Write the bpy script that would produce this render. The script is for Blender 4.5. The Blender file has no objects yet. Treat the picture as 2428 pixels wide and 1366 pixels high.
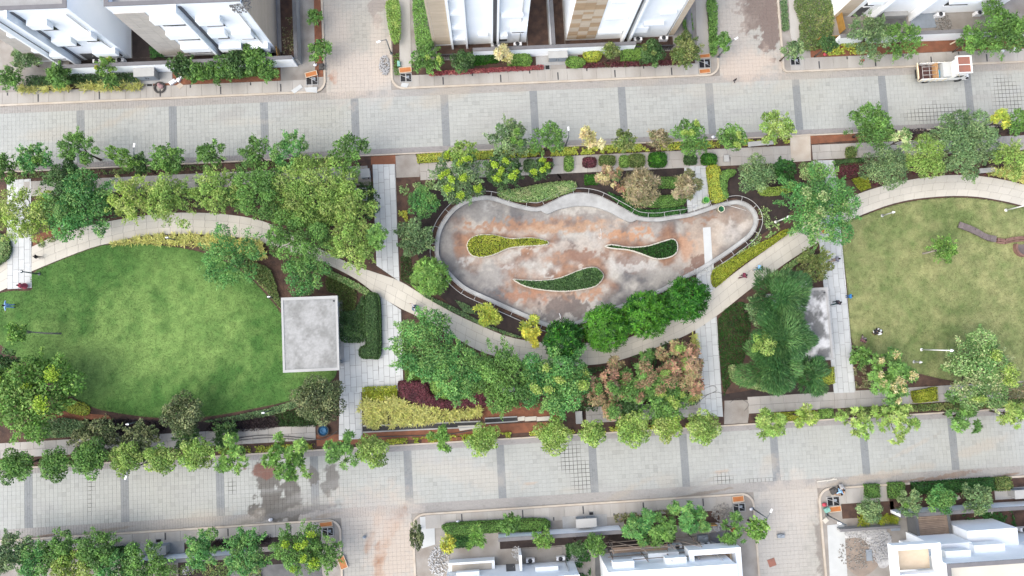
import bpy, bmesh, math, random
import numpy as np
from mathutils import Matrix, Vector
R = math.radians
sc = bpy.context.scene
C = sc.collection
random.seed(7)
RNG = np.random.default_rng(11)

# ------------------------------------------------------------------ camera
F, CX, CY, HC = 1619.0, 1214.0, 683.0, 70.0
def _basis():
    Z = np.array([47.6129 / F, 115.153 / F, 1.0]); Z /= np.linalg.norm(Z)
    X = np.array([math.cos(.0548624), math.sin(.0548624), 0]); X -= X.dot(Z) * Z; X /= np.linalg.norm(X)
    return np.array([X, np.cross(Z, X), Z])
BAS = _basis()
cam_data = bpy.data.cameras.new('camera')
cam = bpy.data.objects.new('camera', cam_data); C.objects.link(cam)
cam_data.sensor_width = 36; cam_data.lens = 36 * F / 2428
cam_data.clip_start = 1; cam_data.clip_end = 1500
cam.matrix_world = Matrix.Translation((0, 0, HC)) @ Matrix(BAS.tolist()).to_4x4()
sc.camera = cam

# ------------------------------------------------------------------ sky, sun, exposure
SUN_EL, SUN_AZ = 55, 250          # degrees; azimuth clockwise from +Y
world = bpy.data.worlds.new('World'); sc.world = world; world.use_nodes = True
nt = world.node_tree; nt.nodes.clear()
sky = nt.nodes.new('ShaderNodeTexSky'); sky.sky_type = 'NISHITA'; sky.sun_disc = False
sky.sun_elevation = R(SUN_EL); sky.sun_rotation = R(SUN_AZ)
sky.air_density = 0.6; sky.dust_density = 2.5; sky.ozone_density = 1.0
bg = nt.nodes.new('ShaderNodeBackground'); bg.inputs['Strength'].default_value = 0.15
wo = nt.nodes.new('ShaderNodeOutputWorld')
nt.links.new(sky.outputs[0], bg.inputs[0]); nt.links.new(bg.outputs[0], wo.inputs[0])
sun_d = bpy.data.lights.new('sun', 'SUN'); sun_d.energy = 1.3; sun_d.angle = R(90); sun_d.color = (1, .965, .80)
sun = bpy.data.objects.new('sun', sun_d); C.objects.link(sun)
sun.rotation_euler = (R(90 - SUN_EL), 0, R(180 - SUN_AZ)); sun.location = (0, 0, 60)
sc.view_settings.view_transform = 'Standard'; sc.view_settings.look = 'None'
sc.view_settings.gamma = 1; sc.view_settings.exposure = 1.5
sc.cycles.max_bounces = 6; sc.cycles.diffuse_bounces = 3; sc.cycles.transparent_max_bounces = 4

def P(px, py, z=0.0):
    """point of the place, at height z, that the photograph shows at this pixel (survey of the layout)"""
    d = BAS @ np.array([px - CX, CY - py, -F]); t = (HC - z) / -d[2]
    return (float(d[0] * t), float(d[1] * t))
def PP(pts, z=0.0): return [P(x, y, z) for x, y in pts]

# ------------------------------------------------------------------ noise
def _h(i, j, s):
    n = (i.astype(np.int64) * 374761393 + j.astype(np.int64) * 668265263 + s * 974711) & 0x7fffffff
    n = ((n ^ (n >> 13)) * 1274126177) & 0x7fffffff
    return ((n ^ (n >> 16)) & 0xffff) / 65535.0
def vn(x, y, s=0):
    x = np.asarray(x, float); y = np.asarray(y, float)
    i = np.floor(x); j = np.floor(y); u = x - i; v = y - j
    u = u * u * (3 - 2 * u); v = v * v * (3 - 2 * v)
    a = _h(i, j, s); b = _h(i + 1, j, s); c = _h(i, j + 1, s); d = _h(i + 1, j + 1, s)
    return (a * (1 - u) + b * u) * (1 - v) + (c * (1 - u) + d * u) * v
def fbm(x, y, s=0, o=4):
    t = 0; a = .5; n = 0
    for k in range(o):
        t = t + a * vn(np.asarray(x) * 2 ** k, np.asarray(y) * 2 ** k, s + k * 17); n += a; a *= .5
    return t / n

# ------------------------------------------------------------------ materials
MATS = {}
KALB = .76        # overall reflectance of everything that is not painted white
def nodes_of(name):
    m = bpy.data.materials.new(name); m.use_nodes = True
    return m, m.node_tree, m.node_tree.nodes['Principled BSDF']
def mat(name, col, rough=.8, var=.12, scale=3.0, bump=.0, col2=None, metal=0, rnd=0.0, spec=.3, stretch=None, fine=30):
    """plain surface: two-scale noise mottling, optional second colour, optional per-object variation"""
    if name in MATS: return MATS[name]
    kk = 1 if max(col) > .68 else KALB
    col = tuple(c * kk for c in col); col2 = tuple(c * kk for c in col2) if col2 else None
    m, t, b = nodes_of(name); N = t.nodes.new; L = t.links.new
    geo = N('ShaderNodeNewGeometry'); src = geo.outputs['Position']
    if stretch:
        mp = N('ShaderNodeMapping'); mp.inputs['Scale'].default_value = stretch; L(src, mp.inputs[0]); src = mp.outputs[0]
    n1 = N('ShaderNodeTexNoise'); n1.inputs['Scale'].default_value = scale; n1.inputs['Detail'].default_value = 6; L(src, n1.inputs['Vector'])
    n2 = N('ShaderNodeTexNoise'); n2.inputs['Scale'].default_value = fine; n2.inputs['Detail'].default_value = 3; L(src, n2.inputs['Vector'])
    r1 = N('ShaderNodeMapRange'); r1.inputs[1].default_value = .3; r1.inputs[2].default_value = .7
    L(n1.outputs[0], r1.inputs[0])
    mx = N('ShaderNodeMix'); mx.data_type = 'RGBA'
    c2 = col2 or tuple(c * (1 - 2 * var) for c in col)
    mx.inputs[6].default_value = (*col, 1); mx.inputs[7].default_value = (*c2, 1); L(r1.outputs[0], mx.inputs[0])
    r2 = N('ShaderNodeMapRange'); r2.inputs[1].default_value = .25; r2.inputs[2].default_value = .75
    r2.inputs[3].default_value = 1 - var; r2.inputs[4].default_value = 1 + var; L(n2.outputs[0], r2.inputs[0])
    fac = r2.outputs[0]
    if rnd:
        oi = N('ShaderNodeObjectInfo'); r3 = N('ShaderNodeMapRange'); r3.inputs[3].default_value = 1 - rnd; r3.inputs[4].default_value = 1 + rnd
        L(oi.outputs['Random'], r3.inputs[0]); mu = N('ShaderNodeMath'); mu.operation = 'MULTIPLY'; L(fac, mu.inputs[0]); L(r3.outputs[0], mu.inputs[1]); fac = mu.outputs[0]
    sc_ = N('ShaderNodeVectorMath'); sc_.operation = 'SCALE'; L(mx.outputs[2], sc_.inputs[0]); L(fac, sc_.inputs['Scale'])
    L(sc_.outputs[0], b.inputs['Base Color'])
    b.inputs['Roughness'].default_value = rough; b.inputs['Metallic'].default_value = metal; b.inputs['Specular IOR Level'].default_value = spec
    if bump:
        bp = N('ShaderNodeBump'); bp.inputs['Strength'].default_value = bump; bp.inputs['Distance'].default_value = .05
        L(n2.outputs[0], bp.inputs['Height']); L(bp.outputs[0], b.inputs['Normal'])
    MATS[name] = m; return m
def attr_mat(name, rough=.85, spec=.25, noise=.1, scale=25, rough_from_alpha=False, trans=0.0, rnd=0.0):
    """colour carried by the mesh attribute Col (each leaf, paver or patch has its own colour)"""
    if name in MATS: return MATS[name]
    m, t, b = nodes_of(name); N = t.nodes.new; L = t.links.new
    at = N('ShaderNodeAttribute'); at.attribute_name = 'Col'
    col = at.outputs['Color']
    geo = N('ShaderNodeNewGeometry')
    n = N('ShaderNodeTexNoise'); n.inputs['Scale'].default_value = scale; n.inputs['Detail'].default_value = 4; L(geo.outputs['Position'], n.inputs['Vector'])
    r = N('ShaderNodeMapRange'); r.inputs[1].default_value = .25; r.inputs[2].default_value = .75; r.inputs[3].default_value = (1 - noise) * KALB; r.inputs[4].default_value = (1 + noise) * KALB
    L(n.outputs[0], r.inputs[0]); fac = r.outputs[0]
    if rnd:
        oi = N('ShaderNodeObjectInfo'); r3 = N('ShaderNodeMapRange'); r3.inputs[3].default_value = 1 - rnd; r3.inputs[4].default_value = 1 + rnd
        L(oi.outputs['Random'], r3.inputs[0]); mu = N('ShaderNodeMath'); mu.operation = 'MULTIPLY'; L(fac, mu.inputs[0]); L(r3.outputs[0], mu.inputs[1]); fac = mu.outputs[0]
    s = N('ShaderNodeVectorMath'); s.operation = 'SCALE'; L(col, s.inputs[0]); L(fac, s.inputs['Scale'])
    L(s.outputs[0], b.inputs['Base Color'])
    b.inputs['Roughness'].default_value = rough; b.inputs['Specular IOR Level'].default_value = spec
    if rough_from_alpha: L(at.outputs['Alpha'], b.inputs['Roughness'])
    if trans:
        tr = N('ShaderNodeBsdfTranslucent'); L(s.outputs[0], tr.inputs[0]); mxs = N('ShaderNodeMixShader'); mxs.inputs[0].default_value = trans
        L(b.outputs[0], mxs.inputs[1]); L(tr.outputs[0], mxs.inputs[2]); L(mxs.outputs[0], t.nodes['Material Output'].inputs[0])
    MATS[name] = m; return m

M_LEAF = attr_mat('leaf', .55, .3, .12, 8, trans=.25)
M_PAVER = attr_mat('paver', .85, .2, .06, 14, rough_from_alpha=True)
M_POND = attr_mat('pond_floor', .85, .2, .12, 5, rough_from_alpha=True)
M_GRASS = attr_mat('grass_blade', .7, .2, .1, 6, trans=.2)
M_LAWN = attr_mat('lawn_soil', .9, .15, .16, 9)
M_SOIL = mat('soil', (.12, .07, .05), .95, .25, 1.4, .6, (.055, .036, .03))
M_REDSOIL = mat('red_soil', (.27, .11, .06), .95, .2, 1.6, .5, (.17, .075, .045))
M_DARKSOIL = mat('dark_soil', (.055, .04, .035), .95, .25, 1.5, .5, (.032, .025, .024))
M_SHADEMUD = mat('shade_mud', (.02, .02, .022), .35, .3, 3, .3, (.008, .008, .009))  # near-black; in the inspection pits it stands in for the shade of depth
M_YARD = mat('yard_concrete', (.36, .34, .31), .9, .15, .7, .2, (.25, .22, .19))
M_SLAB = mat('white_slab', (.57, .585, .575), .8, .07, 1.2, .05, (.51, .525, .515), rnd=.07)
M_CREAM = mat('cream_slab', (.60, .565, .49), .8, .06, .5, .05, (.53, .50, .43), rnd=.05)
M_PAVE = mat('pavement_slab', (.44, .42, .385), .85, .08, .6, .08, (.36, .335, .30), rnd=.06, stretch=(1.6, .4, 1))
M_KERB = mat('kerb_stone', (.56, .5, .42), .85, .08, 1.0, .05, (.47, .40, .32))
M_BEDDING = mat('joint_sand', (.27, .26, .245), .95, .15, 2, .1)
M_WHITE = mat('white_paint', (.87, .885, .885), .7, .03, .5, 0, (.82, .845, .85))
M_GREYTRIM = mat('grey_trim', (.20, .195, .2), .8, .08, 1.5)
M_CONC = mat('concrete', (.42, .42, .41), .9, .14, .8, .1, (.33, .325, .31))
M_DARKCONC = mat('dark_concrete', (.17, .17, .17), .9, .15, 1.0, .1, (.11, .11, .11))
M_COPING = mat('pond_coping', (.47, .475, .46), .85, .14, 1.0, .05, (.32, .32, .31))
M_STONE_L = mat('stone_light', (.64, .53, .40), .8, .08, 2, .05, (.56, .46, .34), rnd=.06, stretch=(.6, 1, 5))
M_STONE_D = mat('stone_tan', (.52, .37, .22), .8, .08, 2, .05, (.43, .30, .18), rnd=.08, stretch=(.6, 1, 5))
M_STONE_G = mat('stone_grey', (.62, .57, .50), .8, .08, 2, .05, (.53, .485, .43), rnd=.05, stretch=(.6, 1, 5))
M_GLASS = mat('window_glass', (.03, .035, .04), .1, .05, 1, spec=.6)
M_FRAME = mat('dark_frame', (.06, .06, .065), .5, .05, 3)
M_STEEL = mat('painted_steel', (.62, .62, .6), .4, .06, 4, metal=.3)
M_POLE = mat('pole_grey', (.17, .19, .2), .5, .06, 4, metal=.3)
M_WPOLE = mat('pole_white', (.7, .7, .68), .5, .05, 4)
M_LAMP = mat('lamp_panel', (.8, .8, .8), .3, .02, 4)
M_ORANGE = mat('shutter_ply', (.52, .2, .06), .6, .15, 2.5, .05, (.40, .14, .045))
M_ROOF = mat('pavilion_roof', (.42, .42, .395), .9, .22, .6, .1, (.27, .27, .255), fine=7)
M_ROOFRIM = mat('roof_rim', (.47, .47, .45), .85, .06, 1, 0)
M_OLDROOF = mat('old_roof', (.52, .52, .51), .9, .2, .9, .1, (.24, .24, .24), fine=8)
M_TRUNK = mat('bark', (.16, .12, .09), .9, .2, 6, .4)
M_PALEBARK = mat('pale_bark', (.36, .32, .27), .9, .15, 6, .3)
M_TIMBER = mat('weathered_timber', (.20, .165, .16), .85, .15, 2, .2, (.14, .115, .11), rnd=.1)
M_RUSTWOOD = mat('red_timber', (.26, .15, .12), .85, .2, 2, .2, (.16, .09, .07), rnd=.1)
M_PLANK = mat('brown_plank', (.30, .22, .16), .85, .12, 2, .15, (.22, .16, .12), rnd=.14)
M_RUST = mat('rust_sheet', (.33, .14, .10), .7, .15, 1.8, .05, (.27, .13, .10))
M_TRUCKWHITE = mat('truck_white', (.76, .76, .72), .35, .05, 1.5, spec=.5)
M_TRUCKCREAM = mat('truck_cream', (.70, .60, .42), .5, .08, 3)
M_TRUCKPLY = mat('truck_ply', (.58, .36, .19), .6, .12, 3, 0, (.5, .28, .13))
M_REDBROWN = mat('bed_redbrown', (.11, .055, .05), .7, .2, 3)
M_RUBBER = mat('rubber', (.022, .022, .024), .7, .1, 5)
M_BLUE = mat('blue_plastic', (.05, .17, .32), .45, .1, 3)
M_SKYBLUE = mat('blue_tarp', (.12, .38, .55), .6, .15, 6)
M_TEAL = mat('teal_plastic', (.25, .5, .42), .5, .1, 4)
M_GREENBIN = mat('green_plastic', (.1, .42, .1), .5, .05, 3)
M_LIMEBIN = mat('lime_plastic', (.33, .62, .14), .5, .05, 3)
M_DKGREEN = mat('dark_green_plastic', (.04, .2, .1), .5, .05, 3)
M_CREAMBIN = mat('cream_plastic', (.72, .66, .5), .5, .05, 3)
M_OCHRE = mat('ochre_sheet', (.45, .25, .06), .7, .12, 2)
M_DARKCORE = mat('hedge_dark_core', (.045, .055, .025), .95, .2, 4)  # dark green of the hedge cores, shade put into the colour
M_BRANCH = mat('scaffold_pole', (.28, .23, .19), .7, .15, 6)
M_SLATEPANEL = mat('slate_panel', (.30, .34, .38), .6, .1, 2)
M_BAG = mat('white_bag', (.72, .72, .74), .7, .1, 6)
M_REDBAG = mat('red_bag', (.55, .07, .1), .6, .1, 6)
M_RUBBLE_W = mat('white_rubble', (.55, .55, .55), .9, .2, 5, 0, (.4, .4, .4), rnd=.15)
M_RUBBLE_G = mat('grey_rubble', (.36, .34, .31), .9, .25, 4)
M_HOSE = mat('hose', (.1, .095, .09), .6, .15, 5)

# ------------------------------------------------------------------ mesh helpers
def link(name, me, m=None, parent=None):
    o = bpy.data.objects.new(name, me); C.objects.link(o)
    if m is not None and me is not None and not me.materials: me.materials.append(m)
    if parent is not None: o.parent = parent
    return o
def tag(o, label=None, cat=None, group=None, kind=None):
    if label: o['label'] = label
    if cat: o['category'] = cat
    if group: o['group'] = group
    if kind: o['kind'] = kind
    return o
def empty(name, label, cat, loc=(0, 0, 0), rz=0, group=None, kind=None):
    o = bpy.data.objects.new(name, None); C.objects.link(o); o.empty_display_size = .2
    o.location = loc; o.rotation_euler = (0, 0, rz)
    return tag(o, label, cat, group, kind)
class MB:
    """collects boxes, prisms, tubes... into one mesh"""
    def __init__(s): s.v = []; s.f = []; s.sm = []
    def add(s, vs, fs, smooth=False):
        b = len(s.v); s.v += [tuple(v) for v in vs]; s.f += [tuple(i + b for i in f) for f in fs]; s.sm += [smooth] * len(fs); return s
    def box(s, x0, x1, y0, y1, z0, z1, bottom=True):
        vs = [(x, y, z) for z in (z0, z1) for x, y in ((x0, y0), (x1, y0), (x1, y1), (x0, y1))]
        fs = [(4, 5, 6, 7), (0, 1, 5, 4), (1, 2, 6, 5), (2, 3, 7, 6), (3, 0, 4, 7)]
        if bottom: fs.append((3, 2, 1, 0))
        return s.add(vs, fs)
    def obox(s, c, sx, sy, z0, z1, a=0):
        ca, sa = math.cos(a), math.sin(a)
        q = [(c[0] + ca * x - sa * y, c[1] + sa * x + ca * y) for x, y in ((-sx / 2, -sy / 2), (sx / 2, -sy / 2), (sx / 2, sy / 2), (-sx / 2, sy / 2))]
        return s.prism(q, z0, z1)
    def prism(s, pts, z0, z1, bottom=True):
        if sum(a[0] * b[1] - b[0] * a[1] for a, b in zip(pts, pts[1:] + pts[:1])) < 0: pts = pts[::-1]
        n = len(pts); vs = [(x, y, z0) for x, y in pts] + [(x, y, z1) for x, y in pts]
        fs = [tuple(range(n, 2 * n))] + [(i, (i + 1) % n, n + (i + 1) % n, n + i) for i in range(n)]
        if bottom: fs.append(tuple(range(n - 1, -1, -1)))
        return s.add(vs, fs)
    def tube(s, path, rad, k=8, caps=True):
        n = len(path); path = [Vector(p) for p in path]
        rs = rad if isinstance(rad, (list, tuple)) else [rad] * n
        vs = []; fs = []; up = None
        for i, p in enumerate(path):
            d = (path[min(i + 1, n - 1)] - path[max(i - 1, 0)]).normalized()
            if up is None: up = Vector((0, 0, 1)) if abs(d.z) < .9 else Vector((1, 0, 0))
            a = d.cross(up).normalized(); b = a.cross(d); up = b
            vs += [p + (a * math.cos(t) + b * math.sin(t)) * rs[i] for t in (2 * math.pi * j / k for j in range(k))]
        for i in range(n - 1):
            for j in range(k): fs.append((i * k + j, i * k + (j + 1) % k, (i + 1) * k + (j + 1) % k, (i + 1) * k + j))
        if caps: fs += [tuple(range(k - 1, -1, -1)), tuple((n - 1) * k + j for j in range(k))]
        return s.add(vs, fs, True)
    def lathe(s, prof, c=(0, 0, 0), k=16):
        vs = []; fs = []; n = len(prof)
        for r, z in prof: vs += [(c[0] + r * math.cos(2 * math.pi * j / k), c[1] + r * math.sin(2 * math.pi * j / k), c[2] + z) for j in range(k)]
        for i in range(n - 1):
            for j in range(k): fs.append((i * k + j, i * k + (j + 1) % k, (i + 1) * k + (j + 1) % k, (i + 1) * k + j))
        return s.add(vs, fs, True)
    def sphere(s, c, r, k=8, sq=(1, 1, 1)):
        vs = []; fs = []; m = k // 2 + 1
        for i in range(m + 1):
            ph = math.pi * i / m
            vs += [(c[0] + sq[0] * r * math.sin(ph) * math.cos(2 * math.pi * j / k), c[1] + sq[1] * r * math.sin(ph) * math.sin(2 * math.pi * j / k), c[2] - sq[2] * r * math.cos(ph)) for j in range(k)]
        for i in range(m):
            for j in range(k): fs.append((i * k + j, i * k + (j + 1) % k, (i + 1) * k + (j + 1) % k, (i + 1) * k + j))
        return s.add(vs, fs, True)
    def mesh(s, name):
        me = bpy.data.meshes.new(name); me.from_pydata(s.v, [], s.f)
        if any(s.sm): me.polygons.foreach_set('use_smooth', s.sm)
        me.update(); return me
    def build(s, name, m, parent=None): return link(name, s.mesh(name), m, parent)
def np_mesh(name, V, Fq, col=None):
    """V (n,3), Fq (m,4) quads, col (n,3|4) point colours"""
    me = bpy.data.meshes.new(name); n = len(V); m = len(Fq)
    me.vertices.add(n); me.vertices.foreach_set('co', np.ascontiguousarray(V, dtype=np.float32).ravel())
    me.loops.add(m * 4); me.loops.foreach_set('vertex_index', np.ascontiguousarray(Fq, dtype=np.int32).ravel())
    me.polygons.add(m); me.polygons.foreach_set('loop_start', np.arange(0, 4 * m, 4, dtype=np.int32))
    me.polygons.foreach_set('loop_total', np.full(m, 4, dtype=np.int32))
    me.polygons.foreach_set('use_smooth', np.zeros(m, dtype=bool))
    if col is not None:
        a = me.color_attributes.new('Col', 'FLOAT_COLOR', 'POINT')
        c4 = np.ones((n, 4), np.float32); c4[:, :col.shape[1]] = col
        a.data.foreach_set('color', c4.ravel())
    me.update(calc_edges=True); me.validate(); return me
def inside(X, Y, poly):
    r = np.zeros(len(X), bool); n = len(poly)
    for i in range(n):
        x0, y0 = poly[i]; x1, y1 = poly[(i + 1) % n]
        c = ((y0 > Y) != (y1 > Y)); r ^= c & (X < (x1 - x0) * (Y - y0) / ((y1 - y0) or 1e-9) + x0)
    return r
def seg_dist(X, Y, poly, closed=True):
    d = np.full(np.shape(X), 1e9); n = len(poly)
    for i in range(n if closed else n - 1):
        ax, ay = poly[i]; bx, by = poly[(i + 1) % n]; vx, vy = bx - ax, by - ay
        t = np.clip(((X - ax) * vx + (Y - ay) * vy) / (vx * vx + vy * vy + 1e-9), 0, 1)
        d = np.minimum(d, np.hypot(X - ax - t * vx, Y - ay - t * vy))
    return d
def sample(poly, n, rng):
    xs = [p[0] for p in poly]; ys = [p[1] for p in poly]; out = np.zeros((0, 2))
    while len(out) < n:
        q = np.column_stack([rng.uniform(min(xs), max(xs), n * 2 + 50), rng.uniform(min(ys), max(ys), n * 2 + 50)])
        out = np.vstack([out, q[inside(q[:, 0], q[:, 1], poly)]])
    return out[:n]
def area(poly): return abs(sum(a[0] * b[1] - b[0] * a[1] for a, b in zip(poly, poly[1:] + poly[:1]))) / 2
def smooth(pts, n=6, closed=True):
    """Catmull-Rom through the surveyed points"""
    out = []; m = len(pts)
    for i in range(m if closed else m - 1):
        if closed: p = [pts[(i + k - 1) % m] for k in range(4)]
        else: p = [pts[min(max(i + k - 1, 0), m - 1)] for k in range(4)]
        for j in range(n):
            t = j / n
            out.append(tuple(.5 * (2 * p[1][a] + (p[2][a] - p[0][a]) * t + (2 * p[0][a] - 5 * p[1][a] + 4 * p[2][a] - p[3][a]) * t * t + (3 * p[1][a] - p[0][a] - 3 * p[2][a] + p[3][a]) * t ** 3) for a in (0, 1)))
    if not closed: out.append(tuple(pts[-1]))
    return out
def offset(poly, d, closed=True):
    """offset a polyline to its left by d"""
    n = len(poly); out = []
    for i in range(n):
        a = poly[(i - 1) % n] if closed or i > 0 else poly[i]; b = poly[(i + 1) % n] if closed or i < n - 1 else poly[i]
        vx, vy = b[0] - a[0], b[1] - a[1]; l = math.hypot(vx, vy) or 1
        out.append((poly[i][0] - vy / l * d, poly[i][1] + vx / l * d))
    return out
def ribbon(A, B, z0, z1, closed=True):
    """solid band between two polylines of equal length"""
    mb = MB(); n = len(A)
    vs = [(x, y, z0) for x, y in A] + [(x, y, z0) for x, y in B] + [(x, y, z1) for x, y in A] + [(x, y, z1) for x, y in B]
    fs = []
    for i in range(n if closed else n - 1):
        j = (i + 1) % n
        fs += [(2 * n + i, 2 * n + j, 3 * n + j, 3 * n + i), (i, j, 2 * n + j, 2 * n + i), (n + j, n + i, 3 * n + i, 3 * n + j)]
    if not closed: fs += [(0, n, 3 * n, 2 * n), (n - 1, 2 * n - 1, 4 * n - 1, 3 * n - 1)]
    mb.add(vs, fs); return mb
def clip_rect(r, poly):
    """Sutherland-Hodgman: rectangle r=(x0,x1,y0,y1) clipped by a convex polygon"""
    pts = [(r[0], r[2]), (r[1], r[2]), (r[1], r[3]), (r[0], r[3])]
    if sum(a[0] * b[1] - b[0] * a[1] for a, b in zip(poly, poly[1:] + poly[:1])) < 0: poly = poly[::-1]
    for a, b in zip(poly, poly[1:] + poly[:1]):
        o = []; nx, ny = -(b[1] - a[1]), b[0] - a[0]
        f = lambda p: (p[0] - a[0]) * nx + (p[1] - a[1]) * ny
        for p, q in zip(pts, pts[1:] + pts[:1]):
            fp, fq = f(p), f(q)
            if fp >= 0: o.append(p)
            if (fp >= 0) != (fq >= 0):
                t = fp / (fp - fq); o.append((p[0] + t * (q[0] - p[0]), p[1] + t * (q[1] - p[1])))
        pts = o
        if len(pts) < 3: return None
    return pts
def sheet(name, pts, z0, z1, m, label, cat, kind='structure', parent=None):
    o = MB().prism(list(pts), z0, z1, False).build(name, m, parent)
    if parent is None: tag(o, label, cat, None, kind)
    return o
def slabs(parent, poly, m, z, cols, length, gap=.03, seed=1, name='slab', along='y', skip=()):
    """staggered stone slabs laid in a convex polygon, each its own piece"""
    rnd = random.Random(seed); xs = [p[0] for p in poly]; ys = [p[1] for p in poly]
    x = min(xs) if along == 'y' else min(ys); xe = max(xs) if along == 'y' else max(ys)
    while x < xe - .05:
        y = (min(ys) if along == 'y' else min(xs)) - rnd.random() * length[1]; ye = max(ys) if along == 'y' else max(xs)
        while y < ye:
            l = rnd.uniform(*length)
            r = (x + gap / 2, x + cols - gap / 2, y + gap / 2, y + l - gap / 2)
            if along != 'y': r = (r[2], r[3], r[0], r[1])
            q = clip_rect(r, poly); y += l
            if q and area(q) > .03:
                cx, cy = sum(p[0] for p in q) / len(q), sum(p[1] for p in q) / len(q)
                if any(a[0] < cx < a[1] and a[2] < cy < a[3] for a in skip): continue
                MB().prism(q, z - .05, z + rnd.uniform(-.004, .004), False).build(name, m, parent)
        x += cols

# ================================================================== GROUND, ROADS, PAVEMENTS
SC = .0432                                   # metres per photo pixel on the ground
sheet('ground', [(-300, -300), (300, -300), (300, 300), (-300, 300)], -.3, 0, M_YARD, 'bare grey-brown ground under the whole housing estate', 'ground')

# (px, py, rx, ry, angle, colour, strength, edge softness, roughness): spills, puddles and tracked-in earth on the paving
STAINS = [(640, 1165, 28, 62, 0, (.13, .122, .11), .97, .14, .6), (688, 1165, 20, 70, 0, (.125, .118, .107), .97, .14, .6), (662, 1205, 62, 20, 0, (.13, .122, .11), .97, .16, .6),
          (625, 1117, 34, 16, 0, (.17, .085, .065), .95, .2, .6), (744, 1128, 12, 26, 0, (.15, .142, .13), .9, .18, .6), (787, 1130, 14, 30, 0, (.15, .142, .13), .9, .18, .6), (775, 1160, 12, 18, 0, (.15, .142, .13), .9, .18, .6),
          (735, 1203, 40, 10, 0, (.24, .23, .21), .8, .3, .4), (695, 1216, 110, 7, 4, (.17, .165, .16), .8, .4, .4),
          (1795, 28, 48, 58, 15, (.2, .155, .132), .95, .1, .7), (1826, 62, 24, 85, -12, (.195, .15, .13), .95, .1, .7), (893, 12, 20, 26, 0, (.29, .25, .22), .8, .2, .5), (896, 50, 9, 24, 0, (.34, .29, .25), .8, .2, .6),
          (1947, 1230, 7, 60, 0, (.25, .225, .2), .85, .2, .5), (1951, 1320, 12, 70, 0, (.24, .215, .19), .85, .2, .5),
          (945, 1224, 30, 18, 62, (.27, .135, .08), .95, .5, .9), (926, 1254, 32, 15, 70, (.29, .15, .09), .9, .6, .9), (906, 1297, 50, 13, 74, (.30, .16, .095), .95, .6, .9), (899, 1338, 34, 12, 85, (.32, .18, .11), .8, .6, .9),
          (900, 1225, 24, 11, 65, (.36, .21, .13), .8, .7, .9), (878, 1287, 26, 10, 60, (.34, .2, .125), .8, .7, .9), (792, 186, 12, 18, 0, (.33, .15, .085), .9, .35, .95),
          (95, 1273, 60, 2.5, 3, (.27, .2, .15), .9, .3, .6), (235, 1261, 75, 3.5, 3, (.29, .25, .21), .9, .3, .6), (1660, 1171, 75, 3.5, 3.4, (.27, .23, .19), .9, .3, .6), (2130, 1144, 70, 3, 3.4, (.3, .23, .18), .9, .3, .7),
          (2235, 1131, 85, 6, 3.4, (.29, .21, .16), .9, .35, .6), (2390, 1126, 40, 2.5, 3.4, (.27, .2, .15), .9, .3, .6), (770, 1223, 45, 4, 3, (.3, .25, .2), .7, .4, .6),
          (2030, 1138, 120, 8, 3.4, (.44, .38, .31), .6, .8, .9), (1712, 1117, 22, 4, 0, (.45, .3, .2), .4, .8, .9), (1255, 1146, 14, 3, 0, (.48, .33, .22), .4, .8, .9),
          (850, 180, 80, 55, 0, (.53, .46, .395), .7, .9, .9), (800, 100, 30, 120, 0, (.50, .44, .38), .6, .9, .9), (905, 150, 25, 90, 0, (.53, .46, .39), .6, .9, .9), (1775, 160, 75, 38, 0, (.54, .45, .375), .75, .9, .9),
          (1740, 60, 40, 100, 0, (.50, .44, .38), .5, .9, .9), (940, 1290, 55, 100, 0, (.52, .43, .35), .65, .9, .9), (880, 1225, 100, 60, 0, (.52, .46, .4), .6, .9, .9), (1880, 1190, 80, 60, 0, (.51, .46, .40), .6, .9, .9), (1850, 1300, 70, 90, 0, (.50, .47, .43), .5, .9, .9),
          (1100, 1120, 120, 30, -20, (.5, .45, .38), .35, .9, .9), (1000, 1080, 50, 10, -25, (.42, .42, .41), .4, .9, .9), (1100, 1100, 70, 7, -12, (.4, .4, .39), .4, .9, .9)]
WETJOINT = [(700, 1165, 130, 62), (1355, 1085, 28, 45), (1385, 1130, 32, 40), (214, 1165, 9, 50), (1715, 1135, 28, 14), (1810, 1138, 45, 8), (2230, 270, 90, 30), (2390, 230, 40, 60), (550, 1150, 14, 20)]
_r = random.Random(21)
for _i in range(70):
    _t = _r.choice([(.36, .36, .345), (.44, .41, .35), (.41, .42, .41), (.34, .33, .31), (.43, .38, .31)])
    _y = _r.choice([(250, -.0441, 100), (1165, -.058, 90)]); _x = _r.uniform(-20, 2450)
    STAINS.append((_x, _y[0] + 45 + _y[1] * _x + _r.uniform(-.5, .5) * _y[2] - (0 if _y[0] < 500 else -20), _r.uniform(15, 90), _r.uniform(4, 22), _r.uniform(-25, 25), _t, _r.uniform(.25, .5), .95, .88))
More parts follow.
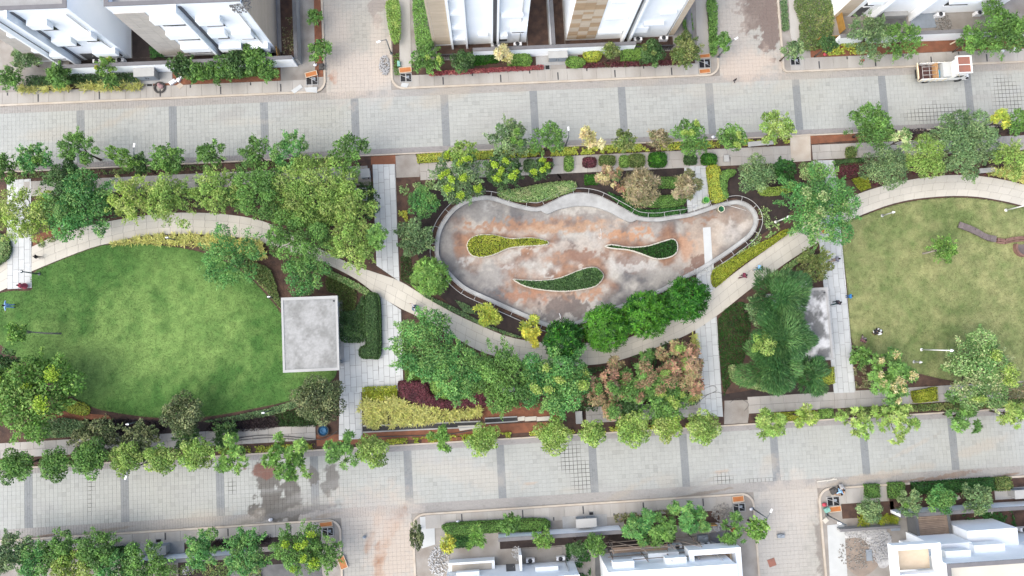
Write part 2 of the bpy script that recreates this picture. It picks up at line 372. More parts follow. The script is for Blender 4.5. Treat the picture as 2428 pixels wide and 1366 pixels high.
def stain_rgb(x, y, base):
    """base (n,3) -> (n,4) colours with the spills; alpha is roughness"""
    out = np.ones((len(x), 4)); out[:, :3] = base; out[:, 3] = .88
    for k, (px, py, rx, ry, an, col, st, so, ro) in enumerate(STAINS):
        cx, cy = P(px, py); a = R(an + 3.1) ; u = x - cx; v = y - cy
        near = np.hypot(u, v) < max(rx, ry) * SC * 2.2 + .5
        if not near.any(): continue
        un, vn_ = u[near], v[near]
        du = (un * math.cos(a) + vn_ * math.sin(a)) / (rx * SC); dv = (-un * math.sin(a) + vn_ * math.cos(a)) / (ry * SC)
        d = np.hypot(du, dv) + (fbm(x[near] * 1.3, y[near] * 1.3, k * 5 + 3) - .5) * 1.5 * (1 if so < .5 else .9) + (fbm(x[near] * 5, y[near] * 5, k * 7 + 90, 2) - .5) * .5
        w = np.clip((1 + so * .5 - d) / so, 0, 1); w = w * w * (3 - 2 * w) * st
        out[near, :3] = out[near, :3] * (1 - w[:, None]) + np.array(col) * w[:, None]
        out[near, 3] = out[near, 3] * (1 - w) + ro * w
    return out
def stained(x, y):
    m = np.zeros(len(x), bool)
    for px, py, rx, ry, an, col, st, so, ro in STAINS:
        if so >= .9: continue
        cx, cy = P(px, py); r = max(rx, ry) * SC * 1.6 + .6; m |= np.hypot(x - cx, y - cy) < r
    return m
def road_base(x, y, tone, rnd):
    lo = fbm(x * .12, y * .12, 5); hi = fbm(x * .6, y * .6, 9)
    c = np.array(tone)[None, :] * (1 + .07 * (rnd[:, None] - .5) + .09 * (hi[:, None] - .5))
    warm = np.clip((lo - .42) * 3, 0, 1)[:, None] * .45
    return c * (1 - warm) + np.array((.46, .44, .39)) * warm * (np.array(tone)[None, :] / .46)
def pavers(parent, rects, size, tone, z, gap=.014, name='pavers'):
    """rects: list of (x0,x1,y0,y1); size (w,h). One joined piece: the blocks are about nine photo pixels or less."""
    X0 = []; Y0 = []; X1 = []; Y1 = []
    for (a, b, c, d) in rects:
        nx = max(1, round((b - a) / size[0])); ny = max(1, round((d - c) / size[1])); w = (b - a) / nx; h = (d - c) / ny
        gx, gy = np.meshgrid(a + w * np.arange(nx), c + h * np.arange(ny)); gx = gx.ravel(); gy = gy.ravel()
        gg = np.full(len(gx), gap)
        for (px, py, rx, ry) in WETJOINT[1:]:
            cx, cy = P(px, py); gg = np.where(np.hypot((gx + w / 2 - cx) / (rx * SC), (gy + h / 2 - cy) / (ry * SC)) + .5 * (vn(gx * .8, gy * .8, 4) - .5) < 1.0, max(gap, .045 if size[0] > .3 else gap), gg)
        X0.append(gx + gg / 2); X1.append(gx + w - gg / 2); Y0.append(gy + gg / 2); Y1.append(gy + h - gg / 2)
    X0, X1, Y0, Y1 = map(np.concatenate, (X0, X1, Y0, Y1)); n = len(X0)
    rnd = RNG.random(n); dz = (RNG.random(n) - .5) * .006; tone_j = np.where(RNG.random(n) < .06, .9, 1.0)
    fine = stained((X0 + X1) / 2, (Y0 + Y1) / 2)
    VS = []; FS = []; CS = []; off = 0
    for k, sel in ((1, ~fine), (3, fine)):
        idx = np.nonzero(sel)[0]
        if not len(idx): continue
        g = np.linspace(0, 1, k + 1); U, Vv = np.meshgrid(g, g); U = U.ravel(); Vv = Vv.ravel(); q = (k + 1) ** 2
        x = X0[idx, None] + (X1 - X0)[idx, None] * U; y = Y0[idx, None] + (Y1 - Y0)[idx, None] * Vv
        zz = np.repeat((z + dz)[idx, None], q, 1)
        base = road_base(x.ravel(), y.ravel(), tone, np.repeat(rnd[idx], q)) * np.repeat(tone_j[idx], q)[:, None]
        col = stain_rgb(x.ravel(), y.ravel(), base)
        top = np.column_stack([x.ravel(), y.ravel(), zz.ravel()])
        cor = [0, k, q - 1, q - 1 - k]
        bot = np.column_stack([x[:, cor].ravel(), y[:, cor].ravel(), np.full(len(idx) * 4, z - .03)])
        bcol = col.reshape(len(idx), q, 4)[:, cor].reshape(-1, 4)
        m = len(idx); base_t = off + np.arange(m)[:, None] * q; base_b = off + m * q + np.arange(m)[:, None] * 4
        f = []
        for j in range(k):
            for i in range(k): f.append(np.hstack([base_t + v for v in (j * (k + 1) + i, j * (k + 1) + i + 1, (j + 1) * (k + 1) + i + 1, (j + 1) * (k + 1) + i)]))
        for e in range(4):
            f.append(np.hstack([base_b + e, base_b + (e + 1) % 4, base_t + cor[(e + 1) % 4], base_t + cor[e]]))
        VS += [top, bot]; CS += [col, bcol]; FS.append(np.vstack(f)); off += m * (q + 4)
    me = np_mesh(name, np.vstack(VS), np.vstack(FS), np.vstack(CS))
    return tag(link(name, me, M_PAVER, parent), kind='stuff')
def bedding(parent, rects):
    for (a, b, c, d) in rects:
        nx = int((b - a) / .4) + 1; ny = int((d - c) / .4) + 1
        gx, gy = np.meshgrid(np.linspace(a, b, nx + 1), np.linspace(c, d, ny + 1)); x = gx.ravel(); y = gy.ravel()
        col = np.ones((len(x), 4)); col[:, :3] = (.34, .335, .32); col[:, 3] = .95
        for k, (px, py, rx, ry) in enumerate(WETJOINT):
            cx, cy = P(px, py); dd = np.hypot((x - cx) / (rx * SC), (y - cy) / (ry * SC)) + (fbm(x * .9, y * .9, k) - .5) * .8
            w = np.clip((1.1 - dd) / .4, 0, 1)[:, None]; col[:, :3] = col[:, :3] * (1 - w) + np.array((.05, .045, .04)) * w
        i = np.arange(nx)[None, :] + (nx + 1) * np.arange(ny)[:, None]; i = i.ravel()
        me = np_mesh('joint_bed', np.column_stack([x, y, np.full(len(x), .02)]), np.column_stack([i, i + 1, i + nx + 2, i + nx + 1]), col)
        tag(link('joint_bed', me, M_PAVER, parent), kind='stuff')
XA, XB = -72, 84
GREY = (.255, .27, .275); LIGHT = (.395, .405, .38); BAND = (.335, .325, .31)
def main_road(name, label, y0, y1, first, band0, band1, tone_b0, tone_b1):
    e = empty(name, label, 'road', kind='structure')
    bedding(e, [(XA, XB, y0, y1)])
    big = []; strips = []; x = first - 9.33 * 4; prev = XA
    while x < XB:
        if x + .78 > XA:
            if x > prev: big.append((prev, x, y0 + band0, y1 - band1))
            strips.append((max(x, XA), min(x + .78, XB), y0 + band0, y1 - band1)); prev = x + .78
        x += 9.33
    big.append((prev, XB, y0 + band0, y1 - band1))
    pavers(e, big, (.405, .405), LIGHT, .04, name='pavers')
    pavers(e, strips, (.26, .13), GREY, .04, .012, name='cross_band_blocks')
    pavers(e, [(XA, XB, y0, y0 + band0)], (.26, .14), tone_b0, .04, .014, name='edge_band_blocks')
    pavers(e, [(XA, XB, y1 - band1, y1)], (.26, .14), tone_b1, .04, .014, name='edge_band_blocks')
    return e
main_road('main_road', 'upper paved road with pale square pavers crossed by grey bands', 19.43, 26.22, -41.37, .58, .75, (.31, .295, .29), (.37, .35, .325))
main_road('main_road', 'lower paved road with pale pavers and a wet patch at left', -17.2, -10.43, -46.81, .95, .55, (.36, .345, .325), (.34, .325, .315))
def side_street(label, x0, x1, y0, y1):
    e = empty('side_street', label, 'street', kind='structure')
    bedding(e, [(x0, x1, y0, y1)])
    pavers(e, [(x0, x1, y0, y1)], (.405, .405), (.395, .385, .355), .04, name='pavers')
side_street('dusty side street going up between the white houses, left', -15.85, -9.1, 26.22, 60)
side_street('side street going up at right with a brown wet patch', 25.6, 32.35, 26.22, 60)
side_street('side street going down at left with rust-red earth tracks', -15.95, -8.95, -50, -17.2)
side_street('side street going down at right beside a wet kerb', 25.7, 32.3, -50, -17.2)

def arc(cx, cy, r, a0, a1, n=8): return [(cx + r * math.cos(R(a0 + (a1 - a0) * i / n)), cy + r * math.sin(R(a0 + (a1 - a0) * i / n))) for i in range(n + 1)]
def kerb(line, label, w=.2, side=1, h=.17):
    B = offset(line, w * side, False)
    return tag(ribbon(line, B, 0, h, False).build('kerb', M_KERB), label, 'kerb', None, 'structure')
r_ = 1.3
KL = {'NL': [(-72, 26.22)] + arc(-15.85 - r_, 26.22 + r_, r_, -90, 0) + [(-15.85, 60)],
      'NM': [(-9.1, 60)] + arc(-9.1 + r_, 26.22 + r_, r_, 180, 270) + arc(25.6 - r_, 26.22 + r_, r_, -90, 0) + [(25.6, 60)],
      'NR': [(32.35, 60)] + arc(32.35 + .6, 26.22 + .6, .6, 180, 270) + [(84, 26.22)],
      'SL': [(-15.95, -50)] + arc(-15.95 - r_, -17.2 - r_, r_, 0, 90) + [(-72, -17.2)],
      'SM': [(25.7, -50)] + arc(25.7 - r_, -17.2 - r_, r_, 0, 90) + arc(-8.95 + r_, -17.2 - r_, r_, 90, 180) + [(-8.95, -50)],
      'SR': [(84, -17.2)] + arc(32.3 + r_, -17.2 - r_, r_, 90, 180) + [(32.3, -50)]}
KLAB = {'NL': 'pale kerb round the upper left block', 'NM': 'pale kerb round the upper middle block', 'NR': 'pale kerb round the upper right block',
        'SL': 'pale kerb round the lower left block', 'SM': 'pale kerb round the lower middle block', 'SR': 'pale kerb round the lower right block'}
for k in KL: kerb(KL[k], KLAB[k])
kerb([(-72, 19.43), (84, 19.43)], 'thin pale kerb between the upper road and the park', .13, -1)
kerb([(-72, -10.43), (84, -10.43)], 'thin pale kerb between the lower road and the park', .13, 1)
# block ground behind the kerbs
YARDS = [('NL', [(-72, 26.4), (-16, 26.4), (-16, 60), (-72, 60)]), ('NM', [(-8.95, 26.4), (25.4, 26.4), (25.4, 60), (-8.95, 60)]), ('NR', [(32.5, 26.4), (84, 26.4), (84, 60), (32.5, 60)]),
         ('SL', [(-72, -50), (-16.1, -50), (-16.1, -17.4), (-72, -17.4)]), ('SM', [(-8.8, -50), (25.5, -50), (25.5, -17.4), (-8.8, -17.4)]), ('SR', [(32.5, -50), (84, -50), (84, -17.4), (32.5, -17.4)])]
YL = {'NL': 'grey concrete yard ground of the upper left houses', 'NM': 'yard ground of the upper middle houses', 'NR': 'yard ground of the upper right house',
      'SL': 'yard ground of the lower left plot', 'SM': 'yard ground of the lower middle houses', 'SR': 'dusty yard ground of the lower right plot'}
for k, q in YARDS:
    K = offset(KL[k], .1, False)
    back = [(q[0][0], 60), ] if 0 else []
    ys = 60 if k[0] == 'N' else -50
    pts = K + ([(-72, 60)] if k == 'NL' else [(84, 60)] if k == 'NR' else [(-72, -50)] if k == 'SL' else [(84, -50)] if k == 'SR' else [])
    sheet('yard', pts, 0, .1, M_YARD, YL[k], 'yard')

# outer pavements of concrete slabs, with slots
PITS = [(726, 754, 175, 203), (949, 976, 173, 196), (1657, 1684, 139, 163), (1874, 1896, 134, 156), (764, 791, 1249, 1272), (1738, 1766, 1192, 1214), (1961, 1990, 1176, 1201), (348, 363, 190, 207), (1292, 1304, 150, 167), (1396, 1408, 1212, 1228), (369, 385, 1276, 1288)]
def pit_rect(p):
    a = P(p[0], p[3], .1); b = P(p[1], p[2], .1); return (a[0], b[0], a[1], b[1])
PR = [pit_rect(p) for p in PITS]
def pavement(label, x0, x1, y0, y1, slot_x, dirs, m=M_PAVE):
    e = empty('pavement', label, 'pavement', kind='structure')
    x = x0; i = 0
    mid = None
    while x < x1 - .1:
        xe = min(x + 1.55, x1); hit = [r for r in PR if r[0] < xe and r[1] > x and r[2] < y1 and r[3] > y0]
        if not hit: MB().box(x + .01, xe - .01, y0 + .01, y1 - .01, .09, .16 + random.uniform(-.003, .003), False).build('slab', m, e)
        else:
            r = hit[0]
            for q in ((x, max(x, r[0]), y0, y1), (min(xe, r[1]), xe, y0, y1), (max(x, r[0]), min(xe, r[1]), y0, max(y0, r[2])), (max(x, r[0]), min(xe, r[1]), min(y1, r[3]), y1)):
                if q[1] - q[0] > .05 and q[3] - q[2] > .05: MB().box(q[0] + .008, q[1] - .008, q[2] + .008, q[3] - .008, .09, .16, False).build('slab', m, e)
        x = xe
    for k, sx in enumerate(slot_x):
        for half, (d0, d1) in enumerate(dirs):
            xx = sx + half * 3.08
            if x0 < xx < x1 and not any(r[0] - .2 < xx < r[1] + .2 for r in PR): MB().box(xx - .065, xx + .065, d0, d1, .12, .168).build('drain_slot', M_FRAME, e)
    return e
LN = (.41, .39, .36)
pavement('concrete pavement along the upper road in front of the two left houses', -72, -17.2, 26.43, 27.65, [P(93, 235)[0] + 6.16 * k for k in range(-5, 8)], [(26.5, 27.3), (27.3, 27.62)])
pavement('concrete pavement along the upper road in front of the middle houses', -7.7, 24.2, 26.43, 27.65, [P(1051, 195)[0] + 6.03 * k for k in range(0, 8)], [(26.5, 27.3), (27.3, 27.62)])
pavement('concrete pavement along the upper road behind the parked truck', 33.2, 84, 26.43, 27.75, [P(1941, 159)[0] + 6.1 * k for k in range(0, 8)], [(26.5, 27.3), (27.4, 27.7)])
pavement('concrete pavement along the lower road at bottom left', -72, -17.3, -18.6, -17.42, [P(245, 1278)[0] + 6.1 * k for k in range(-4, 6)], [(-18.2, -17.5), (-18.58, -18.3)])
pavement('concrete pavement along the lower road at bottom middle', -7.6, 24.3, -18.75, -17.42, [P(1095, 1222)[0] + 6.1 * k for k in range(0, 8)], [(-18.25, -17.5), (-18.73, -18.4)])
pavement('short concrete pavement at the lower right street corner', 33.6, 39.4, -18.9, -17.42, [], [])
for i, (r, w) in enumerate(zip(PR, ['at the corner beside the upper left street', 'at the corner right of the upper left street', 'at the corner left of the upper right street', 'at the corner right of the upper right street',
                                    'at the corner left of the lower left street', 'at the corner left of the lower right street', 'at the corner right of the lower right street', 'beside the black coil on the upper left pavement',
                                    'below the cabinet on the upper middle pavement', 'below the cabinet on the lower middle pavement', 'above the cabinet on the lower left pavement'])):
    e = empty('inspection_pit', 'open dark inspection pit ' + w, 'pit', ((r[0] + r[1]) / 2, (r[2] + r[3]) / 2, .1), group='open inspection pits in the pavements')
    hx, hy = (r[1] - r[0]) / 2, (r[3] - r[2]) / 2
    MB().box(-hx + .02, hx - .02, -hy + .02, hy - .02, .003, .012).build('pit_bottom', M_SHADEMUD, e)  # shallow floor coloured black to imitate the shade down a deep pit
    f = MB()
    for q in ((-hx, -hx + .07, -hy, hy), (hx - .07, hx, -hy, hy), (-hx + .07, hx - .07, -hy, -hy + .07), (-hx + .07, hx - .07, hy - .07, hy)): f.box(*q, 0, .085)
    f.build('rim', M_CONC, e)
    if hx > .4:
        MB().box(-.06, .04, -hy + .07, hy - .07, .012, .06).build('cross_beam', M_CONC, e)
        MB().box(.04, hx * .55, -.05, hy * .4, .012, .03).build('valve_box', M_SLATEPANEL, e)
        MB().tube([(-hx + .1, hy * .5, .05), (0, hy * .1, .09), (hx - .12, -hy * .5, .05)], .02, 6).build('pipe', M_STEEL, e)

# ================================================================== PARK SURFACES
sheet('park_soil', [(-72, -10.28), (84, -10.28), (84, 19.28), (-72, 19.28)], 0, .08, M_SOIL, 'brown planting soil of the park between the two roads', 'soil')
def soil_patch(pts, m, label, z=.1): return sheet('soil_patch', smooth(PP(pts), 4) if len(pts) > 4 else PP(pts), .05, z, m, label, 'soil')
soil_patch([(1000, 440), (1250, 400), (1330, 420), (1300, 470), (1200, 470), (1120, 460), (1060, 490), (1025, 560), (1030, 620), (1060, 670), (1100, 700), (1180, 735), (1260, 770), (1240, 800), (1130, 760), (1040, 700), (1000, 640), (985, 540)], M_DARKSOIL, 'dark mulched soil left of the empty pond')
soil_patch([(1330, 400), (1610, 395), (1640, 500), (1560, 525), (1500, 505), (1430, 465), (1370, 450)], M_DARKSOIL, 'dark soil under the trees above the pond')
soil_patch([(1700, 400), (1890, 440), (1860, 520), (1800, 560), (1720, 625), (1700, 640), (1790, 550), (1800, 500), (1740, 470), (1700, 480)], M_DARKSOIL, 'dark soil round the right end of the pond')
soil_patch([(1715, 935), (1970, 905), (1975, 935), (1860, 950), (1718, 952)], M_DARKSOIL, 'dark soil strip below the feathery conifers')
soil_patch([(1120, 960), (1330, 950), (1340, 990), (1150, 1000)], M_REDSOIL, 'red soil beside the purple hedge', .105)
soil_patch([(862, 1020), (1300, 1000), (1300, 1022), (862, 1050)], M_REDSOIL, 'red soil along the dug trench', .1)
soil_patch([(80, 560), (160, 530), (160, 550), (80, 590)], M_REDSOIL, 'red soil patch above the left ring path')
soil_patch([(90, 970), (260, 985), (270, 1000), (100, 1010)], M_REDSOIL, 'red soil below the big glossy tree')
soil_patch([(750, 1030), (862, 1030), (862, 1052), (752, 1058)], M_REDSOIL, 'red soil round the blue tub', .105)
soil_patch([(200, 995), (480, 1000), (640, 985), (640, 1030), (200, 1040)], M_DARKSOIL, 'black soil strip below the left lawn')
soil_patch([(580, 640), (660, 600), (672, 700), (660, 730), (630, 690)], M_SOIL, 'brown soil between lawn and pavilion', .105)
soil_patch([(880, 372), (938, 368), (940, 390), (880, 392)], M_REDSOIL, 'red soil gap at the top of the middle walkway', .105)
soil_patch([(1920, 322), (2070, 312), (2070, 330), (1922, 342)], M_REDSOIL, 'dark red soil along the upper kerb, right', .105)
soil_patch([(1000, 1040), (1100, 1033), (1100, 1046), (1000, 1054)], M_REDSOIL, 'red soil between young shrubs by the lower road', .1)

# inner pavements: slabs between the planting strips and the gardens
def inner_pavement(label, px0, px1, y0, y1, seed, holes=()):
    e = empty('pavement', label, 'pavement', kind='structure')
    x0, x1 = P(px0[0], px0[1])[0], P(px1[0], px1[1])[0]
    slabs(e, [(x0, y0), (x1, y0), (x1, y1), (x0, y1)], M_PAVE, .13, (y1 - y0) / 2, (1.0, 1.6), .02, seed, along='x', skip=holes)
inner_pavement('concrete footpath between kerb planting and trees, upper left', (19, 430), (872, 400), 16.75, 18.3, 3)
inner_pavement('concrete footpath with planting squares above the pond', (995, 380), (1874, 360), 16.5, 18.35, 4)
inner_pavement('concrete footpath above the right ring path', (1924, 350), (2500, 330), 16.7, 18.3, 5)
inner_pavement('concrete footpath along the lower road, left', (-300, 1060), (749, 1030), -9.35, -7.85, 6)
inner_pavement('concrete footpath along the lower road below the pink trees', (1390, 1000), (1662, 985), -9.3, -7.7, 7)
inner_pavement('concrete footpath along the lower road at right', (1775, 985), (2500, 960), -9.3, -7.6, 8)
sheet('driveway', PP([(938, 370), (985, 366), (998, 400), (995, 420), (940, 422)]), .05, .11, M_YARD, 'stained concrete crossing at the top of the middle walkway', 'driveway')
sheet('driveway', PP([(1872, 322), (1920, 318), (1922, 382), (1874, 385)]), .05, .115, M_KERB, 'cream crossing from the upper road beside the right walkway', 'driveway')
sheet('driveway', PP([(1717, 950), (1780, 948), (1772, 1003), (1716, 1006)]), .05, .115, M_YARD, 'stained concrete crossing beside the lower right walkway', 'driveway')

# white slab walkways
def walkway(label, quads, seed, along='y', cols=.57):
    e = empty('walkway', label, 'walkway', kind='structure')
    for i, q in enumerate(quads):
        w = PP(q); slabs(e, w, M_SLAB, .135, cols, (.95, 1.55), .03, seed + i, along=along)
    for i, q in enumerate(quads): MB().prism(PP(q), .05, .115 - .003 * i, False).build('bedding', M_BEDDING, e)
    return e
walkway('white slab walkway at the far left meeting the ring path', [[(18, 428), (75, 425), (77, 683), (36, 685), (20, 686)]], 20)
walkway('white slab walkway running down left of the pond', [[(884, 391), (937, 390), (948, 668), (893, 630)], [(899, 700), (951, 735), (957, 925), (899, 927)], [(803, 800), (899, 780), (899, 927), (806, 932)], [(806, 930), (857, 929), (860, 1040), (804, 1043)]], 30)
walkway('white slab walkway above the pond with a green bin', [[(1621, 395), (1672, 394), (1682, 488), (1630, 505)]], 40)
walkway('white slab walkway below the pond beside the pink trees', [[(1648, 783), (1698, 750), (1714, 988), (1661, 985)], [(1648, 645), (1691, 625), (1694, 686), (1668, 740)]], 50)
walkway('white slab walkway between conifers and right lawn', [[(1924, 382), (1978, 380), (1991, 537), (1941, 573)], [(1941, 573), (1991, 537), (2005, 683), (1952, 683)], [(1952, 683), (2005, 683), (2027, 930), (1976, 932)]], 60)

# cream ring paths
def ring_path(label, A, B, n_cols, step, seed):
    e = empty('footpath', label, 'footpath', kind='structure')
    A = smooth(PP(A), 8, False); B = smooth(PP(B), 8, False)
    def arcl(L):
        s = [0]
        for a, b in zip(L, L[1:]): s.append(s[-1] + math.hypot(b[0] - a[0], b[1] - a[1]))
        return s
    sa, sb = arcl(A), arcl(B)
    def at(L, s, t):
        d = t * s[-1]; i = max(0, min(len(L) - 2, int(np.searchsorted(s, d)) - 1)); u = (d - s[i]) / max(1e-6, s[i + 1] - s[i])
        return (L[i][0] + u * (L[i + 1][0] - L[i][0]), L[i][1] + u * (L[i + 1][1] - L[i][1]))
    n = int((sa[-1] + sb[-1]) / 2 / step); rnd = random.Random(seed)
    for c in range(n_cols):
        sh = rnd.random() * .6
        for i in range(n):
            t0, t1 = (i + (sh if i else 0)) / n, min(1, (i + 1 + sh) / n)
            if i == n - 1: t1 = 1
            g0 = .02 / ((sa[-1] + sb[-1]) / 2)
            q = []
            for t, v in ((t0 + g0 / 2, c), (t1 - g0 / 2, c), (t1 - g0 / 2, c + 1), (t0 + g0 / 2, c + 1)):
                a, b = at(A, sa, t), at(B, sb, t); w = (v + (.012 if v == c else -.012)) / n_cols; q.append((a[0] + (b[0] - a[0]) * w, a[1] + (b[1] - a[1]) * w))
            MB().prism(q, .09, .145 + rnd.uniform(-.003, .003), False).build('slab', M_CREAM, e)
    k = 60; ra = [at(A, sa, i / k) for i in range(k + 1)]; rb = [at(B, sb, i / k) for i in range(k + 1)]
    ribbon(ra, rb, .05, .125, False).build('bedding', M_BEDDING, e)
ring_path('cream curved footpath above the left lawn', [(77, 586), (143, 555), (195, 540), (277, 522), (384, 507), (470, 505), (538, 509), (615, 522), (690, 553), (759, 590), (830, 625), (895, 648)],
          [(77, 644), (154, 612), (225, 586), (264, 577), (333, 561), (435, 555), (487, 557), (560, 563), (615, 573), (690, 598), (764, 622), (841, 660), (884, 693)], 3, 1.15, 1)
ring_path('cream curved footpath sweeping below the pond', [(895, 648), (947, 666), (1000, 698), (1069, 739), (1146, 775), (1215, 801), (1300, 813), (1380, 814), (1469, 806), (1515, 791), (1587, 762), (1655, 722), (1694, 684), (1750, 640), (1820, 589), (1875, 550), (1925, 515)],
          [(884, 693), (951, 732), (979, 745), (1066, 793), (1141, 834), (1220, 855), (1295, 865), (1367, 867), (1443, 860), (1520, 837), (1630, 793), (1700, 748), (1750, 708), (1808, 663), (1880, 612), (1941, 574)], 3, 1.15, 2)
ring_path('cream curved footpath above the right lawn', [(1985, 490), (2039, 458), (2141, 430), (2244, 416), (2336, 420), (2428, 439), (2520, 470), (2600, 530)], [(1991, 537), (2033, 514), (2126, 481), (2223, 467), (2320, 468), (2428, 490), (2500, 520), (2560, 570)], 3, 1.15, 3)
ring_path('cream footpath stub at the far left edge', [(-90, 690), (-40, 650), (0, 628), (20, 612)], [(-90, 760), (-40, 715), (0, 692), (20, 683)], 3, 1.15, 4)

# lawns
def lawn(label, pts, cl, cd, seed, dens, tone):
    poly = smooth(PP(pts), 5); xs = [p[0] for p in poly]; ys = [p[1] for p in poly]
    e = empty('lawn', label, 'lawn', kind='structure')
    gx, gy = np.meshgrid(np.arange(min(xs), max(xs), .16), np.arange(min(ys), max(ys), .16)); sh = gx.shape; x = gx.ravel(); y = gy.ravel()
    ins = inside(x, y, poly).reshape(sh); d = seg_dist(x, y, poly)
    def colour(x, y, d):
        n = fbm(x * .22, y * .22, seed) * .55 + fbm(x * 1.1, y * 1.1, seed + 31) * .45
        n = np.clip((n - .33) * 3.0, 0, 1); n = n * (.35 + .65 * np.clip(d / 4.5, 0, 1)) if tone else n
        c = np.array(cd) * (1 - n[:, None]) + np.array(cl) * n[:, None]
        return c * (1 + .55 * (fbm(x * 2.6, y * 2.6, seed + 7) - .5)[:, None])
    MB().prism(poly, .05, .105, False).build('turf_edge', mat('turf_side_%d' % seed, tuple((a + 2 * b) / 3 for a, b in zip(cl, cd)), .9, .2, 4), e)
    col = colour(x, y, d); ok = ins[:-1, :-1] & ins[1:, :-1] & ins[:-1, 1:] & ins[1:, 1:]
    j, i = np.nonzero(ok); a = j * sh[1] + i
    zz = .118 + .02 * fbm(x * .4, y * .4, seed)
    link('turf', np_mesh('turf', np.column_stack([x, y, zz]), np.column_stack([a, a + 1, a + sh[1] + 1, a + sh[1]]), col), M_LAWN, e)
    n = int(area(poly) * dens); q = sample(poly, n, RNG); q = q[inside(q[:, 0], q[:, 1], poly)]
    dd = seg_dist(q[:, 0], q[:, 1], poly); c = colour(q[:, 0], q[:, 1], dd) * RNG.uniform(.75, 1.3, (n, 1))
    an = RNG.uniform(0, 6.28, n); h = RNG.uniform(.03, .07, n); l = RNG.uniform(.05, .14, n); w = .022
    dx, dy = np.cos(an), np.sin(an); z0 = .13
    V = np.stack([np.column_stack([q[:, 0] - dy * w, q[:, 1] + dx * w, np.full(n, z0)]), np.column_stack([q[:, 0] + dy * w, q[:, 1] - dx * w, np.full(n, z0)]),
                  np.column_stack([q[:, 0] + dx * l + dy * w * .3, q[:, 1] + dy * l - dx * w * .3, z0 + h]), np.column_stack([q[:, 0] + dx * l - dy * w * .3, q[:, 1] + dy * l + dx * w * .3, z0 + h])], 1).reshape(-1, 3)
    me = np_mesh('grass_blades', V, np.arange(4 * n).reshape(-1, 4), np.repeat(c, 4, 0))
    tag(link('grass_blades', me, M_GRASS, e), kind='stuff')
LAWN_L = [(77, 650), (154, 614), (225, 588), (264, 580), (340, 578), (440, 590), (500, 606), (560, 634), (610, 675), (650, 720), (690, 760), (800, 790), (802, 860), (790, 900), (740, 930), (687, 950), (600, 969), (487, 988), (371, 990), (269, 977), (213, 962), (150, 925), (60, 860), (-20, 800), (-60, 760), (-30, 712), (0, 696), (30, 690), (60, 690), (79, 684)]
LAWN_R = [(1994, 542), (2033, 518), (2126, 485), (2223, 471), (2320, 472), (2428, 494), (2520, 530), (2560, 700), (2520, 860), (2428, 910), (2300, 907), (2230, 898), (2167, 882), (2110, 862), (2060, 840), (2020, 812), (2008, 683)]
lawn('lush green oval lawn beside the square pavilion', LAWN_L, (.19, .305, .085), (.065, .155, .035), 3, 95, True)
lawn('olive dry lawn at the right with a timber bench', LAWN_R, (.295, .305, .135), (.15, .20, .07), 60, 95, False)

# ================================================================== EMPTY POND
OUT = smooth(PP([(1032, 590), (1041, 540), (1074, 494), (1117, 470), (1164, 466), (1220, 483), (1272, 493), (1308, 479), (1343, 463), (1377, 458), (1413, 463), (1443, 476), (1482, 497), (1515, 514), (1559, 517), (1594, 512), (1635, 506), (1687, 489), (1725, 479), (1751, 476), (1776, 486), (1792, 504), (1796, 527), (1784, 555), (1758, 578), (1707, 614), (1661, 642), (1610, 668), (1571, 691), (1482, 727), (1387, 763), (1354, 773), (1315, 777), (1285, 770), (1251, 755), (1215, 739), (1159, 714), (1100, 686), (1061, 650), (1038, 620)], .4), 4)
if sum(a[0] * b[1] - b[0] * a[1] for a, b in zip(OUT, OUT[1:] + OUT[:1])) < 0: OUT = OUT[::-1]
INN = offset(OUT, .36)
ISL = {'yellow': [(1107, 577), (1118, 563), (1140, 556), (1175, 557), (1210, 565), (1260, 563), (1295, 570), (1301, 577), (1290, 582), (1240, 585), (1205, 590), (1170, 605), (1140, 611), (1118, 606), (1108, 592)],
       'green': [(1433, 584), (1450, 579), (1490, 585), (1530, 583), (1560, 575), (1590, 566), (1603, 570), (1608, 585), (1603, 602), (1585, 612), (1555, 615), (1520, 603), (1490, 594), (1450, 590)],
       'mixed': [(1215, 662), (1240, 663), (1285, 664), (1330, 657), (1380, 637), (1410, 633), (1425, 642), (1432, 655), (1420, 674), (1395, 685), (1340, 692), (1290, 689), (1245, 680)]}
ISLW = {k: smooth(PP(v, .35), 3) for k, v in ISL.items()}
pond = empty('empty_pond', 'empty ornamental pond with stained concrete floor and pale coping', 'pond', kind='structure')
xs = [p[0] for p in OUT]; ys = [p[1] for p in OUT]; st = .13
gx, gy = np.meshgrid(np.arange(min(xs), max(xs) + st, st), np.arange(min(ys), max(ys) + st, st)); sh = gx.shape; x = gx.ravel(); y = gy.ravel()
ins = inside(x, y, offset(OUT, .1)).reshape(sh); dcop = seg_dist(x, y, INN)
disl = np.minimum.reduce([seg_dist(x, y, p) for p in ISLW.values()])
n1 = fbm(x * .25, y * .25, 41); n2 = fbm(x * .7, y * .7, 42, 6); n3 = fbm(x * 2.2, y * 2.2, 43, 5); n2 = np.clip((n2 - .5) * 1.5 + .5, 0, 1); n3 = np.clip((n3 - .5) * 1.6 + .5, 0, 1)
wx = x + 1.4 * (n2 - .5); wy = y + 1.4 * (n3 - .5)
rust = np.clip(1.15 - disl / 1.5 + (n2 - .5) * 1.6 + (n1 - .5) * .8, 0, 1)
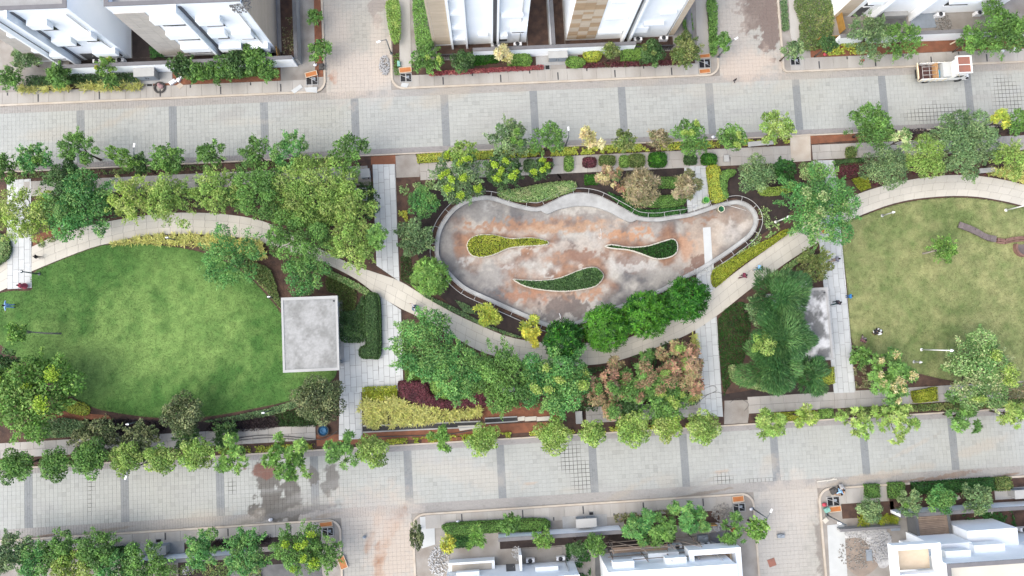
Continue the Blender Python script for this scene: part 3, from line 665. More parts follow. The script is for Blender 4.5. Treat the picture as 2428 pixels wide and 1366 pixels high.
for (px, py, rx, ry, s) in [(1330, 525, 150, 16, .9), (1500, 545, 120, 12, .5), (1350, 600, 90, 30, .7), (1640, 590, 40, 50, .7), (1720, 505, 60, 25, .55), (1280, 720, 70, 25, .6), (1090, 550, 30, 40, .5), (1640, 510, 60, 14, .8)]:
    cx, cy = P(px, py); rust = np.maximum(rust, s * np.clip(1.35 - np.hypot((wx - cx) / (rx * SC), (wy - cy) / (ry * SC)) + (n3 - .5) * .6, 0, 1))
grey = np.clip((n1 * .5 + n2 * .5 - .40) * 4.5, 0, 1)[:, None]
c = np.array((.42, .395, .35)) * (1 - grey) + np.array((.15, .145, .145)) * grey
pale = np.clip((fbm(wx * .55, wy * .55, 77) - .57) * 8, 0, 1)[:, None] * .35; c = c * (1 - pale) + np.array((.55, .525, .48)) * pale
ru = np.clip(rust, 0, 1)[:, None] * (.45 + .45 * n2[:, None]); rc = np.array((.41, .22, .125)) * (1 - n3[:, None]) + np.array((.17, .09, .058)) * n3[:, None]
c = c * (1 - ru) + rc * ru
for k, (px, py, rx, ry, col, st_p) in enumerate([(1130, 495, 75, 24, (.2, .195, .19), .75), (1075, 610, 32, 55, (.24, .225, .21), .7), (1180, 520, 40, 12, (.17, .165, .16), .6), (1150, 655, 70, 24, (.25, .235, .22), .6), (1560, 645, 75, 22, (.3, .285, .26), .7), (1270, 515, 60, 12, (.24, .23, .22), .6), (1410, 512, 70, 10, (.25, .24, .225), .6), (1560, 545, 40, 14, (.27, .26, .245), .5),
                                                   (1160, 482, 26, 9, (.46, .455, .43), .8), (1500, 630, 55, 16, (.48, .46, .425), .75), (1305, 652, 28, 6, (.5, .475, .43), .85), (1350, 585, 60, 12, (.46, .42, .365), .65), (1210, 640, 26, 8, (.46, .44, .405), .75), (1100, 625, 20, 8, (.52, .5, .46), .7), (1250, 590, 50, 7, (.5, .47, .42), .7), (1390, 640, 22, 5, (.56, .53, .48), .7), (1740, 545, 34, 24, (.48, .46, .43), .7),
                                                   (1200, 535, 110, 9, (.33, .19, .12), .85), (1330, 540, 120, 12, (.40, .25, .155), .8), (1480, 560, 60, 9, (.42, .23, .13), .85), (1240, 700, 60, 14, (.36, .19, .12), .85), (1390, 700, 45, 10, (.40, .23, .145), .8), (1625, 590, 20, 30, (.42, .24, .15), .85), (1090, 590, 16, 26, (.30, .17, .11), .8), (1330, 615, 45, 14, (.34, .2, .13), .7)]):
    cx, cy = P(px, py); d = np.hypot((wx - cx) / (rx * SC), (wy - cy) / (ry * SC)) + (n2 - .5) * 1.0 + (n3 - .5) * .5; w = np.clip((1.15 - d) / .55, 0, 1)[:, None] * st_p
    c = c * (1 - w) + np.array(col) * w
tan_ = np.clip((x - P(1610, 560)[0]) / 3, 0, .7)[:, None] * np.clip(1.4 - 1.6 * fbm(x * .35, y * .35, 99), 0, 1)[:, None]; c = c * (1 - tan_) + np.array((.53, .42, .32)) * tan_
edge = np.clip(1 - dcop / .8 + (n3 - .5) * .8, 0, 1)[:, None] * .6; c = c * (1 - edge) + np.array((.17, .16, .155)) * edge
rough = np.full(len(x), .85)
for k, (px, py, rx, ry, col) in enumerate([(1325, 727, 48, 26, (.165, .13, .115)), (1300, 750, 30, 12, (.17, .15, .14)), (1365, 735, 22, 20, (.17, .14, .125)), (1680, 515, 18, 10, (.26, .16, .11)), (1655, 625, 14, 14, (.2, .12, .09)), (1630, 520, 22, 8, (.3, .2, .145)),
                                           (1640, 648, 22, 8, (.22, .14, .11)), (1385, 612, 24, 14, (.24, .14, .1)), (1430, 600, 14, 8, (.24, .15, .11)), (1515, 530, 20, 7, (.3, .22, .18)), (1490, 617, 34, 9, (.26, .2, .17))]):
    cx, cy = P(px, py); d = np.hypot((wx - cx) / (rx * SC), (wy - cy) / (ry * SC)) + (n3 - .5) * .5; w = np.clip((1.08 - d) / .14, 0, 1)[:, None] * .85
    c = c * (1 - w) + np.array(col) * w; rough = rough * (1 - w[:, 0]) + .4 * w[:, 0]
c *= (1 + .16 * (fbm(x * 7, y * 7, 8, 2) - .5))[:, None]
ok = ins[:-1, :-1] & ins[1:, :-1] & ins[:-1, 1:] & ins[1:, 1:]; j, i = np.nonzero(ok); a = j * sh[1] + i
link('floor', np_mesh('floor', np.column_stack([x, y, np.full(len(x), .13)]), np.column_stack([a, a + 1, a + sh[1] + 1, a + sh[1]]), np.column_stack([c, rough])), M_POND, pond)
ribbon(OUT, INN, .02, .42).build('coping', M_COPING, pond)
bi = PP([(1276, 493), (1297, 507), (1323, 497), (1364, 489), (1405, 490), (1443, 502), (1477, 520), (1497, 526), (1513, 519)], .4)
bo = PP([(1276, 493), (1305, 483), (1343, 467), (1377, 462), (1413, 467), (1443, 480), (1480, 501), (1505, 514), (1513, 517)], .4)
ledge = smooth(bi, 4, False) + smooth(bo, 4, False)[::-1]
MB().prism(ledge, .05, .43, False).build('seat_ledge', M_COPING, pond)
MB().prism(PP([(1667, 540), (1685, 538), (1690, 622), (1672, 634)], .2), .1, .16).build('stepping_slab', M_SLAB, pond)
# low rail all round
rail = empty('rail', 'thin pale metal rail running all round the empty pond', 'railing')
RL = offset(OUT, -.52)
def ring_tube(line, z, r, name, par, m, closed=True): return MB().tube([(p[0], p[1], z) for p in (line + line[:2] if closed else line)], r, 6, not closed).build(name, m, par)
gap0 = P(1690, 500, .4); keep = [p for p in RL]
ring_tube(RL, .44, .028, 'top_rail', rail, M_STEEL)
ring_tube(offset(OUT, -.05), .44, .02, 'inner_rail', rail, M_STEEL)
acc = 0; last = RL[0]
for p, q in zip(RL, OUT):
    acc += math.hypot(p[0] - last[0], p[1] - last[1]); last = p
    if acc > 1.45:
        acc = 0; MB().tube([(p[0], p[1], .05), (p[0], p[1], .44), (q[0], q[1], .425)], .024, 6).build('post', M_STEEL, rail)
# planted islands
for k, lab in (('yellow', 'teardrop pond island planted with yellow-green shrubs'), ('green', 'teardrop pond island planted with dark green grass'), ('mixed', 'crescent pond island planted with low green shrubs')):
    e = empty('planted_island', lab, 'island', group='planted islands in the empty pond'); p = ISLW[k]
    if sum(a[0] * b[1] - b[0] * a[1] for a, b in zip(p, p[1:] + p[:1])) < 0: p = p[::-1]
    ribbon(p, offset(p, .12), .1, .4).build('rim', M_CREAM, e)
    MB().prism(offset(p, .11), .1, .3, False).build('soil', M_DARKSOIL, e); ISLW[k + '_e'] = (e, offset(p, .12))
e = empty('pond_ladder', 'small two-rail ladder leaning on the right pond edge', 'ladder')
a = P(1645, 637, .5); b = P(1648, 655, .5)
for dx in (0, .26): MB().tube([(a[0] + dx, a[1], .9), (b[0] + dx, b[1], .16)], .02, 6).build('rail', M_STEEL, e)
for t in (.2, .5, .8): MB().tube([(a[0] + (b[0] - a[0]) * t, a[1] + (b[1] - a[1]) * t, .9 - .74 * t), (a[0] + .26 + (b[0] - a[0]) * t, a[1] + (b[1] - a[1]) * t, .9 - .74 * t)], .014, 6).build('rung', M_STEEL, e)
def stick(px0, py0, px1, py1, z, r, m, name, label, cat): return tag(MB().tube([(*P(px0, py0, z), z), (*P((px0 + px1) / 2 + 1, (py0 + py1) / 2, z), z + .02), (*P(px1, py1, z), z)], r, 6).build(name, m), label, cat)
stick(1326, 743, 1329, 756, .16, .04, M_WPOLE, 'pipe', 'short white pipe lying in the dark pond puddle', 'pipe')
stick(1424, 542, 1425, 566, .16, .015, M_WPOLE, 'pipe', 'thin pale pipe lying in the middle of the pond floor', 'pipe')
stick(1418, 562, 1425, 569, .16, .015, M_WPOLE, 'pipe', 'short thin pipe beside the pale pipe on the pond floor', 'pipe')
stick(1722, 486, 1769, 499, .2, .02, M_WPOLE, 'cable', 'thin pale cable stretched across the pond end by the bin', 'cable')
def bin_(px, py, outer, inner, label):
    e = empty('litter_bin', label, 'bin', (*P(px, py, .15), .15))
    MB().lathe([(0, .01), (.26, .01), (.33, .8), (.35, .8), (.35, .84), (.31, .84), (.27, .2), (0, .2)], k=20).build('body', outer, e)
    MB().lathe([(.302, .82), (.27, .215), (0, .215)], k=20).build('lining', inner, e)
    MB().tube([(-.33, 0, .7), (-.4, 0, .62), (-.33, 0, .55)], .015, 6).build('handle', inner, e)
bin_(1669, 478, M_LIMEBIN, M_GREENBIN, 'lime green barrel bin on the walkway above the pond')
bin_(1704, 499, M_CREAMBIN, M_DKGREEN, 'cream barrel bin standing inside the right pond end')

# ================================================================== PAVILIONS
def pavilion(label, quad, z, m_roof, m_rim, cols):
    q = PP(quad, z); cx = sum(p[0] for p in q) / 4; cy = sum(p[1] for p in q) / 4
    if sum(a[0] * b[1] - b[0] * a[1] for a, b in zip(q, q[1:] + q[:1])) < 0: q = q[::-1]
    e = empty('pavilion', label, 'pavilion', (0, 0, 0))
    i1 = offset(q, .22)
    def inset(d): return [(p[0] + (cx - p[0]) * d, p[1] + (cy - p[1]) * d) for p in q]
    MB().prism(inset(.004), z - .3, z - .06, True).build('roof_slab', m_roof, e)
    ribbon(q, inset(.075), z - .32, z).build('roof_rim', m_rim, e)
    ii = inset(.07); gu, gv = np.meshgrid(np.linspace(0, 1, 50), np.linspace(0, 1, 60)); gu = gu.ravel(); gv = gv.ravel()
    gx_ = (ii[0][0] * (1 - gu) + ii[1][0] * gu) * (1 - gv) + (ii[3][0] * (1 - gu) + ii[2][0] * gu) * gv; gy_ = (ii[0][1] * (1 - gu) + ii[1][1] * gu) * (1 - gv) + (ii[3][1] * (1 - gu) + ii[2][1] * gu) * gv
    a_ = fbm(gx_ * .8, gy_ * .8, 12); b_ = fbm(gx_ * 4, gy_ * 4, 13); ed = np.minimum(np.minimum(gu, 1 - gu), np.minimum(gv, 1 - gv))
    dk, lt = ((.25, .25, .235), (.375, .375, .36)) if m_roof is M_ROOF else ((.16, .16, .155), (.58, .58, .57))
    t_ = np.clip((a_ - .5) * (2.2 if m_roof is M_ROOF else 5) + (b_ - .5) * 1.6 + .55, 0, 1)[:, None]; cr = np.array(dk) * (1 - t_) + np.array(lt) * t_
    st2 = np.clip(1 - ed / (.05 + .05 * a_), 0, 1)[:, None] * .35; cr = cr * (1 - st2) + np.array((.24, .25, .25)) * st2
    i2 = (np.arange(49)[None, :] + 50 * np.arange(59)[:, None]).ravel()
    link('roof_surface', np_mesh('roof_surface', np.column_stack([gx_, gy_, np.full(len(gx_), z - .05)]), np.column_stack([i2, i2 + 1, i2 + 51, i2 + 50]), np.column_stack([cr, np.full(len(cr), .9)])), M_POND, e)
    MB().lathe([(0, .0), (.09, .0), (.09, .02), (0, .02)], (*inset(.14)[2], z - .045), 12).build('roof_drain', M_FRAME, e)
    for p in inset(.2): MB().box(p[0] - .15, p[0] + .15, p[1] - .15, p[1] + .15, .08, z - .3).build('column', M_CONC, e)
    p = inset(.07); MB().prism(p, .05, .15, False).build('plinth', M_CONC, e)
    return e
pavilion('square concrete pavilion with flat weathered roof beside the green lawn', [(666, 706), (800, 701), (805, 878), (671, 884)], 3.2, M_ROOF, M_ROOFRIM, 4)
pavilion('weathered flat roof pavilion half hidden under the feathery conifers', [(1840, 687), (1963, 681), (1977, 853), (1846, 862)], 3.2, M_OLDROOF, M_CONC, 4)

# ================================================================== HOUSES
def tiles(parent, x0, x1, z0, z1, yf, out, mats, nx, hz, seed):
    rnd = random.Random(seed); nz = int((z1 - z0) / hz); w = (x1 - x0) / nx
    me = {}
    for m in mats: me[m.name] = MB().box(.008, w - .008, min(0, out * .06), max(0, out * .06), .008, hz - .008).mesh('tile_' + m.name); me[m.name].materials.append(m)
    for k in range(nz):
        for i in range(nx):
            m = mats[0] if len(mats) == 1 else mats[(i + k // 2 + (rnd.random() < .25)) % 2]
            o = bpy.data.objects.new('cladding_tile', me[m.name]); C.objects.link(o); o.parent = parent; o.location = (x0 + i * w, yf, z0 + k * hz)
def house(label, x0, x1, yf, out, h, depth, mods, roof=M_CONC, body=M_WHITE, trim=M_GREYTRIM):
    """out = direction the street front looks (-1 south, +1 north)"""
    e = empty('house', label, 'house'); yb = yf - out * depth
    ya, yb_ = sorted((yf, yb))
    MB().box(x0, x1, ya, yb_, .08, h).build('wall', body, e)
    rf = MB().box(x0 + .3, x1 - .3, ya + .3, yb_ - .3, h + .002, h + .05).build('roof', roof, e)
    p = MB()
    for q in ((x0 - .02, x1 + .02, ya - .02, ya + .3), (x0 - .02, x1 + .02, yb_ - .3, yb_ + .02), (x0 - .02, x0 + .3, ya + .3, yb_ - .3), (x1 - .3, x1 + .02, ya + .3, yb_ - .3)): p.box(*q, h + .001, h + .75)
    p.build('parapet', body, rf)
    p = MB()
    for q in ((x0 - .05, x1 + .05, ya - .05, ya + .33), (x0 - .05, x1 + .05, yb_ - .33, yb_ + .05), (x0 - .05, x0 + .33, ya + .33, yb_ - .33), (x1 - .33, x1 + .05, ya + .33, yb_ - .33)): p.box(*q, h + .752, h + .83)
    p.build('coping', trim, rf)
    for i, fx in enumerate((.93,)):
        px_ = x0 + (x1 - x0) * fx; MB().tube([(px_, yf + out * .09, .1), (px_, yf + out * .09, h - .3)], .05, 6).build('downpipe', M_STEEL, e)
    for i, fx in enumerate((.62, .86)):
        ax = x0 + (x1 - x0) * fx; ya2, yb2 = sorted((yf + out * .25, yf + out * .6)); ac = MB().box(ax, ax + .85, ya2, yb2, .14, .74).build('air_conditioner', M_LAMP, e)
        MB().lathe([(0, 0), (.22, 0), (.22, .02), (0, .02)], (ax + .4, (ya2 + yb2) / 2, .745), 14).build('fan_grille', M_FRAME, ac)
    tk = MB().lathe([(0, h + .1), (.65, h + .1), (.7, h + .3), (.7, h + 1.2), (.5, h + 1.5), (.2, h + 1.55), (0, h + 1.55)], ((x0 + x1) / 2, yf - out * 6, 0), 18).build('water_tank', M_CONC, e)
    def yy(d0, d1): return sorted((yf + out * d0, yf + out * d1))
    for i, m in enumerate(mods):
        k = m[0]
        if k == 'stone': tiles(e, m[1], m[2], m[3], m[4], yf, out, m[5], m[6], m[7], i)
        elif k == 'fin':
            MB().box(m[1] - .1, m[1] + .1, *yy(.0, m[3]), .1, m[2]).build('fin_wall', body, e)
            MB().box(m[1] + .1, m[1] + .1 + m[4], *yy(.0, .1), .1, m[2] - .4).build('recess_panel', M_GREYTRIM, e)
        elif k == 'ledge':
            _, a, b, z, hh, d = m
            lg = MB().box(a, b, *yy(0, d), z, z + hh).build('sunshade', body, e)
            MB().box(a + .05, b - .05, *yy(.02, d - .02), z - .06, z - .002).build('soffit', M_GREYTRIM, lg)
            if d < .45: continue
            w = MB().box(a + .25, b - .25, *yy(0, .06), z - 1.15, z - .1).build('window', M_FRAME, e)
            for u in (0, 1):
                c = (a + b) / 2; l, r_w = (a + .32, c - .03) if u == 0 else (c + .03, b - .32)
                MB().box(l, r_w, *yy(.061, .075), z - 1.08, z - .17).build('pane', M_GLASS, w)
            MB().box(a + .2, b - .2, *yy(.0, .14), z - 1.23, z - 1.152).build('sill', body, w)
        elif k == 'box':
            _, a, b, z0, z1, d, mm = m; MB().box(a, b, *yy(0, d), z0, z1).build('bay', mm, e)
        elif k == 'band':
            _, a, b, z0, z1, mm = m; MB().box(a, b, *yy(0, .05), z0, z1).build('wall_band', mm, e)
        elif k == 'door':
            _, a, b, z1 = m; d_ = MB().box(a, b, *yy(0, .05), .1, z1).build('door', M_DARKCONC, e); MB().box(b - .2, b - .15, *yy(.05, .1), 1, 1.15).build('handle', M_STEEL, d_)
    return e
house('white house at far left with grey fin wall', -45.2, -35.7, 30.75, -1, 10.2, 13,
      [('stone', -45.2, -43.6, .4, 9.6, [M_STONE_G], 2, .46), ('fin', -42.9, 10.9, .55, .01), ('fin', -40.9, 11.0, .8, .28), ('ledge', -43.5, -42.9 - .12, 6.6, .5, .5), ('ledge', -43.5, -42.9 - .12, 3.2, .5, .5),
       ('ledge', -40.4, -38.6, 8.1, 1.0, .55), ('ledge', -40.4, -38.6, 4.6, 1.0, .55), ('ledge', -38.0, -36.2, 5.4, 1.1, .5), ('ledge', -38.2, -36.0, 1.9, .8, .55), ('ledge', -42.6, -41.1, 1.7, .7, .5), ('door', -40.1, -38.9, 1.6)])
house('white house with tall pale stone panel, left of the upper left street', -32.4, -20.7, 30.75, -1, 10.2, 13,
      [('stone', -32.38, -29.6, .4, 10.0, [M_STONE_G], 3, .46), ('ledge', -29.5, -26.8, 8.0, 1.0, .5), ('ledge', -29.5, -26.8, 4.9, 1.0, .5), ('ledge', -29.5, -26.8, 1.9, .9, .5), ('fin', -26.4, 10.9, .75, .3),
       ('ledge', -25.6, -23.4, 7.6, 1.0, .55), ('ledge', -25.6, -24.0, 4.9, 1.0, .5), ('ledge', -23.4, -21.6, 4.6, 1.1, .55), ('ledge', -25.8, -23.6, 1.8, .9, .55), ('ledge', -23.0, -21.0, 1.5, 1.0, .6)])
e = [o for o in bpy.data.objects if o.get('label', '').startswith('white house with tall pale stone')][0]
for k in range(21): MB().box(-20.698, -20.62, 30.8, 43, .4 + k * .46, .845 + k * .46).build('cladding_course', M_STONE_L, e)
house('white house with stone-clad corner right of the upper left street', -4.3, 5.2, 30.75, -1, 10.2, 13,
      [('stone', -4.28, -2.7, .4, 10.0, [M_STONE_L], 1, .3), ('band', -4.55, -4.3, .1, 10.2, M_STONE_L), ('fin', -2.5, 10.6, .5, .01), ('fin', -1.0, 10.6, .5, .01), ('ledge', -2.38, -1.12, 7.2, .5, .35), ('ledge', -2.38, -1.12, 4.2, .5, .35), ('ledge', -2.38, -1.12, 1.8, .4, .35),
       ('fin', 1.6, 10.6, .5, .45), ('fin', 2.2, 10.6, .5, .01), ('ledge', 2.5, 4.6, 6.4, .5, .4), ('ledge', .2, 1.2, 2.2, .6, .3), ('ledge', 2.4, 3.2, 1.9, .7, .4), ('band', 2.4, 3.2, .6, 1.4, M_DARKCONC), ('ledge', 3.4, 5.1, 3.6, 1.2, .5)])
house('white house with checkered tan stone panel, left of the upper right street', 9.45, 20.9, 30.75, -1, 10.2, 13,
      [('stone', 9.47, 12.5, .4, 10.2, [M_STONE_L, M_STONE_D], 3, .46), ('ledge', 12.8, 15.0, 8.4, .4, .3), ('ledge', 12.8, 15.0, 5.0, .4, .3), ('ledge', 12.6, 15.0, 1.8, .5, .3), ('fin', 15.3, 10.9, .7, .5), ('fin', 16.0, 10.9, .7, .01),
       ('ledge', 16.3, 17.6, 1.9, 1.2, .35), ('ledge', 18.1, 19.6, 5.6, .5, .3), ('ledge', 17.0, 19.0, 3.3, .4, .3), ('stone', 20.3, 20.88, .4, 10.2, [M_STONE_L], 1, .46)])
house('unfinished white house with tan flank at top right', 38.2, 56, 32.1, -1, 9.5, 12,
      [('stone', 38.22, 39.7, .3, 9.4, [M_STONE_L], 2, .46), ('ledge', 40.1, 41.6, 3.6, .8, .5), ('fin', 42.2, 9.4, .7, .5), ('box', 43.4, 46.0, .1, .9, .5, M_CONC), ('fin', 46.6, 9.0, .8, .01), ('ledge', 49, 52, 3, .8, .5), ('door', 40.2, 41.2, 2.2)])
# lower houses (street fronts look up the picture)
e = house('low white house with framed terraces at bottom centre', -5.6, 7.0, -22.75, 1, 3.6, 14,
          [('ledge', -4.6, -2.4, 2.2, .5, .4), ('ledge', 3.0, 5.2, 2.2, .5, .4), ('door', .2, 1.1, 2.1)], roof=M_WHITE, trim=M_WHITE)
for q, nm, m in (((1.5, 1.75, -22.7, -21.2, .1, 2.4), 'terrace_wall', M_WHITE), ((1.8, 5.9, -22.7, -21.3, .1, .22), 'terrace_floor', M_YARD), ((-5.4, -.9, -22.7, -21.9, .1, 1.2), 'porch', M_WHITE), ((-5.1, -1.2, -22.7, -22.1, 1.2, 1.25), 'porch_floor', M_KERB)): MB().box(*q).build(nm, m, e)
e = house('white house behind bamboo scaffolding, bottom right of centre', 9.6, 21.5, -22.3, 1, 4.8, 14,
          [('ledge', 10.2, 12.2, 3.9, .8, .6), ('ledge', 15.2, 17.2, 3.7, .8, .6), ('box', 14.0, 17.0, .1, 2.6, .5, M_WHITE), ('ledge', 12.4, 13.7, 2.4, .4, .3)], roof=M_WHITE, trim=M_WHITE)
bx0, bx1, by0, by1 = 17.6, 22.6, -24.6, -21.3
f = MB()
for q in ((bx0, bx1, by1 - .5, by1), (bx0, bx1, by0, by0 + .5), (bx0, bx0 + .5, by0 + .5, by1 - .5), (bx1 - .5, bx1, by0 + .5, by1 - .5)): f.box(*q, 2.4, 4.0)
f.build('balcony_parapet', M_WHITE, e); MB().box(bx0 + .5, bx1 - .5, by0 + .5, by1 - .5, 2.4, 2.7).build('balcony_floor', M_STONE_L, e); MB().box(20.2, bx1 - .7, by0 + .6, by1 - .7, 2.702, 2.75).build('floor_patch', M_PLANK, e)
e = house('large white house with grey coping at bottom right', 40.2, 60, -22.9, 1, 6.7, 14,
          [('ledge', 41.2, 43.6, 5.2, .7, .6), ('ledge', 44.5, 47.5, 4.2, .9, .7), ('box', 45.0, 50.0, .1, 3.6, 1.6, M_WHITE), ('box', 41.0, 44.8, .1, 4.4, .8, M_WHITE), ('ledge', 50.5, 53.5, 4.4, .8, .5)], roof=M_CREAM)
f = MB(); X0, X1, Y0, Y1 = 35.6, 40.1, -24.2, -21.1
for q in ((X0, X1, Y1 - .45, Y1), (X0, X1, Y0, Y0 + .45), (X0, X0 + .45, Y0 + .45, Y1 - .45), (X1 - .45, X1 - .001, Y0 + .45, Y1 - .45)): f.box(*q, 6.2, 7.0)
f.build('pergola_beam', M_WHITE, e)
MB().box(39.3, 40.19, Y0 - 12, Y0 - .2, .1, 6.19).build('lower_wall', M_WHITE, e)
MB().box(X0 + .45, X1 - .45, Y0 + .45, Y1 - .45, 5.6, 5.8).build('pergola_floor', M_STONE_L, e); MB().box(X0, X1 - .002, Y0 - 10, Y0 - .1, 6.2, 6.8).build('terrace_roof', M_WHITE, e); MB().box(X0 + 1, X1 - .3, Y0 - 9.8, Y0 - .6, 6.802, 6.84).build('terrace_floor', M_CREAM, e)

# boundary walls: white render with a dark coping
def bwall(label, x0, x1, y, t, h, m=M_WHITE, cap=M_GREYTRIM):
    e = empty('boundary_wall', label, 'wall', ((x0 + x1) / 2, y, 0)); L = (x1 - x0) / 2
    MB().box(-L, L, -t / 2, t / 2, .05, h).build('wall', m, e); MB().box(-L - .02, L + .02, -t / 2 - .03, t / 2 + .03, h + .001, h + .08).build('coping', cap, e)
    return e
bwall('long white boundary wall in front of the two upper left houses', -42.2, -18.7, 29.25, .3, 2.1)
bwall('white boundary wall in front of the upper middle houses', -.4, 16.4, 29.3, .3, 2.0)
e = empty('fence', 'low dark slatted fence left of the upper middle white wall', 'fence', (-2.4, 29.3, 0))
for i in range(20): MB().box(-2 + i * .2, -1.9 + i * .2, -.04, .04, .1, 1.1).build('slat', M_FRAME, e)
MB().box(-2.05, 2.05, -.055, .055, 1.1, 1.18).build('top_rail', M_FRAME, e)
e = empty('fence', 'low dark slatted fence right of the upper middle white wall', 'fence', (18.6, 29.3, 0))
for i in range(20): MB().box(-2 + i * .2, -1.9 + i * .2, -.04, .04, .1, 1.1).build('slat', M_FRAME, e)
MB().box(-2.05, 2.05, -.055, .055, 1.1, 1.18).build('top_rail', M_FRAME, e)
bwall('white boundary wall in front of the unfinished upper right house', 37.9, 60, 29.2, .3, 1.9)
e = bwall('plain dividing wall running back between the two middle houses', -4, 4, 0, .35, 1.9); e.location = (7.9, 33.6, 0); e.rotation_euler = (0, 0, R(90))
e = bwall('pale yard wall beside the upper left street', -7, 7, 0, .3, 1.6, M_CONC, M_DARKCONC); e.location = (-18.45, 36.3, 0); e.rotation_euler = (0, 0, R(90))
e = bwall('dark low wall running back beside the upper right street', -4, 4, 0, .35, 1.3, M_CONC, M_GREYTRIM); e.location = (22.35, 33.6, 0); e.rotation_euler = (0, 0, R(90))
bwall('white boundary wall behind the lower left cabinet', -35.5, -25.5, -19.75, .3, 1.9)
bwall('white boundary wall in front of the bottom centre houses', -.4, 11.7, -19.75, .3, 1.9)
bwall('white boundary wall among trees at the lower right', 39.6, 66, -19.95, .3, 1.9)
bwall('low dark yard wall beside the yellow-green strip at lower right', 33.9, 40, -21.3, .2, .9, M_CONC, M_GREYTRIM)
# garden walls of ochre plywood
def ply(px0, py0, px1, py1, h, label, m=M_OCHRE):
    a, b = P(px0, py0), P(px1, py1); d = math.hypot(b[0] - a[0], b[1] - a[1]); e = empty('board_fence', label, 'fence', ((a[0] + b[0]) / 2, (a[1] + b[1]) / 2, 0), math.atan2(b[1] - a[1], b[0] - a[0]))
    n = max(2, int(d / 1.2)); w = d / n
    for i in range(n): MB().box(-d / 2 + i * w + .01, -d / 2 + (i + 1) * w - .01, -.03, .03, .08, h).build('board', m, e)
    for z in (.3, h - .3): MB().box(-d / 2, d / 2, .03, .08, z, z + .08).build('batten', M_PLANK, e)
ply(1935, 97, 2008, 94, 1.1, 'ochre plywood hoarding along the upper right garden bed'); ply(1980, 36, 1990, 82, 1.3, 'ochre plywood panel beside the unfinished house')
ply(664, 122, 667, 146, 1.4, 'ochre plywood panel at the corner of the stone panel house'); ply(634, 146, 664, 146, 1.0, 'low ochre board beside the stone panel house')
ply(1655, 1240, 1692, 1238, 1.2, 'ochre plywood sheet on edge behind the lower rubble')

# ================================================================== VEGETATION
PAL = {'mid': [(.105, .21, .05), (.14, .26, .06), (.075, .155, .04)], 'light': [(.19, .31, .07), (.15, .27, .06), (.25, .35, .10)], 'lime': [(.24, .36, .07), (.19, .31, .06), (.30, .38, .12)], 'chartreuse': [(.38, .56, .04), (.32, .50, .04), (.45, .60, .07)], 'blue': [(.062, .185, .052), (.10, .24, .066), (.16, .285, .08)],
       'sage': [(.13, .205, .09), (.095, .165, .07), (.20, .27, .12)], 'dark': [(.055, .115, .035), (.04, .085, .028), (.085, .155, .05)], 'olive': [(.06, .085, .035), (.085, .11, .045), (.19, .21, .10)],
       'mango': [(.014, .09, .006), (.03, .145, .009), (.085, .26, .018)], 'cream': [(.52, .46, .23), (.36, .38, .15), (.60, .52, .30)], 'pink': [(.29, .165, .105), (.23, .185, .09), (.13, .19, .065), (.28, .20, .12)], 'brown': [(.22, .19, .10), (.15, .17, .075), (.28, .24, .15)],
       'yellow': [(.42, .42, .06), (.30, .37, .06), (.22, .30, .05)], 'bright': [(.13, .25, .05), (.19, .31, .07), (.09, .19, .035)], 'pine': [(.055, .16, .045), (.085, .22, .06), (.14, .28, .085)], 'straw': [(.52, .56, .21), (.46, .51, .17), (.37, .43, .12)],
       'purple': [(.13, .035, .05), (.18, .05, .065), (.09, .03, .04)], 'red': [(.42, .10, .11), (.33, .08, .09), (.5, .2, .16)], 'maroon': [(.20, .05, .06), (.14, .04, .05), (.10, .08, .04)], 'black': [(.06, .04, .045), (.09, .065, .065), (.045, .035, .035)],
       'darkgrass': [(.03, .12, .025), (.05, .16, .03), (.025, .085, .02)], 'yellowgreen': [(.36, .40, .03), (.28, .35, .03), (.42, .44, .06)], 'moss': [(.13, .18, .05), (.09, .14, .04), (.20, .22, .08)], 'variegated': [(.36, .40, .20), (.20, .30, .11), (.12, .22, .07)]}
for _k in PAL:
    if _k not in ('mango', 'chartreuse', 'darkgrass', 'purple', 'maroon', 'black', 'red', 'pine', 'yellowgreen'): PAL[_k] = [(min(.75, t[0] * (1.5 if _k in ('light', 'lime', 'cream', 'straw', 'yellow') else 1.38)), min(.75, t[1] * (1.42 if _k not in ('cream', 'pink', 'brown', 'straw') else 1.34)), t[2] * 1.32) for t in PAL[_k]]
def unit(v): return v / np.maximum(1e-9, np.linalg.norm(v, axis=1))[:, None]
def leaf_arrays(Cc, D, N, L, Wd, col):
    """one folded leaf blade per row"""
    D = unit(D); S = unit(np.cross(N, D)); n = len(Cc)
    h = (L / 2)[:, None]; w = (Wd / 2)[:, None]
    V = np.stack([Cc - D * h, Cc - S * w + D * h * .1, Cc + D * h, Cc + S * w + D * h * .1], 1)
    return V.reshape(-1, 3), np.repeat(col, 4, 0)
def pick(pal, n, rng, lobe=None, jit=.3):
    p = np.array(PAL[pal]); i = rng.integers(0, len(p), n) if lobe is None else np.where(rng.random(n) < .65, lobe, rng.integers(0, len(p), n))
    return p[i % len(p)] * rng.uniform(1 - jit, 1 + jit, (n, 1)) * rng.uniform(.93, 1.07, (n, 3))
def sph(n, rng, zmin=-.35):
    z = rng.uniform(zmin, 1, n); a = rng.uniform(0, 2 * math.pi, n); r = np.sqrt(1 - z * z); return np.column_stack([r * np.cos(a), r * np.sin(a), z])
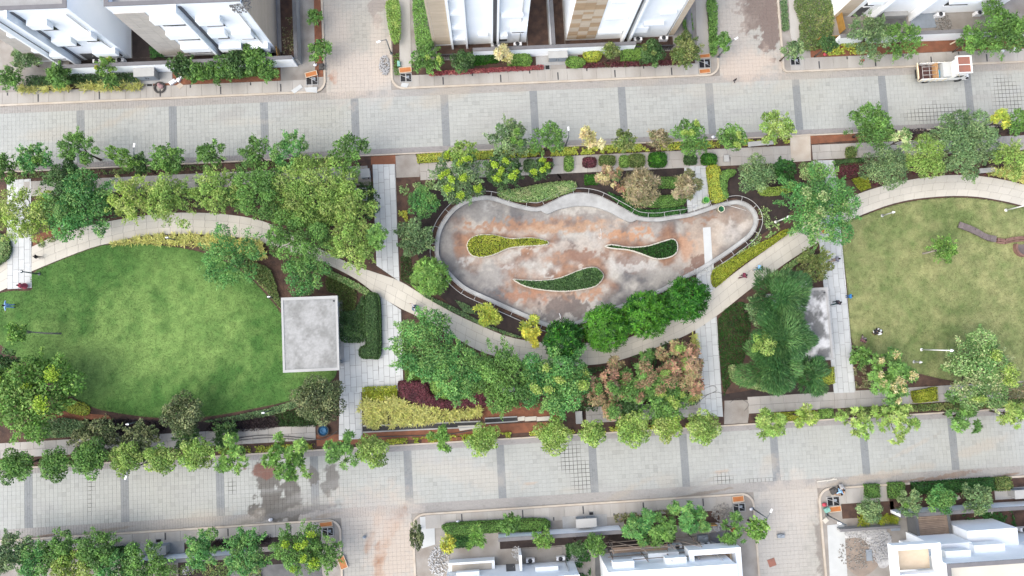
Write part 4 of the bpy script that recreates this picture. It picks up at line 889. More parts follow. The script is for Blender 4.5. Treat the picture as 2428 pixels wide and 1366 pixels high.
def lobes_of(R_, Hc, k, lr, rng, ragged=.25):
    """crown clumps: a jittered spiral over the disc, domed"""
    i = np.arange(k) + .5; r = np.sqrt(i / k) * (1 - lr * .75); a = i * 2.39996 + rng.uniform(0, 6.28)
    r = r * (1 + ragged * rng.normal(0, .45, k)); r = np.clip(r, 0, 1.15); a = a + rng.normal(0, .18, k)
    z = np.sqrt(np.clip(1 - (r * .9) ** 2, .08, 1)) * Hc * rng.uniform(.65, 1.05, k)
    return np.column_stack([R_ * r * np.cos(a), R_ * r * np.sin(a), z]), R_ * lr * rng.uniform(.7, 1.25, k)
def crown(style, R_, Hc, pal, rng, dens=1.0):
    P_ = dict(round=(18, .3, .16, 1.0), clump=(16, .27, .34, .95), airy=(20, .22, .42, .85), rosette=(12, .28, .05, 1.0), glossy=(18, .28, .3, .9), lumpy=(22, .26, .18, 1.0), tuft=(9, .27, .5, .8), needle=(16, .3, .3, 1.0))[style]
    k, lr, rag, cov = P_; k = max(5, int(k * min(1.5, .6 + R_ / 4.5)))
    LC, LR = lobes_of(R_, Hc, k, lr, rng, rag)
    if style == 'rosette': LR = LR * .75; LC = np.vstack([LC * .95, [[0, 0, Hc * .1]]]); LR = np.append(LR, R_ * .88); k += 1
    if style == 'round': LC = np.vstack([LC, [[0, 0, Hc * .45]]]); LR = np.append(LR, R_ * .62); k += 1
    tone = rng.integers(0, len(PAL[pal]), k)
    VV = []; CC = []
    if style in ('rosette', 'tuft'):
        nr = int(R_ * R_ * (62 if style == 'rosette' else 30) * dens) + 14
        w = LR ** 2 / (LR ** 2).sum(); li = rng.choice(k, nr, p=w); d = sph(nr, rng, -.1); c = LC[li] + d * LR[li][:, None] * rng.uniform(.75, 1.08, (nr, 1))
        m = 9 if style == 'rosette' else 13; ax = unit(d + np.array([0, 0, .55]))
        t1 = unit(np.cross(ax, np.array([[.3, .9, .2]]))); t2 = np.cross(ax, t1)
        an = (np.arange(m) * 2 * math.pi / m)[None, :] + rng.uniform(0, 6.28, (nr, 1)) + rng.normal(0, .15, (nr, m))
        L = rng.uniform(.26, .42, (nr, m)) * (1.2 if style == 'rosette' else 1.1)
        dirv = t1[:, None] * np.cos(an)[..., None] + t2[:, None] * np.sin(an)[..., None]
        el = rng.uniform(-.25, .75, (nr, m))[..., None]; dirv = dirv + ax[:, None] * el
        dirv = dirv / np.linalg.norm(dirv, axis=2)[..., None]
        cen = (c[:, None] + dirv * (L / 2)[..., None]).reshape(-1, 3); N = np.repeat(ax, m, 0) + rng.normal(0, .25, (nr * m, 3))
        col = pick(pal, nr * m, rng, np.repeat(tone[li], m), .18) * np.repeat(rng.uniform(.65, 1.4, nr), m)[:, None]
        return leaf_arrays(cen, dirv.reshape(-1, 3), N, L.ravel(), L.ravel() * (.24 if style == 'rosette' else .3), col), LC, LR
    base = {'round': (1250, .19, .105), 'clump': (960, .21, .105), 'airy': (900, .21, .09), 'glossy': (620, .26, .155), 'lumpy': (1150, .17, .085), 'needle': (1250, .42, .05)}[style]
    n = int(R_ * R_ * base[0] * dens * cov) + 150
    w = LR ** 2 / (LR ** 2).sum(); li = rng.choice(k, n, p=w); d = sph(n, rng, -.3)
    c = LC[li] + d * (LR[li] * rng.uniform(.55, 1.12, n) ** .6)[:, None] + rng.normal(0, .03, (n, 3))
    if style == 'needle':
        out = unit(np.column_stack([LC[li][:, 0], LC[li][:, 1], np.full(n, .15)])); D = unit(out * 1.2 + d * .8 + rng.normal(0, .3, (n, 3)))
    elif style == 'airy': D = unit(d * .9 + rng.normal(0, .55, (n, 3)) + np.array([0, 0, -.15]))
    else: D = unit(d * .5 + rng.normal(0, .7, (n, 3)))
    N = unit(d + np.array([0, 0, .55]) + rng.normal(0, .5, (n, 3)))
    L = base[1] * rng.uniform(.7, 1.35, n); col = pick(pal, n, rng, tone[li]) * (np.array([rng.uniform(.72, 1.3, k)])[0][li])[:, None]
    W_ = L * base[2] / base[1] * rng.uniform(.8, 1.25, n)
    if style in ('clump', 'airy', 'glossy'):      # shoots that break the outline
        ns = int(7 + R_ * 6); m = int(n * .22 / ns) + 6; a = rng.uniform(0, 6.28, ns); r0 = R_ * rng.uniform(.55, .85, ns); ln = R_ * rng.uniform(.22, .5, ns); z0 = Hc * rng.uniform(.35, .8, ns); up = rng.uniform(-.25, .35, ns)
        t = rng.random((ns, m)); dirs = np.column_stack([np.cos(a), np.sin(a), up]); base_p = np.column_stack([np.cos(a) * r0, np.sin(a) * r0, z0])
        wid = (.17 * (1 - .65 * t) + .02)[..., None] * (.6 + .3 * R_ / 2)
        c2 = (base_p[:, None] + dirs[:, None] * (t * ln[:, None])[..., None] + rng.normal(0, 1, (ns, m, 3)) * wid).reshape(-1, 3); q = ns * m
        D2 = unit(np.repeat(dirs, m, 0) + rng.normal(0, .6, (q, 3))); N2 = unit(rng.normal(0, .5, (q, 3)) + np.array([0, 0, 1])); L2 = base[1] * rng.uniform(.7, 1.2, q)
        col2 = pick(pal, q, rng, np.repeat(rng.integers(0, len(PAL[pal]), ns), m)) * np.repeat(rng.uniform(.9, 1.25, ns), m)[:, None]
        c = np.vstack([c, c2]); D = np.vstack([D, D2]); N = np.vstack([N, N2]); L = np.append(L, L2); W_ = np.append(W_, L2 * base[2] / base[1]); col = np.vstack([col, col2])
    return leaf_arrays(c, D, N, L, W_, col), LC, LR
def trunk_mesh(h, r, LC, zc, rng, lean=(0, 0)):
    mb = MB(); top = zc + .1
    mb.tube([(0, 0, 0), (lean[0] * .3 + rng.normal(0, .04), lean[1] * .3 + rng.normal(0, .04), top * .35), (lean[0] * .7, lean[1] * .7, top * .75), (lean[0], lean[1], top)], [r * 1.35, r, r * .8, r * .55], 8)
    for i in rng.choice(len(LC), min(6, len(LC)), replace=False):
        t = LC[i] + np.array([lean[0], lean[1], zc]); s = np.array([lean[0] * .7, lean[1] * .7, top * rng.uniform(.6, .85)])
        m = (s + t) / 2 + np.array([0, 0, -.1 * h * .3]); mb.tube([tuple(s), tuple(m), tuple(t)], [r * .5, r * .34, r * .13], 6)
    return mb
TREE_N = [0]
def tree(px, py, diam, style, pal, label, h=None, group=None, name='tree', accent=None, bark=M_TRUNK, flat=1.0, dens=1.0, lean=(0, 0), cat='tree', sq=None):
    """the crown's middle is seen at (px,py); diam in photo pixels"""
    TREE_N[0] += 1; rng = np.random.default_rng(1000 + TREE_N[0])
    R_ = diam * SC / 2 * (1.06 if style == 'rosette' else .97)
    if h is None: h = 2.2 + R_ * 1.3
    Hc = min(h * .42, R_ * .85) * flat; zc = h - Hc * 1.15
    x, y = P(px, py, zc + Hc * .7)
    e = empty(name, label, cat, (x - lean[0], y - lean[1], .08), group=group)
    (V, col), LC, LR = crown(style, R_, Hc, pal, rng, dens)
    if accent:
        pal2, n_l, sz = accent; idx = rng.choice(len(LC), min(n_l, len(LC)), replace=False); vs = [V]; cs = [col]
        for i in idx:
            nn = int(240 * sz * sz * R_) + 50; d = sph(nn, rng, 0); r0 = LR[i] * sz * .8; st_ = rng.uniform(.5, 1.5, 3); ra = rng.uniform(0, 3.14); dd = d * st_; dd = np.column_stack([dd[:, 0] * math.cos(ra) - dd[:, 1] * math.sin(ra), dd[:, 0] * math.sin(ra) + dd[:, 1] * math.cos(ra), dd[:, 2]])
            cc = LC[i] + np.array([0, 0, LR[i] * .85]) + dd * r0 * rng.uniform(.2, 1.25, (nn, 1)) + rng.normal(0, .07, (nn, 3)); L = rng.uniform(.14, .28, nn)
            v, c = leaf_arrays(cc, unit(d + rng.normal(0, .6, (nn, 3))), unit(d + np.array([0, 0, .6])), L, L * .45, pick(pal2, nn, rng)); vs.append(v); cs.append(c)
        V = np.vstack(vs); col = np.vstack(cs)
    if sq is not None:
        ca, sa = math.cos(sq[2]), math.sin(sq[2]); u = V[:, 0] * ca + V[:, 1] * sa; v = -V[:, 0] * sa + V[:, 1] * ca; u *= sq[0]; v *= sq[1]; V[:, 0] = u * ca - v * sa; V[:, 1] = u * sa + v * ca
    V = V + np.array([lean[0], lean[1], zc])
    V[:, 2] = np.maximum(V[:, 2], .03)
    link('crown', np_mesh('crown', V, np.arange(len(V)).reshape(-1, 4), col), M_LEAF, e)
    trunk_mesh(h, .045 + .028 * R_, LC, zc, rng, lean).build('trunk', bark, e)
    return e
ORD = ['first', 'second', 'third', 'fourth', 'fifth', 'sixth', 'seventh', 'eighth', 'ninth', 'tenth', 'eleventh', 'twelfth', 'thirteenth', 'fourteenth', 'fifteenth', 'sixteenth', 'seventeenth', 'eighteenth', 'nineteenth', 'twentieth']
def row(group, where, items, shrink=1.0, **kw):
    for i, (px, py, d, st, pal, desc, *ex) in enumerate(items):
        k = dict(kw); k.update(ex[0] if ex else {})
        tree(px, py, d * shrink, st, pal, f'{desc}, {ORD[i]} from left {where}', group=group, **k)
row('street trees along the upper road kerb beside the left garden', 'on upper kerb, left half',
    [(8, 398, 78, 'clump', 'mid', 'dark leafy tree cut by the picture edge'), (80, 378, 92, 'clump', 'blue', 'clumpy blue-green tree', dict(accent=('bright', 2, .6))), (185, 355, 108, 'airy', 'mid', 'feathery green tree'),
     (292, 374, 88, 'airy', 'bright', 'bright slanting plume-shaped tree', dict(sq=(1.25, .55, R(-28)))), (330, 392, 62, 'clump', 'dark', 'small dark tree under the bright plume'), (395, 375, 88, 'clump', 'mid', 'bushy bright green tree', dict(accent=('bright', 3, .7))),
     (498, 362, 72, 'clump', 'mid', 'small green tree'), (605, 362, 90, 'airy', 'mid', 'feathery mid green tree'), (690, 362, 112, 'airy', 'blue', 'feathery blue-green tree'), (828, 362, 105, 'airy', 'mid', 'loose dark green tree overhanging the road')], shrink=.84)
row('garden trees above the left ring path', 'in belt above left lawn',
    [(45, 505, 140, 'airy', 'lime', 'yellowish green tree'), (150, 428, 96, 'clump', 'dark', 'dark green tree behind larger one'), (195, 485, 168, 'clump', 'blue', 'big blue-green tree'), (310, 470, 112, 'airy', 'lime', 'pale yellow-green tree'),
     (408, 468, 125, 'airy', 'light', 'light green spreading tree'), (515, 450, 112, 'airy', 'light', 'airy light green tree'), (612, 450, 148, 'airy', 'mid', 'broad mid green tree'), (660, 560, 60, 'airy', 'mid', 'small feathery tree on the path edge'), (735, 450, 185, 'airy', 'light', 'largest light green tree'),
     (712, 555, 155, 'airy', 'mid', 'feathery green tree over the path'), (815, 480, 140, 'airy', 'light', 'spreading light green tree'), (835, 575, 130, 'airy', 'light', 'bright feathery tree by the walkway'), (890, 560, 70, 'tuft', 'mid', 'small dark tree overhanging the walkway')], shrink=.92, h=5.2)
tree(548, 610, 135, 'airy', 'blue', 'tall thin feathery tree in the yellow bed at the lawn edge', h=5.5, dens=.75)
tree(720, 648, 108, 'lumpy', 'blue', 'knobbly blue-green tree just above the square pavilion', h=3.6)
tree(435, 982, 106, 'round', 'olive', 'dark olive round tree at the lower lawn edge', h=3.8)
tree(757, 945, 126, 'round', 'olive', 'large dark olive round tree below the square pavilion', h=4.2)
tree(72, 935, 190, 'glossy', 'bright', 'big glossy bright green tree at lower left of the lawn', h=5, accent=('chartreuse', 4, .6))
tree(12, 860, 60, 'glossy', 'dark', 'dark tree at the left edge beside the glossy tree', h=4)
tree(40, 786, 48, 'glossy', 'bright', 'small sapling leaning left over the green lawn', h=3.8, lean=(-2.1, .3), bark=M_PALEBARK)
# round the pond
tree(1020, 655, 88, 'rosette', 'bright', 'bright green bushy tree left of the pond edge', h=3)
tree(1003, 480, 84, 'lumpy', 'blue', 'blue-green shrubby tree beside the middle walkway', h=2.8, name='shrub_tree')
tree(982, 562, 88, 'clump', 'sage', 'silvery green shrubby tree beside the middle walkway', h=2.6, name='shrub_tree')
G_ = 'dark trees with bright new tips above the pond'
tree(1085, 420, 118, 'clump', 'sage', 'dark tree with yellow-green tips, left of three above pond', group=G_, accent=('chartreuse', 9, .62), h=4.5)
tree(1195, 405, 88, 'clump', 'dark', 'dark tree with yellow-green tips, middle of the three above pond', group=G_, accent=('chartreuse', 7, .65), h=4.2)
tree(1282, 400, 52, 'clump', 'dark', 'smallest dark tree with yellow-green tips above the pond', group=G_, accent=('chartreuse', 4, .9), h=3.4)
row('street trees along the upper road kerb above the pond', 'along the upper kerb above pond',
    [(1098, 362, 62, 'clump', 'light', 'light green tree'), (1207, 330, 92, 'clump', 'sage', 'grey-green round tree', dict(accent=('bright', 3, .6))), (1300, 332, 80, 'airy', 'mid', 'airy green tree'), (1398, 332, 60, 'tuft', 'cream', 'cream variegated tree'), (1480, 332, 54, 'clump', 'moss', 'small olive green tree'),
     (1562, 332, 54, 'clump', 'brown', 'small brownish green tree'), (1640, 325, 84, 'clump', 'mid', 'tall green tree', dict(accent=('lime', 3, .7))), (1735, 325, 70, 'round', 'mid', 'round green tree', dict(accent=('lime', 2, .7))), (1842, 305, 78, 'clump', 'light', 'bright leafy tree')])
row('trees along the upper road beside the right lawn', 'along upper road above right lawn',
    [(2068, 300, 110, 'clump', 'mid', 'large mid green tree'), (2100, 395, 118, 'lumpy', 'sage', 'pale clustered tree'), (2140, 330, 50, 'tuft', 'variegated', 'small pale wispy tree'), (2195, 375, 112, 'lumpy', 'light', 'pale yellow-green clustered tree'), (2290, 340, 158, 'clump', 'sage', 'biggest grey-green tree'), (2375, 285, 50, 'tuft', 'yellow', 'small yellow tree'), (2398, 375, 95, 'airy', 'light', 'pale drooping tree'), (2425, 290, 72, 'clump', 'mid', 'green tree cut by right edge')], h=4.6)
tree(1450, 420, 66, 'tuft', 'pink', 'small tree with pale pink new leaves above the pond', h=3, accent=('cream', 4, .7))
tree(1522, 442, 90, 'rosette', 'brown', 'brownish tree beside the pink-leaved tree above the pond', h=3.2)
tree(1622, 440, 86, 'tuft', 'brown', 'beige sparse tree overhanging the walkway above the pond', h=3.2, dens=1.3)
tree(1792, 412, 96, 'lumpy', 'sage', 'pale green tree right of the dark curved hedge', h=3.4)
tree(1856, 405, 66, 'clump', 'darkgrass', 'dense dark green tree between two pale ones', h=3)
tree(1928, 412, 74, 'lumpy', 'variegated', 'pale speckled tree left of the right walkway', h=3)
tree(1945, 488, 178, 'clump', 'blue', 'big blue-green tree spreading over the path junction', h=5.4, accent=('variegated', 5, .7), bark=M_PALEBARK)
tree(1932, 628, 80, 'clump', 'moss', 'shrubby olive tree beside the right walkway', h=2.8)
G_ = 'feathery conifers over the old pavilion'
tree(1848, 705, 150, 'needle', 'pine', 'upper feathery conifer over the weathered pavilion roof', h=5.4, group=G_)
tree(1856, 800, 150, 'needle', 'pine', 'middle feathery conifer over the weathered pavilion roof', h=5.6, group=G_, flat=.8)
tree(1830, 868, 150, 'needle', 'pine', 'lower left feathery conifer beside the weathered pavilion', h=4.8, group=G_)
tree(1922, 890, 95, 'needle', 'pine', 'lower right feathery conifer below the weathered pavilion', h=4, group=G_)
tree(1800, 735, 82, 'lumpy', 'sage', 'pale clustered tree left of the upper feathery conifer', h=4.6)
tree(1815, 815, 70, 'lumpy', 'light', 'small pale tree amid the feathery conifers', h=5.6)
G_ = 'round deep green trees along the pond path'
for (px, py, d, l) in ((1340, 808, 96, 'lowest, leftmost'), (1440, 778, 110, 'second'), (1535, 745, 112, 'third'), (1630, 710, 106, 'highest, rightmost')):
    tree(px, py, d, 'rosette', 'mango', f'round deep green rosette-leaved tree, {l} of four below the pond', h=3.4, group=G_, dens=1.2)
G_ = 'small yellow-leaved trees below the pond'
tree(1160, 750, 64, 'tuft', 'yellow', 'small yellow-leaved tree left of the pond path bend', h=2.4, group=G_, dens=1.3)
tree(1258, 788, 66, 'tuft', 'yellow', 'small yellow-leaved tree next to the round green trees', h=2.4, group=G_, dens=1.3)
row('trees along the lower garden between path and lower road', 'in the belt under the curved path',
    [(1008, 815, 158, 'clump', 'blue', 'dense blue-green tree'), (1085, 885, 130, 'clump', 'blue', 'soft blue-green tree'), (1195, 895, 150, 'clump', 'mid', 'clumpy green tree'), (1318, 905, 165, 'clump', 'blue', 'broad green tree', dict(accent=('lime', 6, .6)))], h=4.8)
G_ = 'pink flushed trees beside the lower walkway'
tree(1440, 925, 125, 'tuft', 'pink', 'left pink-flushed tree beside the lower walkway', h=4.2, group=G_, accent=('mid', 4, 1), dens=1.1)
tree(1530, 905, 135, 'tuft', 'mid', 'middle green and pink tree beside the lower walkway', h=4.2, group=G_, accent=('pink', 7, .8), dens=1.2)
tree(1612, 868, 135, 'tuft', 'pink', 'right, most strongly pink tree beside the lower walkway', h=4.2, group=G_, accent=('light', 3, .8), dens=1.2)
tree(1575, 945, 110, 'clump', 'mid', 'dark green tree between the pink-flushed trees', h=3.8, accent=('lime', 5, .6))
tree(1480, 960, 90, 'clump', 'dark', 'dark tree below the pink-flushed trees', h=3.4)
row('street trees along the lower road, left half', 'on lower kerb, left half',
    [(40, 1105, 86, 'round', 'mid', 'dense green tree'), (130, 1100, 78, 'round', 'mid', 'leafy green tree'), (212, 1087, 92, 'round', 'mid', 'large green tree'), (298, 1087, 80, 'round', 'light', 'light green tree'), (382, 1087, 78, 'round', 'light', 'bright light green tree'), (464, 1077, 84, 'round', 'light', 'yellow-green tree'),
     (550, 1085, 90, 'tuft', 'bright', 'sparse palmate tree', dict(dens=.8)), (690, 1090, 120, 'tuft', 'bright', 'wide sparse palmate tree', dict(dens=.9)), (808, 1070, 80, 'tuft', 'mid', 'slim feathery tree', dict(dens=1.1)), (885, 1068, 86, 'round', 'light', 'bushy bright tree')], h=3.8)
row('street trees along the lower road, right half', 'on lower kerb from the trench rightwards',
    [(1048, 1040, 50, 'tuft', 'bright', 'small vivid green tree', dict(dens=1.4)), (1145, 1045, 82, 'round', 'light', 'round leafy tree'), (1312, 1035, 90, 'round', 'light', 'dense yellow-green tree'), (1405, 1024, 68, 'round', 'light', 'small yellow-green tree'), (1497, 1018, 92, 'round', 'light', 'broad yellow-green tree'), (1583, 1012, 72, 'round', 'lime', 'small bright tree'), (1668, 1014, 88, 'round', 'light', 'round yellow-green tree'),
     (1818, 1005, 84, 'tuft', 'light', 'loose spiky tree', dict(dens=1.1)), (1912, 990, 60, 'tuft', 'lime', 'little yellow-green tree'), (2040, 1000, 90, 'tuft', 'light', 'sparse branching tree', dict(dens=.7)), (2130, 995, 105, 'tuft', 'light', 'wide sparse tree', dict(dens=.9)), (2285, 990, 95, 'tuft', 'mid', 'sparse drooping tree', dict(dens=.8)), (2402, 982, 70, 'tuft', 'light', 'last sparse tree')], h=3.8)
tree(2322, 885, 172, 'clump', 'variegated', 'large pale green tree at the bottom of the right lawn', h=5.2, accent=('lime', 5, .6))
tree(2108, 895, 140, 'tuft', 'mid', 'open-branched tree with cream flower heads by the right walkway', h=4, accent=('cream', 9, .5), bark=M_PALEBARK, dens=1.1)
tree(2237, 590, 64, 'airy', 'bright', 'small bright sapling alone on the right lawn', h=2.6, bark=M_PALEBARK, lean=(.9, .2))
tree(2040, 845, 50, 'glossy', 'mid', 'small shrub at the lower left corner of the right lawn', h=1.6, name='shrub', cat='shrub')
tree(225, 1050, 110, 'clump', 'olive', 'dark shrub mass behind the lower left street trees', h=2.6, name='shrub', cat='shrub')
tree(325, 1045, 90, 'clump', 'olive', 'dark shrub right of the dark shrub mass, lower left', h=2.4, name='shrub', cat='shrub')
tree(535, 1030, 60, 'clump', 'dark', 'dark shrub standing on the lower left footpath', h=1.6, name='shrub', cat='shrub')
tree(440, 1035, 60, 'clump', 'dark', 'dark shrub below the olive round tree', h=1.8, name='shrub', cat='shrub')
# gardens of the upper houses
row('garden trees in front of the two upper left houses', 'before the upper left houses',
    [(24, 186, 54, 'clump', 'mid', 'bushy tree'), (62, 140, 62, 'clump', 'sage', 'grey-green tree behind wall end'), (140, 180, 60, 'clump', 'mid', 'round green tree'), (248, 162, 52, 'airy', 'bright', 'tall slim tree', dict(accent=('yellow', 2, .7))), (265, 195, 34, 'airy', 'mid', 'small slim shrub'), (430, 155, 62, 'glossy', 'dark', 'dark leafy tree'), (470, 172, 50, 'glossy', 'mid', 'green shrub'), (520, 168, 66, 'clump', 'mid', 'bushy green shrub'), (560, 145, 66, 'glossy', 'dark', 'dark bushy tree'), (605, 135, 76, 'glossy', 'mid', 'large leafy tree'), (632, 170, 48, 'clump', 'mid', 'low shrub at the bed end')], h=2.4)
tree(745, 40, 38, 'clump', 'mid', 'upper street tree left of the upper left street', h=2.2, group='pair of trees beside the upper left street')
tree(755, 118, 54, 'clump', 'mid', 'lower street tree left of the upper left street', h=2.6, group='pair of trees beside the upper left street')
row('garden trees in front of the upper middle houses', 'before the upper middle houses',
    [(1010, 140, 70, 'clump', 'mid', 'dark tree with pale tips', dict(accent=('lime', 2, .6))), (1098, 148, 60, 'round', 'dark', 'round grey-green tree'), (1193, 127, 52, 'tuft', 'cream', 'cream variegated tree'), (1450, 122, 50, 'round', 'moss', 'round olive tree'), (1545, 128, 70, 'round', 'dark', 'wide dark tree', dict(accent=('moss', 2, .8))), (1625, 118, 80, 'clump', 'moss', 'large olive tree'), (1715, 98, 44, 'clump', 'mid', 'small street tree')], h=2.8)
row('trees in front of the unfinished upper right house', 'before the unfinished house',
    [(1880, 115, 50, 'clump', 'sage', 'grey-green bush'), (1965, 105, 46, 'clump', 'dark', 'dark bush'), (2062, 85, 110, 'airy', 'sage', 'feathery tree'), (2145, 95, 90, 'airy', 'mid', 'feathery green tree'), (2305, 95, 64, 'clump', 'mid', 'small green tree'), (2378, 70, 130, 'clump', 'mid', 'large dense tree')], h=3.6)
# gardens of the lower houses
row('trees in front of the lower left plot', 'before the lower left plot',
    [(22, 1310, 90, 'clump', 'sage', 'grey-green tree'), (88, 1330, 84, 'clump', 'blue', 'blue-green tree'), (140, 1300, 80, 'clump', 'mid', 'dark clumpy tree'), (165, 1350, 90, 'clump', 'lime', 'yellow-green tree'), (232, 1305, 86, 'clump', 'mid', 'light-tipped tree'), (262, 1350, 80, 'clump', 'blue', 'blue-green tree'), (345, 1345, 110, 'clump', 'mid', 'wide green tree'), (480, 1305, 82, 'clump', 'blue', 'blue-green tree over the white wall'), (582, 1312, 100, 'clump', 'blue', 'dense tree over the white wall'), (705, 1302, 112, 'clump', 'mid', 'big tree with yellow tips', dict(accent=('chartreuse', 7, .6))), (775, 1315, 76, 'airy', 'mid', 'airy tree at the street corner')], h=4)
row('trees in front of the lower middle houses', 'before the lower middle houses',
    [(988, 1272, 50, 'clump', 'olive', 'dark shrub', dict(sq=(.6, 1.2, 0))), (1065, 1290, 38, 'clump', 'yellow', 'small yellowish shrub'), (1127, 1275, 52, 'tuft', 'bright', 'small bright tree'), (1208, 1245, 46, 'clump', 'mid', 'small green tree'), (1290, 1275, 46, 'airy', 'bright', 'slim bright tree'), (1370, 1300, 40, 'round', 'dark', 'small round dark tree'), (1412, 1290, 56, 'round', 'mid', 'round clipped tree'), (1515, 1248, 95, 'tuft', 'blue', 'broad tree over scaffolding', dict(dens=1.3)), (1570, 1255, 80, 'tuft', 'mid', 'green tree over scaffolding', dict(dens=1.2)), (1640, 1228, 92, 'tuft', 'blue', 'dense tree beside scaffolding', dict(dens=1.3)), (1738, 1258, 66, 'tuft', 'mid', 'sparse tree'), (1800, 1252, 52, 'glossy', 'bright', 'bright street tree')], h=3.4)
row('round trees in front of the lower right wall', 'before the lower right wall',
    [(2062, 1208, 66, 'round', 'sage', 'grey-green tree'), (2155, 1190, 62, 'clump', 'sage', 'pale tree', dict(accent=('bright', 1, .9))), (2228, 1182, 74, 'round', 'blue', 'blue-green tree'), (2318, 1182, 70, 'clump', 'sage', 'grey-green tree')], h=2.8)

# ------------------------------------------------------------------ beds, hedges and ground cover
BED_N = [0]
def bed(label, pts, h, style, pal, dens=None, cat='planting', z=None, poly=None, parent=None, name=None):
    """clip = clipped hedge, shrub = loose low shrubs, spiky = strap leaves, cover = sparse ground cover"""
    BED_N[0] += 1; rng = np.random.default_rng(500 + BED_N[0])
    w = poly or (smooth(PP(pts, h), 3) if len(pts) > 5 else PP(pts, h)); A = area(w); z0 = .09 if z is None else z
    d = {'clip': 420, 'shrub': 330, 'spiky': 300, 'cover': 130, 'grass': 420}[style] if dens is None else dens; n = int(A * d) + 30
    q = sample(w, n, rng); X, Y = q[:, 0], q[:, 1]; de = seg_dist(X, Y, w)
    lump = fbm(X * 1.1, Y * 1.1, BED_N[0])
    if style == 'clip':
        zt = z0 + h * np.minimum(1, .55 + de / .35 * .45) + rng.normal(0, .03, n); D = rng.normal(0, 1, (n, 3)) * np.array([1, 1, .5]); N = np.column_stack([rng.normal(0, .45, n), rng.normal(0, .45, n), np.ones(n)]); L = rng.uniform(.09, .17, n); W_ = L * .6
    elif style == 'shrub':
        zt = z0 + h * (.25 + .75 * rng.random(n) ** .5) * (.55 + .8 * lump); D = rng.normal(0, 1, (n, 3)) * np.array([1, 1, .6]); N = np.column_stack([rng.normal(0, .6, n), rng.normal(0, .6, n), np.ones(n)]); L = rng.uniform(.12, .24, n); W_ = L * .5
    elif style == 'spiky':
        m = 16; nc = int(n / m * .55) + 1; c = sample(w, nc, rng); an = rng.uniform(0, 6.28, (nc, m)); L = rng.uniform(.34, .62, (nc, m)); el = rng.uniform(.15, 1.3, (nc, m))
        dv = np.stack([np.cos(an), np.sin(an), el], 2); dv /= np.linalg.norm(dv, axis=2)[..., None]; zc = z0 + h * rng.uniform(.3, .75, nc)
        cen = np.column_stack([c, zc])[:, None] + dv * (L / 2)[..., None]; n = nc * m; q = cen.reshape(-1, 3); X, Y = q[:, 0], q[:, 1]; zt = q[:, 2]; D = dv.reshape(-1, 3); N = np.tile([0, 0, 1.0], (n, 1)) + rng.normal(0, .2, (n, 3)); L = L.ravel(); W_ = L * .15; lump = fbm(X, Y, 3)
    elif style == 'cover':
        keep = fbm(X * 1.6, Y * 1.6, BED_N[0] + 50) > .44; X, Y = X[keep], Y[keep]; n = len(X); lump = lump[keep]
        zt = z0 + h * rng.random(n); D = rng.normal(0, 1, (n, 3)) * np.array([1, 1, .3]); N = np.column_stack([rng.normal(0, .5, n), rng.normal(0, .5, n), np.ones(n)]); L = rng.uniform(.12, .26, n); W_ = L * .55
    else:
        zt = z0 + h * rng.random(n) * .8; a = rng.uniform(0, 6.28, n); D = np.column_stack([np.cos(a) * .8, np.sin(a) * .8, rng.uniform(.3, 1, n)]); N = np.column_stack([rng.normal(0, 1, n), rng.normal(0, 1, n), .6 * np.ones(n)]); L = rng.uniform(.15, .32, n); W_ = L * .2
    V, col = leaf_arrays(np.column_stack([X, Y, zt]), D, unit(N), L, W_, pick(pal, n, rng, (lump * 3).astype(int)) * (.8 + .4 * lump)[:, None])
    if style == 'clip':       # leafy flanks
        per = w + w[:1]; tot = sum(math.hypot(b[0] - a[0], b[1] - a[1]) for a, b in zip(per, per[1:])); m = int(tot * h * 260); t = np.sort(rng.uniform(0, tot, m)); s = 0; pts_ = []
        segs = [(a, b, math.hypot(b[0] - a[0], b[1] - a[1])) for a, b in zip(per, per[1:])]; k = 0
        for tt in t:
            while k < len(segs) - 1 and tt > s + segs[k][2]: s += segs[k][2]; k += 1
            a, b, l = segs[k]; u = (tt - s) / max(l, 1e-6); pts_.append((a[0] + (b[0] - a[0]) * u, a[1] + (b[1] - a[1]) * u))
        if m > 3:
            p_ = np.array(pts_); zz = z0 + h * rng.random(m) * .9; L = rng.uniform(.09, .16, m)
            v2, c2 = leaf_arrays(np.column_stack([p_ + rng.normal(0, .03, (m, 2)), zz]), rng.normal(0, 1, (m, 3)), unit(rng.normal(0, 1, (m, 3)) + np.array([0, 0, .3])), L, L * .6, pick(pal, m, rng)); V = np.vstack([V, v2]); col = np.vstack([col, c2])
    me = np_mesh('foliage', V, np.arange(len(V)).reshape(-1, 4), col)
    if parent is not None: o = link('foliage', me, M_LEAF, parent); tag(o, kind='stuff'); return o
    if style in ('clip', 'shrub', 'spiky'):
        e = empty(name or ('clipped_hedge' if style == 'clip' else 'planting_bed'), label, cat)
        tag(link('foliage', me, M_LEAF, e), kind='stuff')
        if style == 'clip':
            c = (sum(p[0] for p in w) / len(w), sum(p[1] for p in w) / len(w)); ww = w if sum(a[0] * b[1] - b[0] * a[1] for a, b in zip(w, w[1:] + w[:1])) > 0 else w[::-1]
            MB().prism(offset(ww, .1), .06, z0 + h * .72, False).build('dark_core', M_DARKCORE, e)  # solid dark core added so gaps between leaves look shaded
        return e
    return tag(link(name or 'ground_cover', me, M_LEAF), label, cat, None, 'stuff')
for k, pal, st in (('yellow', 'yellowgreen', 'clip'), ('green', 'darkgrass', 'grass'), ('mixed', 'dark', 'shrub')):
    e, w = ISLW[k + '_e']; bed('', None, .28, st, pal, poly=w, z=.31, parent=e, dens=300 if k == 'yellow' else 480)
H = 'hedge'
